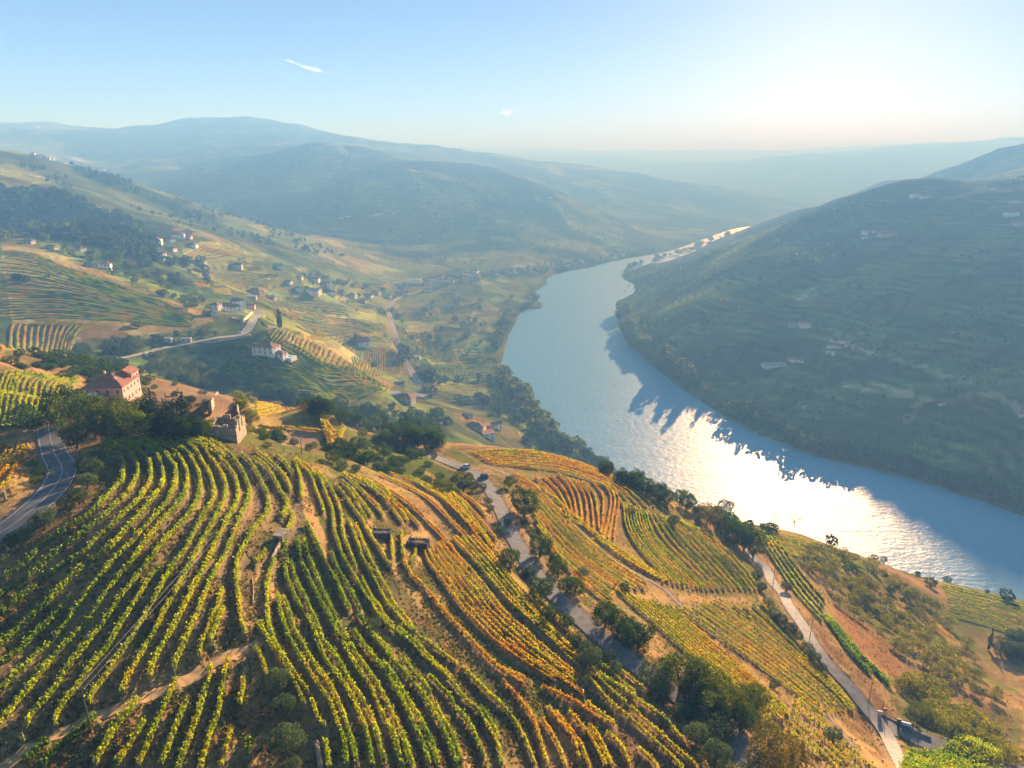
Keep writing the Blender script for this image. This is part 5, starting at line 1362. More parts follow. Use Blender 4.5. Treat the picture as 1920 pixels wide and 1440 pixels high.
def build_trees():
    _setup_kinds()
    # along the main road: left verge (uphill) and right verge
    plant_all('oak', [(957, 1063, 48), (1013, 1125, 58), (1031, 1163, 40), (1062, 1178, 34)], 'rounded dark oak on the uphill verge of the main road', 'oaks on the uphill verge')
    plant_all('olive', [(937, 1003, 22), (952, 930 + 55, 18), (1082, 1210, 30), (1098, 1232, 36), (1108, 1250, 48), (1143, 1246, 34), (1152, 1262, 30), (994, 1082, 28), (985, 1085, 20)], 'low grey green olive on the uphill verge of the main road', 'olives on the uphill verge')
    plant_all('olive', [(1225, 1283, 56), (1237, 1313, 52), (1290, 1348, 46), (1278, 1345, 34), (1305, 1392, 48), (1343, 1390, 66), (1340, 1436, 60), (1312, 1360, 40), (1393, 1452, 26), (1360, 1448, 30)], 'grey green olive tree crowding the road at the bottom of the hill', 'olives crowding the lower road')
    plant_all('oak', [(1013, 1045, 56), (1047, 1082, 42), (1062, 1110, 40), (1078, 1118, 46), (1040, 1060, 30)], 'dark oak on the downhill verge of the main road', 'oaks on the downhill verge')
    plant_all('oak', [(1135, 1175, 62), (1158, 1190, 58), (1180, 1205, 62), (1197, 1215, 66), (1170, 1208, 50)], 'dark tall oak in the clump where the main road bends', 'oaks at the road bend')
    plant_all('broad', [(1275, 1290, 84), (1310, 1305, 82), (1340, 1310, 70), (1365, 1345, 76), (1395, 1345, 72), (1325, 1340, 70), (1412, 1330, 58)], 'big dark leafy tree in the roadside grove', 'leafy trees of the roadside grove')
    plant_all('oak', [(1295, 1320, 60), (1350, 1365, 60), (1390, 1365, 58), (1250, 1262, 40)], 'dense oak in the roadside grove', 'oaks of the roadside grove')
    plant_all('autumn', [(1445, 1435, 96), (1478, 1440, 84), (1425, 1450, 60)], 'large browning tree at the lower end of the grove', 'browning trees below the grove')
    plant('oak', 983, 968, 66, 'tall dark oak with a leaning crown beside the upper main road')
    plant('broad', 955, 915, 30, 'light green tree behind the tall leaning oak')
    plant_all('bush', [(985, 985, 22), (995, 1000, 18), (1000, 1010, 16)], 'small bush below the tall leaning oak', 'bushes below the leaning oak')
    plant('oak', 1170, 1110, 26, 'lone rounded oak at the corner of the dirt boundary')
    plant('olive', 1093, 1080, 22, 'lone pale bush in the gold rows above the road bend')
    # shrubs at the top of the main road
    plant_all('olive', [(888, 920, 26), (905, 880 + 38, 20), (870, 918, 28), (915, 945, 18), (920, 958, 16)], 'small olive tree where the car comes up the road', 'olives near the car')
    plant_all('broad', [(840, 925, 34), (862, 905, 30), (826, 915, 22), (880, 905, 26)], 'leafy shrub tree above the car', 'leafy shrubs above the car')
    plant_all('oak', [(625, 868, 34), (655, 862, 46), (690, 872, 40), (720, 858, 38), (640, 850, 40), (735, 872, 24), (750, 850, 30), (670, 845, 36), (770, 862, 30)], 'dark rounded tree in the thicket above the orange rows', 'thicket trees above the orange rows')
    plant_all('olive', [(642, 880, 26), (668, 886, 22), (708, 882, 24), (790, 858, 22), (815, 860, 16)], 'ball shaped olive at the edge of the thicket', 'ball shaped olives')
    scatter('bush', [(600, 835), (720, 825), (830, 880), (880, 905), (830, 915), (730, 890), (620, 860)], 42, 16, 'low green bush in the rough ground above the orange rows', 'bushes in the rough ground', 5, 1.2)
    scatter('bush', [(470, 800), (500, 840), (600, 850), (590, 830), (520, 815)], 16, 15, 'low bush beside the bare earth plot', 'bushes beside the bare plot', 6, 1.2)
    scatter('yellow', [(445, 745), (480, 750), (470, 820), (450, 800)], 12, 22, 'yellow green shrub between ruin and golden plot', 'shrubs between ruin and golden plot', 7)
    # dark belt behind the golden plot and down to the houses
    scatter('oak', [(500, 738), (560, 745), (640, 772), (720, 790), (815, 835), (800, 848), (700, 812), (600, 782), (500, 750)], 44, 30, 'dark tree in the belt behind the golden plot', 'dark belt of trees', 8)
    scatter('oak', [(700, 790), (760, 800), (825, 830), (815, 850), (740, 830)], 13, 42, 'tall dark tree in the belt above the white houses', 'tall belt of trees above the houses', 9)
    scatter('broad', [(620, 790), (700, 800), (760, 835), (720, 840)], 10, 26, 'lighter leafy tree in the dark belt', 'lighter trees of the belt', 10)
    # olives below the dirt track and along the terrace
    plant_all('olive', [(520, 1290, 46), (533, 1340, 50), (538, 1412, 66), (545, 1455, 46)], 'silvery olive tree on the dry bank beside the paired rows', 'silvery olives on the dry bank')
    plant('olive', 698, 1185, 36, 'single olive standing among the green rows of the central slope')
    plant('bush', 722, 1205, 18, 'dark bush below the single olive among the rows')
    plant_all('dry', [(580, 950, 28), (640, 908, 14)], 'scrubby bare bush on the upper terrace bank', 'bare bushes on the terrace bank')
    scatter('bush', [(870, 1060), (890, 1050), (1010, 1180), (1030, 1210), (1000, 1200)], 9, 9, 'small round tussock on the bank above the main road', 'tussocks above the main road', 11)
    # trees round the marked road and manor
    plant_all('olive', [(30, 1030, 44), (85, 990, 52), (125, 955, 34), (150, 945, 42), (165, 915, 40), (0, 1050, 44), (50, 1015, 40)], 'bushy olive on the verge between marked road and vines', 'bushy olives on the marked road verge')
    plant_all('olive', [(172, 895, 50), (178, 868, 42), (160, 880, 36)], 'taller olive at the inside of the road bend', 'taller olives at the bend')
    plant('olive', 145, 842, 62, 'browned olive beside the straight of the marked road')
    plant_all('bush', [(75, 890, 22), (68, 905, 20), (62, 875, 20), (70, 800, 26), (55, 790, 30), (48, 775, 26)], 'dusty bush on the outer verge of the marked road', 'dusty bushes on the outer verge', 1.2)
    plant_all('broad', [(150, 822, 118), (180, 824, 112), (215, 824, 106), (245, 824, 96), (200, 826, 84), (232, 826, 76)], 'big pyramidal green tree in front of the manor house', 'big trees in front of the manor', 0.82)
    plant_all('oak', [(118, 800, 98), (140, 790, 80), (262, 808, 86), (285, 822, 64), (345, 825, 56), (380, 822, 50)], 'dark tree in the grove beside the manor house', 'dark trees beside the manor', 0.9)
    plant_all('conifer', [(290, 808, 112), (320, 815, 96), (345, 812, 108), (305, 822, 78), (330, 825, 84), (365, 822, 72)], 'dark conifer in the grove between manor and ruin', 'conifers between manor and ruin', 1.25)
    plant_all('yellow', [(385, 815, 40), (395, 805, 30)], 'yellowing shrub against the stone ruin', 'yellowing shrubs by the ruin')
    scatter('bush', [(0, 680), (160, 660), (230, 690), (160, 715), (60, 700)], 60, 18, 'green bush along the hedge above the house drive', 'bushes above the house drive', 12, 1.2)
    scatter('far_dark', [(0, 660), (150, 660), (240, 640), (300, 665), (240, 690), (100, 690)], 22, 22, 'dark tree below the hill road', 'dark trees below the hill road', 13)
    scatter('broad', [(270, 690), (350, 690), (420, 710), (440, 735), (330, 725)], 70, 17, 'green bush on the rough slope behind the manor', 'bushes behind the manor', 14, 1.1)
    scatter('bush', [(160, 690), (280, 690), (300, 735), (270, 740), (170, 720)], 40, 15, 'rough green bush round the manor garden', 'bushes round the manor garden', 114, 1.2)
    scatter('olive', [(270, 740), (400, 740), (390, 765), (290, 765)], 9, 16, 'small tree in the brown garden field by the manor', 'trees in the brown garden field', 115)
    plant_all('broad', [(255, 660, 34), (408, 722, 26), (335, 690, 26), (320, 685, 20), (300, 672, 18)], 'leafy tree beside the hill road', 'leafy trees beside the hill road')
    plant('cypress', 525, 614, 37, 'solitary dark cypress above the hairpin road', squash=1.6)
    # river side of the near hill
    scatter('oak', [(1090, 850), (1140, 880), (1260, 940), (1250, 950), (1140, 895), (1085, 860)], 24, 30, 'dark tree on the river edge behind the golden rows', 'dark trees behind the golden rows', 15)
    scatter('far_tree', [(1180, 905), (1290, 955), (1400, 985), (1460, 1000), (1380, 995), (1250, 940)], 20, 24, 'grey green tree along the river bluff', 'trees along the river bluff', 16)
    plant_all('oak', [(1287, 955, 44), (1360, 965, 32), (1340, 975, 30), (1310, 970, 30), (1275, 940, 30)], 'dark tree on the bluff edge before the glittering water', 'dark trees before the glitter')
    plant('autumn', 1325, 985, 52, 'rounded yellow tinged tree at the top of the far rows', squash=1.05)
    plant_all('oak', [(1375, 1020, 56), (1395, 1030, 64), (1412, 1040, 56), (1360, 1000, 44), (1352, 985, 40)], 'very dark wide tree over the start of the pale lane', 'dark trees over the lane start')
    plant('oak', 1263, 985, 28, 'lone dark tree with its shadow in the far rows')
    plant('autumn', 1183, 965, 20, 'small brown tree at the edge of the rust red bowl')
    plant_all('dry', [(1489, 990, 34), (1452, 982, 26)], 'thin dark tree outlined against the glittering river', 'thin trees against the glitter')
    plant_all('far_dark', [(1558, 1025, 30), (1640, 1050, 14), (1656, 1054, 14), (1745, 1100, 26), (1776, 1092, 16), (1850, 1112, 10), (1888, 1126, 32), (1720, 1080, 14)], 'dark tree on the skyline of the bluff above the river', 'dark trees on the bluff skyline')
    plant_all('olive', [(1418, 1088, 26), (1428, 1108, 24), (1440, 1140, 26), (1450, 1158, 28), (1464, 1172, 30), (1480, 1188, 30), (1492, 1200, 26), (1474, 1108, 24)], 'bushy dark tree beside the pale lane', 'bushy trees beside the pale lane')
    plant_all('olive', [(1514, 1226, 28), (1526, 1242, 28), (1541, 1260, 22), (1562, 1388, 34), (1452, 1290, 20)], 'small dark olive between pale lane and rows', 'small olives between lane and rows')
    scatter('orchard', [(1490, 1025), (1560, 1030), (1700, 1100), (1800, 1180), (1860, 1290), (1900, 1330), (1800, 1300), (1700, 1240), (1600, 1160), (1520, 1085)], 110, 23, 'thin orchard tree with sparse yellow leaves on the tan slope', 'orchard trees on the tan slope', 17, minsep=7)
    scatter('yellow', [(1580, 1085), (1660, 1130), (1740, 1200), (1720, 1210), (1640, 1160)], 22, 18, 'yellow green shrub in the middle of the tan slope', 'shrubs of the tan slope', 18)
    scatter('yellow', [(1690, 1290), (1780, 1300), (1880, 1390), (1900, 1430), (1800, 1400), (1720, 1350)], 40, 38, 'bright yellow green shrub on the bank above the lane junction', 'bright shrubs above the junction', 19)
    scatter('broad', [(1650, 1320), (1700, 1350), (1760, 1380), (1880, 1420), (1860, 1400), (1740, 1340)], 8, 30, 'dark green shrub tree along the lane branch', 'shrub trees along the lane branch', 20)
    scatter('olive', [(1860, 1200), (1920, 1210), (1920, 1260), (1880, 1255)], 10, 40, 'dark rounded shrub near the pointed cypress', 'shrubs near the pointed cypress', 21)
    plant('cypress', 1853, 1218, 52, 'slim pointed cypress on the tan slope', squash=0.6)
    scatter('bush', [(1560, 1030), (1700, 1090), (1760, 1150), (1700, 1150), (1600, 1090)], 26, 13, 'small scrub on the upper tan slope', 'scrub on the upper tan slope', 22, 1.2)
    # valley side: belts of trees
    scatter('far_tree', [(930, 690), (975, 735), (1010, 790), (1060, 835), (1095, 850), (1060, 845), (1000, 810), (950, 745)], 56, 28, 'riverside tree on the near bank below the houses', 'riverside trees below the houses', 23)
    plant_all('far_tree', [(962, 735, 40), (975, 752, 44), (985, 768, 40), (1015, 800, 46), (1022, 808, 36), (950, 722, 24)], 'tall riverside tree beside the yellow field', 'tall riverside trees by the yellow field')
    scatter('far_tree', [(940, 640), (955, 600), (980, 582), (1012, 570), (1000, 555), (985, 575), (950, 590), (930, 640), (930, 680)], 42, 15, 'bushy tree lining the bank of the valley floor', 'trees lining the valley bank', 24)
    scatter('far_dark', [(780, 640), (850, 600), (960, 590), (935, 650), (870, 660)], 18, 12, 'tree in the hedges of the valley floor', 'trees in the valley hedges', 25)
    scatter('far_tree', [(740, 610), (830, 560), (960, 550), (970, 570), (860, 575), (760, 620)], 16, 10, 'tree among the valley fields', 'trees among the valley fields', 26)
    plant_all('far_dark', [(760, 678, 34), (745, 600, 14), (700, 690, 14), (670, 640, 18), (662, 645, 16), (755, 665, 26), (805, 715, 30), (812, 720, 28), (738, 560, 10), (735, 585, 12)], 'dark tree close to the railway', 'dark trees close to the railway')
    scatter('far_tree', [(790, 720), (800, 745), (815, 755), (800, 690)], 10, 22, 'pale poplar like tree beside the railway end', 'trees beside the railway end', 27)
    scatter('far_dark', [(815, 712), (940, 710), (940, 720), (815, 722)], 14, 11, 'tree in the hedge between riverside plots', 'hedge trees between riverside plots', 28)
    scatter('far_dark', [(830, 752), (955, 752), (1000, 795), (985, 812), (945, 790), (870, 768)], 26, 20, 'dark tree on the slope below the valley houses', 'dark trees below the valley houses', 29)
    scatter('far_dark', [(955, 815), (1000, 815), (1090, 850), (1000, 850), (960, 838)], 22, 20, 'dense tree beneath the golden crest', 'dense trees beneath the golden crest', 30)
    scatter('far_dark', [(730, 765), (830, 780), (850, 822), (820, 830), (740, 792)], 22, 22, 'dark tree in the shaded gully below the terrace house', 'dark trees in the shaded gully', 31)
    scatter('far_tree', [(560, 520), (640, 530), (760, 540), (740, 560), (620, 560), (540, 545)], 18, 11, 'tree round the valley hamlet', 'trees round the valley hamlet', 32)
    scatter('far_tree', [(250, 500), (330, 540), (430, 590), (410, 600), (300, 560), (200, 510)], 26, 15, 'tree along the shoulder below the hotel', 'trees along the shoulder', 33)
    scatter('far_dark', [(270, 480), (380, 490), (400, 540), (330, 540), (250, 500)], 26, 15, 'dark tree round the white hotel', 'dark trees round the white hotel', 34)
    scatter('far_tree', [(0, 420), (130, 440), (250, 490), (160, 495), (60, 462), (0, 450)], 28, 18, 'garden tree above the level rows', 'garden trees above the level rows', 35)
    scatter('far_dark', [(20, 520), (95, 515), (90, 530), (30, 535)], 8, 11, 'bush on the bare patch in the level rows', 'bushes in the level rows', 36)
    plant_all('far_tree', [(260, 615, 18), (250, 612, 12), (272, 610, 10)], 'bushy tree at the end of the level rows', 'bushy trees at the row ends')
    scatter('far_dark', [(180, 640), (260, 632), (420, 622), (430, 628), (300, 650), (200, 655)], 24, 11, 'bush on the cutting beside the hill road', 'bushes on the road cutting', 37)
    scatter('far_dark', [(370, 660), (460, 640), (480, 655), (400, 672)], 14, 10, 'bush on the verge opposite the pool house', 'bushes opposite the pool house', 38)
    # right bank
    scatter('poplar', [(1232, 685), (1290, 725), (1330, 755), (1320, 745), (1280, 715), (1240, 680)], 26, 36, 'tall sunlit tree standing on the far bank', 'tall sunlit trees on the far bank', 39, 1.5)
    plant_all('poplar', [(1401, 780, 34), (1245, 690, 36), (1255, 700, 30)], 'tall pale tree on the far bank', 'tall pale trees on the far bank', 1.6)
    scatter('far_tree', [(1160, 600), (1180, 650), (1235, 690), (1240, 680), (1200, 640), (1175, 600), (1172, 570)], 46, 22, 'bushy tree on the far bank inside the bend', 'bushy trees inside the bend', 40)
    scatter('far_dark', [(1330, 760), (1400, 795), (1530, 850), (1700, 890), (1920, 960), (1920, 940), (1700, 870), (1540, 830), (1400, 775)], 66, 26, 'dark tree along the shaded far bank', 'dark trees along the shaded bank', 41, 1.3)
    scatter('far_tree', [(1170, 520), (1200, 500), (1300, 470), (1380, 440), (1370, 436), (1290, 468), (1190, 495), (1168, 512)], 34, 10, 'tree on the point beyond the bend', 'trees on the point', 42)
    for x, y, h in ((1583, 388, 8), (1600, 380, 7), (1690, 347, 9), (1660, 356, 6), (1470, 438, 7), (1560, 398, 7), (1895, 347, 22), (1915, 345, 26), (1905, 350, 20), (1870, 350, 10), (1520, 415, 5), (1730, 347, 5), (1380, 436, 6), (1350, 446, 8)):
        plant('far_dark', x, y + 1, h * 0.75, 'tree on the skyline of the opposite ridge', 'trees on the opposite ridge')
    # masses
    mass('wood', [(0, 362), (100, 368), (240, 420), (300, 462), (280, 492), (140, 452), (60, 440), (0, 425)], 900, 17, C_CON + C_OAK, 'dark wood covering the hillside above the garden houses', 51)
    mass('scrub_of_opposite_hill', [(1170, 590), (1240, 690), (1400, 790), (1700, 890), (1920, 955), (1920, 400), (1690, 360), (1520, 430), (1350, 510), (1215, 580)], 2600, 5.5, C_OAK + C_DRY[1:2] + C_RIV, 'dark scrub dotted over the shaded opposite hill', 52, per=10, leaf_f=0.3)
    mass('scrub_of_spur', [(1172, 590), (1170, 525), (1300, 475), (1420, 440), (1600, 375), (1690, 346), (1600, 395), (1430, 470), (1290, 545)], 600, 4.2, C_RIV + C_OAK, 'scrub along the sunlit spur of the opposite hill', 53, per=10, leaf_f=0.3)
    mass('scrub_of_long_ridge', [(0, 290), (170, 330), (280, 355), (430, 405), (570, 450), (680, 490), (560, 470), (430, 450), (300, 410), (120, 360)], 900, 6, C_OAK + C_CON, 'dark scrub along the long ridge at the left', 54, per=10, leaf_f=0.3)
    mass('wood_on_long_ridge', [(130, 308), (200, 325), (260, 345), (240, 352), (170, 340)], 130, 7, C_CON, 'wood on the shoulder of the long ridge', 55, per=12)
    mass('wood_on_ridge_end', [(390, 382), (430, 392), (560, 436), (580, 445), (540, 442), (420, 402)], 130, 7, C_CON, 'wood on the end of the long ridge', 56, per=12)
    mass('scrub_of_valley', [(430, 510), (560, 500), (700, 540), (830, 540), (980, 560), (930, 690), (800, 690), (700, 620), (560, 560)], 330, 5.0, C_RIV + C_OAK + C_YEL[:1], 'hedges and scrub across the valley floor', 57, per=10, leaf_f=0.3)
    mass('scrub_of_middle_hill', [(300, 330), (590, 280), (780, 325), (1000, 370), (1170, 440), (1100, 480), (800, 500), (640, 450), (420, 380)], 1500, 3.6, C_OAK + C_RIV, 'scrub on the hazy middle hill', 58, per=6, leaf_f=0.4)
    mass('village_trees', [(770, 520), (900, 512), (1100, 485), (1240, 462), (1230, 470), (1100, 497), (1010, 515), (900, 525)], 300, 6, C_RIV, 'trees round the riverside villages far off', 59, per=8, leaf_f=0.35)
    mass('skyline_trees', [(100, 231), (104, 231), (380, 232), (420, 230), (700, 266), (720, 268), (800, 280), (860, 284), (960, 292), (1000, 296), (1010, 298), (1060, 320), (1150, 338), (560, 243), (620, 258), (660, 264), (760, 276), (240, 248), (200, 244), (900, 288), (940, 292), (690, 265), (480, 229), (500, 232)], 24, 5, C_CON, 'trees on the skyline of the far mountain', 60, poly=False, per=10)

def build_tufts():
    """dry grass between the near rows: geometry in one piece, nobody could count it"""
    r = np.random.default_rng(77)
    P = np.column_stack([r.uniform(-30, 1900, 60000), r.uniform(835, 1450, 60000)])
    G = ground(P)
    d = np.hypot(G[:, 0], G[:, 1])
    n1 = fbm(G[:, 0] / 6, G[:, 1] / 6, 3, 300)
    ok = (d < 230) & (n1 + r.normal(0, 0.25, len(P)) > -0.12)
    for rd in ROADS:
        p = rd['path']
        m = ok.copy()
        if m.any():
            dd = np.full(len(G), 99.0); dd[m] = dist_polyline(G[m, 0], G[m, 1], p[::2])
            ok &= dd > rd['width'] / 2 + 0.3
    G = G[ok]; d = d[ok]
    # three crossed blades to a tuft
    n = len(G); V = []; T = []
    base = np.array([STRAW * 0.9, STRAW * 0.6, GRASS * 1.3, GRASS * 0.9, (0.20, 0.15, 0.04)])
    cc = base[r.integers(0, 5, n)] * (0.8 + 0.4 * r.random((n, 1)))
    for k in range(3):
        a = r.random(n) * 6.28; w = (0.10 + 0.14 * r.random(n)) * np.maximum(1, d / 170); h = (0.14 + 0.22 * r.random(n)) * np.maximum(1, d / 200)
        lx, ly = r.normal(0, 0.12, n), r.normal(0, 0.12, n)
        x0 = G[:, 0] + r.normal(0, 0.12, n); y0 = G[:, 1] + r.normal(0, 0.12, n)
        V.append(np.stack([np.stack([x0 - np.cos(a) * w, y0 - np.sin(a) * w, G[:, 2] - 0.03], 1), np.stack([x0 + np.cos(a) * w, y0 + np.sin(a) * w, G[:, 2] - 0.03], 1), np.stack([x0 + lx, y0 + ly, G[:, 2] + h], 1)], 1))
        T.append(np.repeat(cc, 3, 0).reshape(n, 3, 3))
    V = np.concatenate(V).reshape(-1, 3); T = np.concatenate(T).reshape(-1, 3)
    o = link('dry_grass', np_mesh('dry_grass', V, np.arange(len(V)).reshape(-1, 3), M_TREE, T))
    tag(o, 'dry grass tufts between the vine rows', 'grass', kind='stuff')
    # loose schist stones on banks and open ground
    P = np.column_stack([r.uniform(-30, 1900, 9000), r.uniform(840, 1450, 9000)]); G = ground(P)
    n1 = fbm(G[:, 0] / 4, G[:, 1] / 4, 3, 301); G = G[(np.hypot(G[:, 0], G[:, 1]) < 230) & (n1 > 0.15)]
    n = len(G); sz = 0.05 + 0.13 * r.random(n) ** 2
    d = np.array([(1, 0, 0), (0, 1, 0), (-1, 0, 0), (0, -1, 0), (0, 0, 0.7), (0, 0, -0.5)], float)
    V = G[:, None, :] + d[None] * sz[:, None, None] * (0.7 + 0.6 * r.random((n, 6, 1))) + np.array((0, 0, 0.03))
    q = np.array([(0, 1, 4), (1, 2, 4), (2, 3, 4), (3, 0, 4), (1, 0, 5), (2, 1, 5), (3, 2, 5), (0, 3, 5)])
    o = link('loose_stones', np_mesh('loose_stones', V.reshape(-1, 3), (np.arange(n)[:, None, None] * 6 + q[None]).reshape(-1, 3), M_STONE))
    tag(o, 'loose schist stones on the dry banks', 'stones', kind='stuff')
# ------------------------------------------------------------------ buildings
def mat_tiles(name, colr):
    m, nt, b = new_mat(name); N = nt.nodes.new; L = nt.links.new
    tc = N('ShaderNodeTexCoord')
    w = N('ShaderNodeTexWave'); w.inputs['Scale'].default_value = 1.6; w.inputs['Distortion'].default_value = 0.6
    n = N('ShaderNodeTexNoise'); n.inputs['Scale'].default_value = 1.1; n.inputs['Detail'].default_value = 5
    L(tc.outputs['Object'], w.inputs['Vector']); L(tc.outputs['Object'], n.inputs['Vector'])
    r = N('ShaderNodeValToRGB'); r.color_ramp.elements[0].position = 0.3; r.color_ramp.elements[1].position = 0.7
    r.color_ramp.elements[0].color = (*[c * 0.62 for c in colr], 1); r.color_ramp.elements[1].color = (*[c * 1.25 for c in colr], 1)
    L(n.outputs['Fac'], r.inputs['Fac']); L(r.outputs['Color'], b.inputs['Base Color'])
    bp = N('ShaderNodeBump'); bp.inputs['Strength'].default_value = 0.5; bp.inputs['Distance'].default_value = 0.1
    L(w.outputs['Fac'], bp.inputs['Height']); L(bp.outputs[0], b.inputs['Normal'])
    b.inputs['Roughness'].default_value = 0.9
    return m
M_TILE = mat_tiles('clay_tiles', (0.36, 0.135, 0.075)); M_TILE_OLD = mat_tiles('old_clay_tiles', (0.24, 0.125, 0.085)); M_SLATE = mat_tiles('grey_roofing', (0.30, 0.30, 0.30))
M_WHITE = mat_plain('whitewash', (0.80, 0.78, 0.74), 0.9, noise=0.08, scale=0.6); M_CREAM = mat_plain('cream_render', (0.60, 0.50, 0.36), 0.9, noise=0.12, scale=0.6)
M_PINK = mat_plain('pink_render', (0.56, 0.36, 0.27), 0.9, noise=0.14, scale=0.5); M_GREYR = mat_plain('grey_render', (0.42, 0.41, 0.39), 0.9, noise=0.15, scale=0.6)
M_STONE = mat_plain('schist', (0.36, 0.28, 0.18), 0.95, noise=0.45, scale=2.2); M_STONE_SHADE = mat_plain('schist_shade_tone', (0.085, 0.078, 0.075), 0.95, noise=0.4, scale=3.0)  # second schist has shade put into its colour, for tanks and doorway
M_PANE, _nt, _b = new_mat('window_glass'); _b.inputs['Base Color'].default_value = (0.03, 0.04, 0.05, 1); _b.inputs['Roughness'].default_value = 0.1
M_FRAME = mat_plain('window_frame', (0.55, 0.53, 0.49), 0.7); M_DOOR = mat_plain('painted_door', (0.16, 0.09, 0.05), 0.7)
M_STRAWTOP = mat_plain('dry_turf', (0.30, 0.19, 0.075), 1.0, noise=0.35, scale=3)
M_CONC = mat_plain('concrete', (0.34, 0.33, 0.31), 0.9, noise=0.2, scale=1.5)
_mc = {}
def unit_box(key, x0, x1, y0, y1, z0, z1, mat):
    k = (key, x0, x1, y0, y1, z0, z1, mat.name)
    if k not in _mc:
        mb = MB(); mb.box(x0, x1, y0, y1, z0, z1); _mc[k] = mb.mesh(key, mat)
    return _mc[k]

def roof_mesh(kind, w, d, h, rise, ov, mat):
    """hip or gable roof over a w x d plan, ridge along x, eaves at h"""
    mb = MB(); X, Y = w / 2 + ov, d / 2 + ov
    if kind == 'flat':
        mb.box(-X, X, -Y, Y, h, h + 0.25)
    else:
        t = 0.18
        a = min(X * 0.92, Y) if kind == 'hip' else 0.0
        lo = [(-X, -Y, h), (X, -Y, h), (X, Y, h), (-X, Y, h)]
        vs = lo + [(x, y, z + t) for x, y, z in lo] + [(-X + a, 0, h + rise + t), (X - a, 0, h + rise + t)]
        mb.add(vs, [(3, 2, 1, 0), (0, 1, 5, 4), (1, 2, 6, 5), (2, 3, 7, 6), (3, 0, 4, 7), (4, 5, 9, 8), (6, 7, 8, 9), (5, 6, 9), (7, 4, 8)])
    return mb.mesh('roof', mat)

def wall_mesh(kind, w, d, h, rise, mat):
    mb = MB(); mb.box(-w / 2, w / 2, -d / 2, d / 2, -2.5, h)
    if kind == 'gable':
        for s in (-1, 1):
            x0, x1 = s * w / 2 - s * 0.22, s * w / 2 - s * 0.003
            mb.add([(x0, -d / 2 + .02, h), (x0, d / 2 - .02, h), (x0, 0, h + rise * 0.97), (x1, -d / 2 + .02, h), (x1, d / 2 - .02, h), (x1, 0, h + rise * 0.97)],
                   [(0, 1, 2), (3, 5, 4), (0, 3, 4, 1), (1, 4, 5, 2), (2, 5, 3, 0)])
    return mb.mesh('wall', mat)

def windows(parent, w, d, h, front, side, floors, ww=0.9, wh=1.25, frames=True, door=True):
    """windows on the front (-y) and on the right (+x) and left walls; frames with panes"""
    fl = h / floors
    def put(x, y, z, rz, nm='window', W=None, H=None, mat=None):
        W = W or ww; H = H or wh
        o = link(nm, unit_box(nm, -W / 2, W / 2, -0.05, 0.03, -H / 2, H / 2, mat or (M_FRAME if frames else M_PANE)), parent, (x, y, z), rz)
        if frames and nm == 'window':
            for sx in (-1, 1):
                link('pane', unit_box('pane', -W * 0.2, W * 0.2, -0.07, -0.02, -H * 0.42, H * 0.42, M_PANE), o, (sx * W * 0.235, 0, 0))
    for f in range(floors):
        z = fl * f + fl * 0.55
        for i in range(front):
            x = -w / 2 + w * (i + 0.5) / front
            if f == 0 and door and i == front // 2:
                put(x, -d / 2, 1.05, 0, 'door', 1.0, 2.1, M_DOOR); continue
            put(x, -d / 2, z, 0)
        for i in range(side):
            y = -d / 2 + d * (i + 0.5) / side
            put(w / 2, y, z, R(90)); put(-w / 2, y, z, R(-90))

def house(label, px, py, wpx, d=0.7, h=None, yaw=0.0, roof='gable', wall=None, tile=None, front=3, side=2, floors=2, name='house', cat='house', group=None, at=None, wm=None, frames=False, chimney=True, rise=None, sink=0.3):
    p = ground([(px, py)])[0] if at is None else np.array(at, float)
    cz = p[1] * CP - (p[2] - CAMZ) * SP
    w = wm if wm else wpx * (1.22 if p[1] > 500 and wpx < 40 else 1.0) * cz / FPX
    d = d * w if d < 2.5 else d
    h = h if h else 2.9 * floors
    rise = rise if rise is not None else min(w, d) * 0.24
    o = empty(name, (p[0], p[1], p[2] - sink), R(yaw)); tag(o, label, cat, group)
    link('wall', wall_mesh(roof, w, d, h, rise, wall or M_WHITE), o)
    rf = link('roof', roof_mesh(roof, w, d, h, rise, 0.35 if roof != 'flat' else 0.1, tile or M_TILE), o)
    if chimney and roof != 'flat':
        link('chimney', unit_box('chimney', -0.35, 0.35, -0.3, 0.3, -0.6, 1.1, M_WHITE), rf, (w * 0.22, d * 0.12, h + rise * 0.72))
    windows(o, w, d, h, front, side, floors, min(1.1, w / front * 0.42), min(1.35, h / floors * 0.46), frames)
    return o

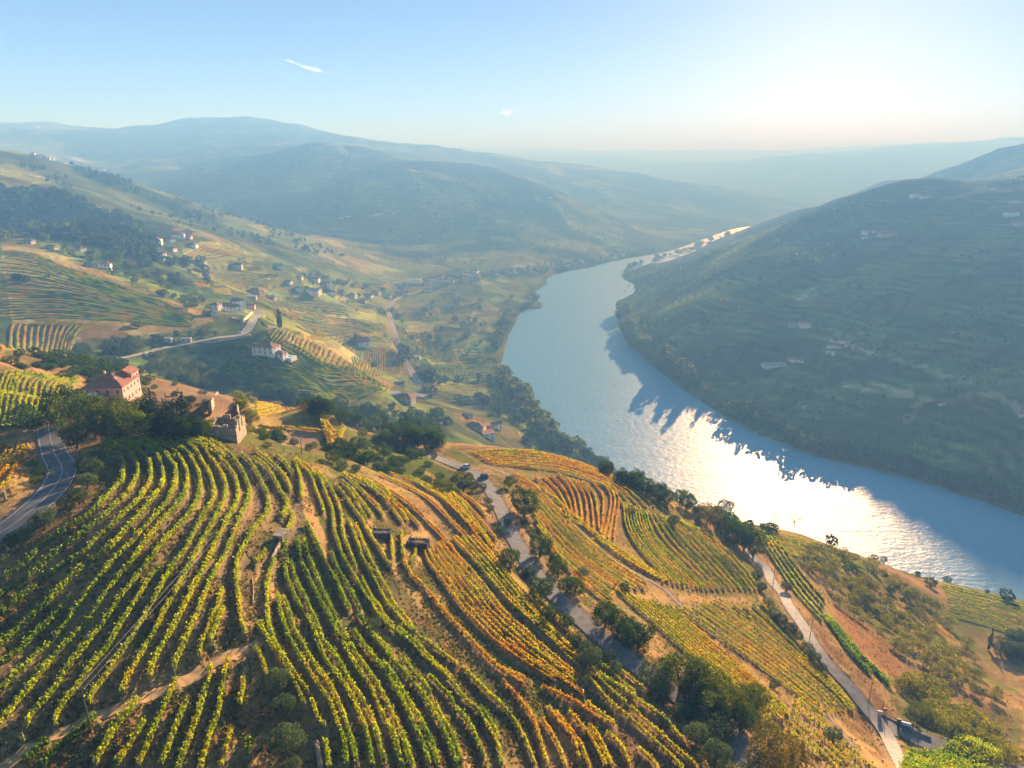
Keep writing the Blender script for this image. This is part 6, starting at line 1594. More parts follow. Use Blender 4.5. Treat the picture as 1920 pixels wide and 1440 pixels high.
def build_manor():
    x0, y0 = -131.0, 212.5
    z = float(height(np.array([x0]), np.array([y0]))[0]) + 0.6
    o = empty('manor_house', (x0, y0, z - 1.0), R(6)); o.scale = (0.84, 0.84, 0.84); tag(o, 'large pink manor house with red tiled roofs behind the tall trees', 'house')
    def blk(cx, cyy, w, d, h, rise, kind, rz, front, side, floors):
        e = wall_mesh(kind, w, d, h, rise, M_PINK)
        wl = link('wall', e, o, (cx, cyy, 0), rz)
        rf = link('roof', roof_mesh(kind, w, d, h, rise, 0.45, M_TILE), o, (cx, cyy, 0), rz)
        fl = h / floors
        def put(x, y, zz, r):
            c, s = math.cos(rz), math.sin(rz)
            wo = link('window', unit_box('window', -0.6, 0.6, -0.06, 0.04, -0.9, 0.9, M_FRAME), o, (cx + x * c - y * s, cyy + x * s + y * c, zz), rz + r)
            for sx in (-1, 1):
                link('pane', unit_box('pane', -0.22, 0.22, -0.09, -0.03, -0.75, 0.75, M_PANE), wo, (sx * 0.27, 0, 0))
        for f in range(floors):
            zz = fl * (f + 0.55)
            for i in range(front):
                put(-w / 2 + w * (i + .5) / front, -d / 2, zz, 0)
            for i in range(side):
                put(w / 2, -d / 2 + d * (i + .5) / side, zz, R(90)); put(-w / 2, -d / 2 + d * (i + .5) / side, zz, R(-90))
        return rf
    r1 = blk(0, 0, 14.5, 15.5, 7.2, 3.6, 'hip', 0, 4, 5, 2)
    blk(3.6, 6.2, 6.4, 6.0, 9.2, 1.9, 'gable', R(90), 2, 2, 3)
    r3 = blk(-2.6, -10.6, 9.0, 6.8, 4.3, 1.9, 'hip', 0, 3, 2, 1)
    link('chimney', unit_box('chimney', -0.4, 0.4, -0.4, 0.4, -1.0, 1.5, M_PINK), r1, (-3.0, 2.5, 9.6))
    link('chimney', unit_box('chimney', -0.35, 0.35, -0.35, 0.35, -1.0, 1.2, M_PINK), r1, (3.2, -3.5, 9.0))
    sk = MB(); sk.box(-1.4, 1.4, -1.0, 1.0, 0, 1.1); dm = sk.build('dormer', M_PINK, r3); dm.location = (0.4, -0.9, 4.7)
    sk = MB(); sk.add([(-1.6, -1.3, 1.05), (1.6, -1.3, 1.05), (1.6, 1.2, 1.55), (-1.6, 1.2, 1.55), (-1.6, -1.3, 1.2), (1.6, -1.3, 1.2), (1.6, 1.2, 1.7), (-1.6, 1.2, 1.7)], [(3, 2, 1, 0), (4, 5, 6, 7), (0, 1, 5, 4), (1, 2, 6, 5), (2, 3, 7, 6), (3, 0, 4, 7)])
    pnl = sk.build('skylight', M_WHITE, dm)

def wall_run(name, label, pp, hgt, thick, mat, cat='wall', group=None, step=1.2, seed=1):
    """a rubble wall along pixels: uneven top and faces, standing on the land"""
    P = spline(ground(pp), step=step); r = np.random.default_rng(seed)
    t = np.gradient(P[:, :2], axis=0); t /= np.linalg.norm(t, axis=1)[:, None] + 1e-9
    nr = np.stack([-t[:, 1], t[:, 0]], 1); n = len(P)
    rows_ = []
    for u, v in ((-1, -0.6), (-0.95, 0.5), (-0.8, 1.0), (0.8, 1.0), (0.95, 0.5), (1, -0.6)):
        q = P[:, :2] + nr * (u * thick / 2 + r.normal(0, thick * 0.06, n))[:, None]
        zz = P[:, 2] + np.where(v < 0, v, v * hgt * (1 + 0.12 * r.normal(size=n)))
        rows_.append(np.column_stack([q, zz]))
    V = np.stack(rows_, 1); k = 6
    idx = np.arange(n * k).reshape(n, k)
    Q = np.stack([idx[:-1, :-1], idx[1:, :-1], idx[1:, 1:], idx[:-1, 1:]], -1).reshape(-1, 4)
    caps = np.array([(0, 1, 4, 5), (1, 2, 3, 4), ((n - 1) * k + 5, (n - 1) * k + 4, (n - 1) * k + 1, (n - 1) * k), ((n - 1) * k + 4, (n - 1) * k + 3, (n - 1) * k + 2, (n - 1) * k + 1)])
    o = link(name, np_mesh(name, V.reshape(-1, 3), np.vstack([Q, caps]), mat)); tag(o, label, cat, group)
    return o

def stone_block(label, px, py, w, d, h, yaw, mat, cap=None):
    """rough masonry tank or hut: walls leaning back a little, uneven courses, an earth covered top"""
    p = ground([(px, py)])[0]; r = np.random.default_rng(int(px))
    o = empty('stone_tank', tuple(p), R(yaw)); tag(o, label, 'stone tank')
    nx, nz = 8, 5
    for nm, (ax, ay), L, (ox, oy) in (('front_wall', (1, 0), w, (-w / 2, -d / 2)), ('back_wall', (1, 0), w, (-w / 2, d / 2)), ('side_wall', (0, 1), d, (-w / 2, -d / 2)), ('side_wall', (0, 1), d, (w / 2, -d / 2))):
        V = []; fs = []
        nrm = (0, -1 if oy < 0 else 1) if ax else (-1 if ox < 0 else 1, 0)
        for layer in (0, 1):
            for i in range(nx + 1):
                for j in range(nz + 1):
                    u, v = i / nx, j / nz
                    off = (0.0 if layer else -0.4) - 0.12 * v + (r.normal(0, 0.035) if layer else 0)
                    V.append((ox + ax * L * u + nrm[0] * off, oy + ay * L * u + nrm[1] * off, -1.0 + (h + 1.0) * v + (r.normal(0, 0.05) if j == nz else 0)))
        n1 = (nx + 1) * (nz + 1)
        g = lambda l, i, j: l * n1 + i * (nz + 1) + j
        for i in range(nx):
            for j in range(nz):
                fs.append((g(1, i, j), g(1, i + 1, j), g(1, i + 1, j + 1), g(1, i, j + 1))); fs.append((g(0, i, j), g(0, i, j + 1), g(0, i + 1, j + 1), g(0, i + 1, j)))
            fs.append((g(1, i, nz), g(1, i + 1, nz), g(0, i + 1, nz), g(0, i, nz)))
        for j in range(nz):
            fs.append((g(0, 0, j), g(1, 0, j), g(1, 0, j + 1), g(0, 0, j + 1))); fs.append((g(0, nx, j), g(0, nx, j + 1), g(1, nx, j + 1), g(1, nx, j)))
        me = bpy.data.meshes.new(nm); me.from_pydata(V, [], fs); me.materials.append(mat); link(nm, me, o)
    mb = MB(); mb.box(-w / 2 + .3, w / 2 - .3, -d / 2 + .3, d / 2 - .3, h - 0.5, h - 0.12); mb.build('top', cap or M_STRAWTOP, o)

def build_houses():
    build_manor()
    # ruin in front of the manor grove
    p = ground([(418, 822)])[0]
    o = empty('stone_ruin', tuple(p), R(6)); o.scale = (1.15, 1.15, 1.15); tag(o, 'roofless stone ruin at the edge of the vines', 'ruin')
    def rw(x0, x1, y0, y1, hs):
        mb = MB(); n = len(hs)
        for i, hh in enumerate(hs):
            f0, f1 = i / n, (i + 1) / n
            if x1 - x0 > y1 - y0: mb.box(x0 + (x1 - x0) * f0, x0 + (x1 - x0) * f1 - 0.004, y0, y1, -1.5, hh)
            else: mb.box(x0, x1, y0 + (y1 - y0) * f0, y0 + (y1 - y0) * f1 - 0.004, -1.5, hh)
        mb.build('wall', M_STONE, o)
    rw(-2.6, 2.6, -0.25, 0.25, [2.2, 2.5, 2.6, 2.4, 2.7, 2.2, 1.9]); rw(2.1, 2.6, 0.26, 5.6, [2.3, 3.1, 0.6, 2.9, 3.2, 1.0, 2.6, 2.2]); rw(-2.6, -2.1, 0.26, 5.6, [1.9, 1.4, 2.2, 2.4, 2.0]); rw(-2.6, 2.6, 5.62, 6.0, [2.2, 2.6, 1.8, 2.4])
    wall_run('stone_wall', 'pale stone wall edging the terrace above the ruin', [(392, 776), (400, 757), (409, 738)], 1.5, 0.5, M_STONE, seed=3)
    wall_run('stone_wall', 'brown wall along the outer side of the ruin courtyard', [(440, 745), (446, 770), (444, 800)], 1.6, 0.5, M_STONE, seed=31)
    stone_block('stone tank with walls coloured as in shade on the central slope, nearer the thicket', 716, 1008, 3.6, 2.2, 1.5, 4, M_STONE_SHADE)
    stone_block('wide stone tank with walls coloured as in shade beside the straw path', 784, 1026, 4.2, 2.2, 1.45, -6, M_STONE_SHADE)
    # little stone shelter on the terrace bank
    p = ground([(521, 1019)])[0]
    o = empty('stone_shelter', tuple(p), R(-14)); tag(o, 'small stone shelter with dark doorway on the dry terrace bank', 'shelter')
    mb = MB(); mb.box(-0.8, 0.9, 0.0, 2.4, -1, 1.35); mb.build('wall', M_STONE, o)
    mb = MB(); mb.box(-0.95, 1.05, -0.12, 2.5, 1.353, 1.52); mb.build('roof', M_STONE, o)
    mb = MB(); mb.box(-0.55, 0.35, -0.05, 0.05, -0.3, 1.05); mb.build('doorway', M_STONE_SHADE, o)  # dark slab painted to stand for the shade inside the opening
    wall_run('stone_wall', 'low crumbling wall running down the dry terrace bank', [(535, 1000), (522, 1030), (508, 1058)], 0.9, 0.5, M_STONE, seed=5)
    wall_run('stone_wall', 'thin pale wall on the straw bank beside the curving row', [(473, 1086), (475, 1110), (474, 1135)], 0.3, 0.14, M_STONE, seed=6)
    wall_run('concrete_channel', 'grey concrete channel at the foot of the silvery olives', [(592, 1392), (598, 1415), (602, 1445)], 0.4, 0.6, M_STONE, cat='channel', seed=7)
    # pool house on the knoll
    house('white house with red hipped roof on the knoll above the dark rows', 500, 660, 44, d=0.6, yaw=-14, roof='hip', floors=2, front=4, side=2, h=5.2)
    house('low white wing with terrace beside the swimming pool', 524, 668, 26, d=0.7, yaw=-14, roof='hip', floors=1, front=3, side=1, h=3.0, chimney=False)
    p = ground([(538, 670)])[0]
    o = empty('swimming_pool', (p[0], p[1], p[2] + 0.6), R(-14)); tag(o, 'turquoise swimming pool on the knoll terrace', 'pool')
    mb = MB(); mb.box(-6, 6, -4, -2.6, -3, 0.2); mb.box(-6, 6, 2.6, 4, -3, 0.2); mb.box(-6, -4.6, -2.597, 2.597, -3, 0.2); mb.box(4.6, 6, -2.597, 2.597, -3, 0.2); mb.build('surround', M_WHITE, o)
    mb = MB(); mb.box(-4.59, 4.59, -2.59, 2.59, -1, 0.05); mb.build('water', mat_plain('pool_water', (0.12, 0.50, 0.62), 0.15), o)
    house('white farmhouse with red gabled roof alone among the plots', 678, 646, 20, d=1.0, yaw=38, roof='gable', floors=2, front=2, side=2)
    # hamlet at the hairpin
    g = 'houses of the hairpin hamlet'
    house('white house with red roof, first above the hairpin car park', 405, 581, 15, d=0.8, yaw=-10, roof='hip', floors=2, front=2)
    house('long grey and white winery building above the car park', 433, 584, 26, d=0.7, yaw=-24, roof='gable', floors=2, front=4, tile=M_TILE_OLD)
    house('tall white gable house next to the winery building', 447, 578, 14, d=1.2, yaw=-24, roof='gable', floors=3, front=2, tile=M_TILE_OLD)
    wall_run('retaining_wall', 'curved white retaining wall inside the hairpin bend', [(456, 603), (464, 596), (470, 590), (474, 588)], 2.2, 0.8, M_CREAM, seed=8, step=3)
    wall_run('retaining_wall', 'low pale wall along the outer edge of the hill road', [(380, 645), (420, 640), (455, 634), (470, 630)], 1.4, 0.8, M_CONC, seed=9, step=4)
    house('flat roofed roadside shelter below the terraced rows', 350, 640, 14, d=0.5, yaw=12, roof='flat', floors=1, front=2, tile=M_SLATE, wall=M_CREAM)
    house('low grey shed beside the hill road', 312, 640, 16, d=0.5, yaw=10, roof='flat', floors=1, front=2, tile=M_SLATE, wall=M_GREYR)
    # white hotel and neighbours
    house('long white hotel with many windows below the dark wood', 288, 484, 46, d=0.28, yaw=-6, roof='gable', floors=2, front=9, side=2, tile=M_TILE_OLD)
    house('white house just above the long hotel', 290, 456, 20, d=0.7, yaw=8, roof='hip', floors=2, front=3, tile=M_TILE_OLD)
    house('small white house up the slope beside the yellow shoulder', 318, 452, 12, d=0.9, yaw=-20, floors=1, front=2)
    house('white villa with red roof at the top of the yellow shoulder', 335, 446, 18, d=0.7, yaw=15, roof='hip', floors=2, front=3)
    house('white annexe to the right of the hotel', 322, 469, 12, d=0.8, yaw=-10, floors=1, front=2, tile=M_TILE_OLD)
    house('pale house half hidden at the wood edge', 352, 447, 12, d=0.8, yaw=5, floors=1, front=2, wall=M_CREAM)
    # garden houses at the left
    house('white garden villa with tiled roof above the level rows', 92, 438, 26, d=0.6, yaw=-12, roof='hip', floors=2, front=3)
    house('low white garden house with terrace beside the villa', 118, 443, 22, d=0.5, yaw=-16, roof='gable', floors=1, front=3)
    house('cream house at the edge of the wood', 12, 397, 24, d=0.6, yaw=8, roof='hip', floors=2, front=3, wall=M_CREAM)
    house('grey shed roof on the shoulder beyond the level rows', 170, 500, 20, d=0.6, yaw=-30, roof='gable', floors=1, front=1, wall=M_GREYR, tile=M_SLATE, chimney=False)
    house('cream cottage beneath the garden villa', 98, 466, 14, d=0.6, yaw=-10, floors=1, front=2, wall=M_CREAM)
    house('cream outbuilding left of the garden villa', 55, 456, 14, d=0.7, yaw=-5, floors=1, front=2, wall=M_CREAM, tile=M_TILE_OLD)
    # hamlet beyond the knoll
    house('wide white house with blue grey roof beyond the knoll', 583, 550, 30, d=0.45, yaw=-8, roof='gable', floors=2, front=5, tile=M_SLATE)
    house('white cube shaped house near the wide white house', 620, 552, 15, d=0.9, yaw=30, roof='hip', floors=2, front=2, tile=M_TILE_OLD)
    house('pink walled house beside the bent lane', 480, 551, 22, d=0.6, yaw=-18, roof='hip', floors=2, front=3, wall=M_PINK)
    house('low grey roofed warehouse near the bent lane', 468, 559, 20, d=0.5, yaw=10, roof='flat', floors=1, front=2, wall=M_GREYR, tile=M_SLATE)
    house('cream barn below the pink house', 508, 560, 16, d=0.6, yaw=-12, floors=1, front=2, wall=M_CREAM, tile=M_SLATE)
    house('white house low in the slope above the hamlet', 522, 501, 14, d=0.8, yaw=20, floors=1, front=2)
    house('long white block left of the twin apartment blocks', 748, 534, 22, d=0.4, yaw=4, roof='flat', floors=2, front=5, tile=M_SLATE)
    house('tall white apartment block nearest the valley road', 775, 530, 24, d=0.4, yaw=2, roof='flat', floors=3, front=6, tile=M_SLATE)
    house('white house with pale roof under the apartment blocks', 724, 556, 18, d=0.6, yaw=-8, floors=1, front=3, tile=M_SLATE)
    house('pink roofed house under the apartment blocks', 755, 553, 15, d=0.7, yaw=10, floors=2, front=2)
    # terrace house and the white houses below the belt of trees
    house('cream house with red hipped roof and wide terrace above the railway', 757, 752, 40, d=0.55, yaw=-16, roof='hip', floors=2, front=4, wall=M_CREAM, h=5.0)
    house('open grey canopy left of the terrace house', 738, 741, 20, d=0.8, yaw=30, roof='flat', floors=1, front=1, wall=M_GREYR, tile=M_SLATE, h=2.6)
    house('grey metal roofed store right of the terrace house', 785, 745, 24, d=0.6, yaw=-24, roof='flat', floors=1, front=2, wall=M_GREYR, tile=M_SLATE, h=2.8)
    house('cream store above the terrace house', 748, 723, 16, d=0.7, yaw=20, floors=1, front=1, wall=M_CREAM, tile=M_TILE_OLD)
    house('old house with dark tiled hip roof among the belt trees', 890, 803, 32, d=0.6, yaw=-12, roof='hip', floors=1, front=3, wall=M_CREAM, tile=M_TILE_OLD, h=3.6)
    house('white two storey house at the end of the row of houses', 915, 820, 19, d=0.9, yaw=18, roof='flat', floors=2, front=2, h=5.6)
    house('red roofed house behind the white two storey house', 912, 806, 18, d=0.8, yaw=-30, floors=1, front=2, wall=M_CREAM)
    house('white gable house right of the row of houses', 931, 803, 14, d=0.9, yaw=35, floors=2, front=2, tile=M_TILE_OLD)
    house('small pale house on the slope left of the row of houses', 876, 782, 14, d=0.7, yaw=-30, floors=1, front=2, wall=M_GREYR, tile=M_SLATE)
    house('small white house with red roof beside the railway end', 788, 692, 10, d=0.9, yaw=25, floors=1, front=2)
    house('white caravan like hut in the railway garden', 781, 671, 12, d=0.5, yaw=-5, roof='flat', floors=1, front=2, tile=M_SLATE)
    # riverside village far off
    r = random.Random(5)
    for i, (x, y) in enumerate([(800, 531), (812, 526), (826, 522), (838, 528), (846, 520), (856, 526), (864, 518), (872, 523), (880, 517), (888, 525), (846, 531), (870, 530), (893, 519), (905, 515), (918, 512), (930, 516), (945, 510), (958, 513), (890, 511), (975, 507), (990, 504), (820, 533), (1060, 499), (1066, 496), (1140, 470), (1160, 468), (1195, 466), (1210, 462)]):
        house('small pale house in the distant riverside village', x, y, r.uniform(8, 13), d=0.7, yaw=r.uniform(-40, 40), roof=r.choice(['gable', 'hip', 'gable']), floors=r.choice([1, 2, 2]), front=2, side=1, wall=r.choice([M_WHITE, M_WHITE, M_CREAM]), tile=r.choice([M_TILE, M_TILE_OLD]), group='houses of the distant riverside village', chimney=False)
    for i, (x, y) in enumerate([(640, 551), (660, 557), (690, 556), (706, 552), (802, 546), (822, 541), (590, 528), (560, 522), (470, 577), (398, 590), (610, 536), (540, 530), (380, 498), (360, 462), (150, 470), (200, 505), (678, 566), (852, 548), (446, 503), (560, 545), (30, 420), (145, 445)]):
        house('small white house scattered on the valley slopes', x, y, r.uniform(10, 15), d=0.7, yaw=r.uniform(-40, 40), roof=r.choice(['gable', 'hip']), floors=r.choice([1, 2]), front=3, side=1, wall=r.choice([M_WHITE, M_WHITE, M_CREAM]), tile=r.choice([M_TILE, M_TILE_OLD]), group='houses scattered on the valley slopes')
    # opposite hill
    for lab, x, y, wp, yw, kw in (
        ('white house with four windows in the middle of the shaded hill', 1508, 612, 18, -20, dict(front=4)), ('long grey barn beside the house on the shaded hill', 1488, 611, 16, -24, dict(floors=1, wall=M_GREYR, tile=M_SLATE)),
        ('white stepped farm buildings right of the lone hill house', 1582, 645, 16, -34, dict(front=3)), ('low white wing of the stepped farm', 1564, 650, 20, -34, dict(floors=1, front=4)), ('small white block under the stepped farm', 1557, 665, 13, -20, dict(roof='flat', tile=M_SLATE)),
        ('long pale house low on the shaded hill', 1451, 686, 34, 0, dict(floors=1, front=5, d=0.4, tile=M_SLATE)), ('pink roofed house next to the long pale house', 1493, 676, 22, -28, dict(floors=1, front=3)), ('pale roofed shed near the wooded bank', 1271, 634, 20, 5, dict(floors=1, wall=M_GREYR, tile=M_SLATE, roof='flat')),
        ('white house high on the sunlit spur', 1629, 438, 18, 0, dict(front=3)), ('pink and white house beside the one high on the spur', 1663, 442, 24, 8, dict(front=3, wall=M_PINK)), ('small white shed under the spur houses', 1622, 447, 9, 0, dict(floors=1)),
        ('white house just under the ridge top', 1715, 369, 14, 10, dict(front=2)), ('long white house just under the ridge top', 1737, 370, 18, -5, dict(floors=1, front=4)), ('white gabled house on the skyline', 1858, 356, 13, 15, dict(front=2)),
        ('white house under the skyline trees', 1895, 404, 18, -10, dict(front=3)), ('pale house below the skyline trees', 1912, 420, 20, 12, dict(floors=1, front=3, wall=M_CREAM)), ('grey domed store under the skyline trees', 1902, 380, 16, 0, dict(floors=1, roof='flat', wall=M_GREYR, tile=M_SLATE)),
        ('white cabin beside the bent track of the shaded hill', 1766, 759, 9, 0, dict(floors=1, front=1)), ('white hut in the scrub above the dark bank', 1508, 764, 8, 20, dict(floors=1, front=1)), ('small hut at the far right end of the bent track', 1918, 780, 10, 0, dict(floors=1, front=1))):
        kw.setdefault('d', 0.6); house(lab, x, y, wp, yaw=yw, chimney=False, side=1, **kw)
    # far hillsides
    for i, (x, y) in enumerate([(68, 297), (76, 296), (84, 298), (92, 300), (98, 300), (122, 307), (195, 320), (62, 293), (640, 410), (652, 407), (700, 405), (708, 403), (716, 402), (738, 400), (1008, 372), (1030, 372), (55, 243), (70, 240), (390, 288), (400, 289)]):
        house('white speck of a house on a hazy hillside', x, y, r.uniform(4, 7), d=0.7, yaw=r.uniform(-30, 30), floors=2, front=2, side=1, group='houses on hazy hillsides', chimney=False)
# ------------------------------------------------------------------ cars, bins, poles, wires
def car_paint(name, c, rough=0.3):
    m, nt, b = new_mat(name); b.inputs['Base Color'].default_value = (*c, 1); b.inputs['Roughness'].default_value = rough
    b.inputs['Coat Weight'].default_value = 0.6; b.inputs['Coat Roughness'].default_value = 0.1
    return m
M_TYRE = mat_plain('tyre', (0.02, 0.02, 0.02), 0.9); M_LAMP = mat_plain('lamp_glass', (0.7, 0.7, 0.65), 0.2); M_RED = mat_plain('rear_lamp', (0.35, 0.02, 0.02), 0.3)
M_POLE = mat_plain('weathered_pole', (0.10, 0.09, 0.08), 0.9, noise=0.3, scale=3)
P_BLUE = car_paint('dark_blue_paint', (0.02, 0.04, 0.10)); P_WHITE = car_paint('white_paint', (0.75, 0.75, 0.75)); P_SILVER = car_paint('silver_paint', (0.40, 0.41, 0.43)); P_BLACK = car_paint('black_paint', (0.02, 0.02, 0.022)); P_REDC = car_paint('red_paint', (0.35, 0.03, 0.03))
_cars = {}
def car(label, px, py, yaw, paint, group=None, k=1.0):
    """hatchback: rounded lower body, glasshouse with pillars, wheels, lamps; x runs from tail to nose"""
    p = ground([(px, py)])[0]
    key = paint.name
    if key not in _cars:
        def loft(secs, nm, mat):
            mb = MB(); n = len(secs[0][1])
            vs = [(x, y, z) for x, ring in secs for y, z in ring]; fs = []
            for i in range(len(secs) - 1):
                for j in range(n):
                    fs.append((i * n + j, i * n + (j + 1) % n, (i + 1) * n + (j + 1) % n, (i + 1) * n + j))
            fs += [tuple(range(n))[::-1], tuple((len(secs) - 1) * n + j for j in range(n))]
            mb.add(vs, fs); return mb.mesh(nm, mat, False)
        def ring(hw, z0, z1, b=0.10):
            return [(-hw + b, z0), (hw - b, z0), (hw, z0 + b), (hw, z1 - b * 1.6), (hw - b * 1.2, z1), (-hw + b * 1.2, z1), (-hw, z1 - b * 1.6), (-hw, z0 + b)]
        body = loft([(-2.05, ring(0.74, 0.38, 0.85)), (-1.95, ring(0.82, 0.26, 0.96)), (-1.2, ring(0.88, 0.22, 0.98)), (0.6, ring(0.88, 0.22, 0.97)), (1.3, ring(0.87, 0.22, 0.90)), (1.9, ring(0.80, 0.26, 0.76)), (2.08, ring(0.70, 0.34, 0.62))], 'body', paint)
        cab = loft([(-1.92, ring(0.72, 0.90, 1.02, 0.04)), (-1.35, ring(0.64, 0.92, 1.42, 0.08)), (-0.4, ring(0.64, 0.92, 1.48, 0.08)), (0.25, ring(0.62, 0.92, 1.42, 0.08)), (1.02, ring(0.72, 0.86, 0.93, 0.03))], 'glass', M_PANE)
        rf = loft([(-1.38, ring(0.63, 1.395, 1.455, 0.02)), (-0.4, ring(0.64, 1.45, 1.51, 0.02)), (0.26, ring(0.61, 1.395, 1.455, 0.02))], 'roof', paint)
        w = MB(); w.tube([(0, -0.10, 0), (0, 0.10, 0)], 0.31, 14); wm = w.mesh('wheel', M_TYRE)
        w = MB(); w.tube([(0, -0.115, 0), (0, 0.115, 0)], 0.19, 10); rm = w.mesh('rim', M_STEEL)
        _cars[key] = (body, cab, rf, wm, rm)
    body, cab, rf, wm, rm = _cars[key]
    # settle on the slope
    c, s = math.cos(R(yaw)), math.sin(R(yaw))
    xs = np.array([p[0] + 1.3 * c, p[0] - 1.3 * c]); ys = np.array([p[1] + 1.3 * s, p[1] - 1.3 * s]); zz = height(xs, ys)
    o = empty('car', (p[0], p[1], float(zz.mean()) + 0.12), 0); o.rotation_euler = (0, -math.atan2(float(zz[0] - zz[1]), 2.6), R(yaw)); o.scale = (k, k, k)
    tag(o, label, 'car', group)
    link('body', body, o); link('glass', cab, o); link('roof', rf, o)
    for x in (-1.28, 1.28):
        for y in (-0.80, 0.80):
            wh = link('wheel', wm, o, (x, y, 0.31)); link('rim', rm, wh)
    for y in (-0.58, 0.58):
        link('headlight', unit_box('headlight', -0.04, 0.04, -0.17, 0.17, -0.07, 0.07, M_LAMP), o, (2.02, y, 0.62))
        link('rear_light', unit_box('rear_light', -0.04, 0.04, -0.12, 0.12, -0.10, 0.10, M_RED), o, (-2.02, y, 0.80))
    return o

def pole(label, px, py, pytop, group=None, arm=True):
    p = ground([(px, py)])[0]
    lo, hi = 1.0, 30.0
    for _ in range(40):
        m = (lo + hi) / 2
        if to_pix(p[0], p[1], p[2] + m)[1] > pytop: lo = m
        else: hi = m
    h = lo
    o = empty('utility_pole', tuple(p)); tag(o, label, 'utility pole', group)
    mb = MB(); mb.tube([(0, 0, -0.8), (0, 0, h * 0.5), (0, 0, h)], [0.10, 0.085, 0.065], 8); mb.build('pole', M_POLE, o)
    tops = [(p[0], p[1], p[2] + h)]
    if arm:
        mb = MB(); mb.box(-0.42, 0.42, -0.04, 0.04, h - 0.35, h - 0.27); mb.build('crossarm', M_POLE, o)
        for x in (-0.35, 0.35):
            mb = MB(); mb.tube([(x, 0, h - 0.268), (x, 0, h - 0.15)], 0.035, 6); mb.build('insulator', M_WHITE, o)
        tops = [(p[0] + x, p[1], p[2] + h - 0.15) for x in (-0.35, 0.35)]
    return tops

def wire(label, a, b, sag, group='power lines'):
    n = 24; P = []
    for i in range(n + 1):
        t = i / n
        P.append((a[0] + (b[0] - a[0]) * t, a[1] + (b[1] - a[1]) * t, a[2] + (b[2] - a[2]) * t - sag * 4 * t * (1 - t)))
    mb = MB(); mb.tube(P, 0.008, 4)
    o = mb.build('power_line', mat_wire()); tag(o, label, 'cable', group)
def mat_wire():
    if 'wire' not in _mc: _mc['wire'] = mat_plain('aluminium_wire', (0.30, 0.30, 0.29), 0.6, 0.2)
    return _mc['wire']

def bin_(label, px, py, yaw, c, w, d, h, lidc, group=None):
    p = ground([(px, py)])[0]
    o = empty('waste_container', (p[0], p[1], p[2] + 0.12), R(yaw)); tag(o, label, 'waste container', group)
    m = mat_plain('container_' + label.split()[0], c, 0.5)
    ml = mat_plain('lid_' + label.split()[0], lidc, 0.5)
    mb = MB(); a = 0.12
    mb.add([(-w / 2 + a, -d / 2 + a, 0.18), (w / 2 - a, -d / 2 + a, 0.18), (w / 2 - a, d / 2 - a, 0.18), (-w / 2 + a, d / 2 - a, 0.18), (-w / 2, -d / 2, h), (w / 2, -d / 2, h), (w / 2, d / 2, h), (-w / 2, d / 2, h)],
           [(3, 2, 1, 0), (4, 5, 6, 7), (0, 1, 5, 4), (1, 2, 6, 5), (2, 3, 7, 6), (3, 0, 4, 7)])
    mb.box(-w / 2 - .06, w / 2 + .06, -d / 2 - .06, d / 2 + .06, h + 0.003, h + 0.08); mb.build('body', m, o)
    lid = MB(); n = 8
    prof = [(-d / 2, h + .083)] + [(-d / 2 * math.cos(math.pi * i / n), h + .083 + 0.32 * math.sin(math.pi * i / n)) for i in range(1, n)] + [(d / 2, h + .083)]
    lid.extrude_x(prof, -w / 2, w / 2); lid.build('lid', ml, o)
    for sx in (-1, 1):
        for sy in (-1, 1):
            wl = MB(); wl.tube([(sx * (w / 2 - .25) - .04, sy * (d / 2 - .2), 0.09), (sx * (w / 2 - .25) + .04, sy * (d / 2 - .2), 0.09)], 0.09, 8); wl.build('wheel', M_TYRE, o)

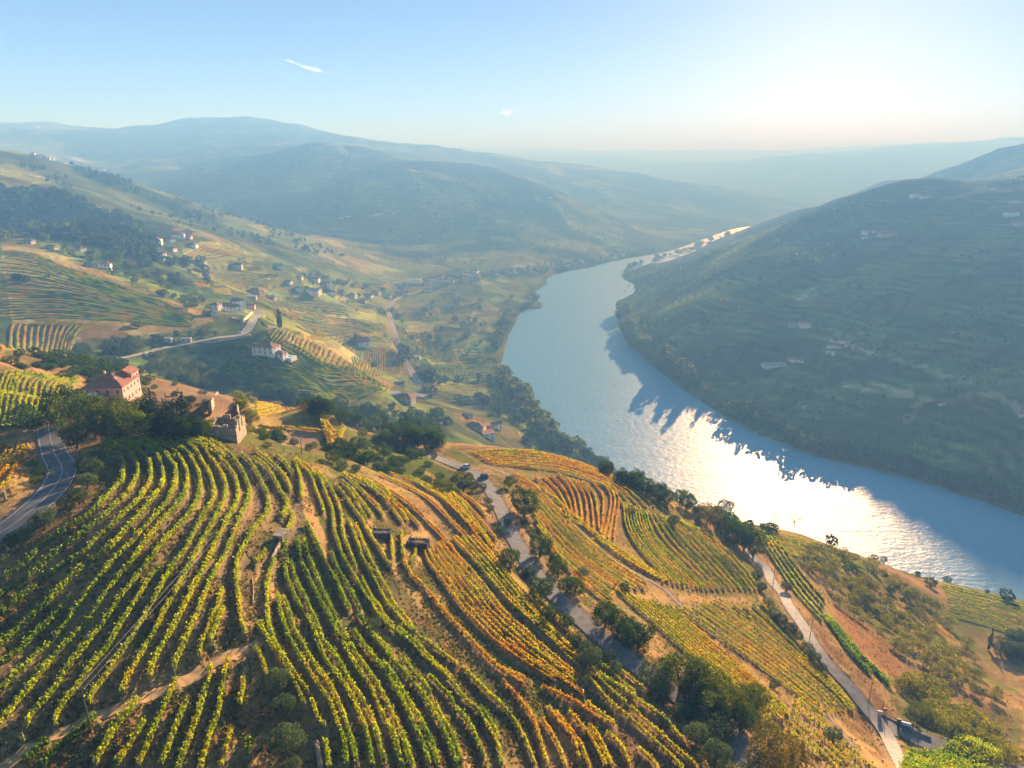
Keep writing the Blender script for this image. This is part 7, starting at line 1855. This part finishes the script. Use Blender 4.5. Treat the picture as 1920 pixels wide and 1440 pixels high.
def build_small():
    car('dark blue car driving along the main road beside the thicket', 908, 896, 118, P_BLUE, k=0.85)
    car('white car parked at the top of the main road by the rust red rows', 873, 878, 150, P_WHITE, k=0.85)
    car('white car on the hill road verge beside the leafy tree', 273, 666, 20, P_WHITE)
    car('white car waiting where the hill road meets the hairpin', 449, 625, 15, P_WHITE)
    car('pale blue car on the slope beneath the hill road', 312, 683, 60, P_SILVER)
    for i, (x, y, pt, lb) in enumerate([(436, 597, P_WHITE, 'white car parked first in the hairpin car park'), (441, 599, P_SILVER, 'silver car parked second in the hairpin car park'), (446, 601, P_BLACK, 'black car parked in the middle of the hairpin car park'), (451, 603, P_REDC, 'red car parked fourth in the hairpin car park'), (456, 605, P_WHITE, 'white car parked last in the hairpin car park nearest the road')]):
        car(lb, x, y, 70, pt, 'cars in the hairpin car park')
    bin_('blue waste container with pale lid beside the lane branch', 1697, 1366, -24, (0.04, 0.17, 0.50), 1.9, 1.1, 1.05, (0.40, 0.48, 0.60))
    bin_('grey recycling container standing at the lane corner', 1648, 1345, -20, (0.42, 0.43, 0.44), 0.9, 0.8, 1.2, (0.60, 0.60, 0.58))
    bin_('green recycling container behind the blue waste container', 1684, 1359, -24, (0.04, 0.12, 0.08), 0.9, 0.8, 1.0, (0.05, 0.12, 0.08))
    bin_('red topped recycling container beyond the grey one', 1658, 1338, -22, (0.40, 0.38, 0.36), 0.8, 0.7, 0.9, (0.30, 0.05, 0.05))
    wall_run('stone_wall', 'low roadside wall behind the waste containers', [(1640, 1333), (1670, 1350), (1705, 1368), (1745, 1385)], 0.4, 0.3, M_STONE, seed=12)
    a = pole('leaning wooden pole beside the dirt track', 171, 1371, 1288)
    b = pole('wooden pole at the crest near the bare earth plot', 566, 850, 816)
    c = pole('short pole on the verge of the marked road', 130, 914, 884, arm=False)
    p6 = pole('wooden pole at the upper bend of the pale lane', 1449, 1099, 1062)
    p1 = pole('wooden pole halfway along the pale lane', 1518, 1199, 1146)
    p2 = pole('wooden pole beside the pale lane above the containers', 1628, 1320, 1279)
    p3 = pole('street lamp like post beside the grey container', 1653, 1336, 1313, arm=False)
    p4 = pole('wooden pole next to the blue container', 1709, 1374, 1332)
    p5 = pole('pole carrying the arbour wire', 1836, 1424, 1391, arm=False)
    for k in (0, 1):
        wire('pale double wire crossing the hilltop vines', a[k], b[k], 0.4)
        wire('wire along the pale lane between upper bend and halfway pole', p6[k], p1[k], 0.8)
        wire('wire along the pale lane between halfway and container pole', p1[k], p2[k], 1.0)
        wire('wire from the container pole to the pole by the blue container', p2[k], p4[k], 0.5)
        q = ground([(1790, 1425)])[0]
        wire('wire dropping past the lane branch towards the arbour', p4[k], (q[0] + k, q[1], q[2] + 4.5), 0.4)
    # vine posts on open ground
    P = ground([(20, 953), (11, 925)])
    o = empty('gate_post', tuple(ground([(11, 938)])[0])); tag(o, 'thick grey post on the dry bank across the marked road', 'post')
    mb = MB(); mb.box(-0.16, 0.16, -0.16, 0.16, -0.5, 1.5); mb.build('shaft', M_WOOD, o)
    mb = MB(); mb.box(-0.2, 0.2, -0.2, 0.2, 1.503, 1.58); mb.build('cap', M_CONC, o)

def build_clouds():
    """two thin wisps very far off and far above the haze"""
    m = bpy.data.materials.new('wisp'); m.use_nodes = True; nt = m.node_tree; nt.nodes.clear(); N = nt.nodes.new; L = nt.links.new
    tc = N('ShaderNodeTexCoord'); n = N('ShaderNodeTexNoise'); n.inputs['Scale'].default_value = 0.006; n.inputs['Detail'].default_value = 6; L(tc.outputs['Object'], n.inputs['Vector'])
    at = N('ShaderNodeAttribute'); at.attribute_name = 'tint'
    mr = N('ShaderNodeMapRange'); mr.inputs['From Min'].default_value = 0.35; mr.inputs['From Max'].default_value = 0.75; L(n.outputs['Fac'], mr.inputs['Value'])
    mr.inputs['To Max'].default_value = 0.42; mu = N('ShaderNodeMath'); mu.operation = 'MULTIPLY'; L(mr.outputs[0], mu.inputs[0]); L(at.outputs['Fac'], mu.inputs[1])
    t = N('ShaderNodeBsdfTransparent'); d = N('ShaderNodeBsdfTranslucent'); d.inputs['Color'].default_value = (0.9, 0.9, 0.9, 1); mx = N('ShaderNodeMixShader')
    L(mu.outputs[0], mx.inputs[0]); L(t.outputs[0], mx.inputs[1]); L(d.outputs[0], mx.inputs[2]); o_ = N('ShaderNodeOutputMaterial'); L(mx.outputs[0], o_.inputs['Surface'])
    for lab, pa, pb, wdt in (('thin contrail streak in the upper left sky', (532, 112), (616, 138), 38), ('tiny white wisp above the mountain saddle', (938, 212), (964, 207), 60)):
        Y = 16500.0
        def at_(px, py):
            a, f, u = pix_dir(px, py); s = Y / f
            return np.array((a * s, Y, CAMZ + u * s))
        A, B = at_(*pa), at_(*pb); V = []; T = []; nn = 24; kk = 9
        for i in range(nn + 1):
            for j in range(kk):
                f = i / nn; v = (j / (kk - 1) - 0.5) * 2
                c = A + (B - A) * f; ww = wdt * (0.35 + 0.9 * math.sin(math.pi * f) ** 0.7)
                V.append(c + np.array((0, v * ww * 0.15, v * ww + 12 * math.sin(f * 9 + v)))); T.append([max(0, (1 - v * v)) * math.sin(math.pi * f) ** 0.8] * 3)
        idx = np.arange((nn + 1) * kk).reshape(nn + 1, kk)
        Q = np.stack([idx[:-1, :-1], idx[1:, :-1], idx[1:, 1:], idx[:-1, 1:]], -1).reshape(-1, 4)
        V = np.array(V); c0 = V.mean(0)
        o = link('cloud', np_mesh('cloud', V - c0, Q, m, np.array(T), smooth=True), loc=c0); tag(o, lab, 'cloud')
build_near_vines()
build_far_vines()
build_land()
build_river()
build_roads()
build_houses()
build_small()
build_trees()
build_tufts()
build_clouds()
for o in []:
    if 'label' in o and len(o['label'].split()) > 16: print('LONG', len(o['label'].split()), o['label'])

hz = bpy.data.meshes.new('haze')
def _box(lo, hi):
    v = [(x, y, z) for x in (lo[0], hi[0]) for y in (lo[1], hi[1]) for z in (lo[2], hi[2])]
    f = [(0,1,3,2),(4,6,7,5),(0,4,5,1),(2,3,7,6),(0,2,6,4),(1,5,7,3)]
    return v, [], f
hz.from_pydata(*_box((-15500,-15500,-10),(15500,15500,712)))
mh = bpy.data.materials.new('haze'); mh.use_nodes = True; mh.node_tree.nodes.clear()
pv = mh.node_tree.nodes.new('ShaderNodeVolumePrincipled'); ou = mh.node_tree.nodes.new('ShaderNodeOutputMaterial')
pv.inputs['Color'].default_value = (0.165, 0.435, 1.0, 1); pv.inputs['Density'].default_value = 5.2e-4; pv.inputs['Anisotropy'].default_value = 0.0
pv.inputs['Absorption Color'].default_value = (0.62, 0.50, 0.40, 1)
mh.node_tree.links.new(pv.outputs[0], ou.inputs['Volume'])
hz.materials.append(mh); ho = bpy.data.objects.new('haze', hz); ho['kind']='stuff'; col.objects.link(ho)
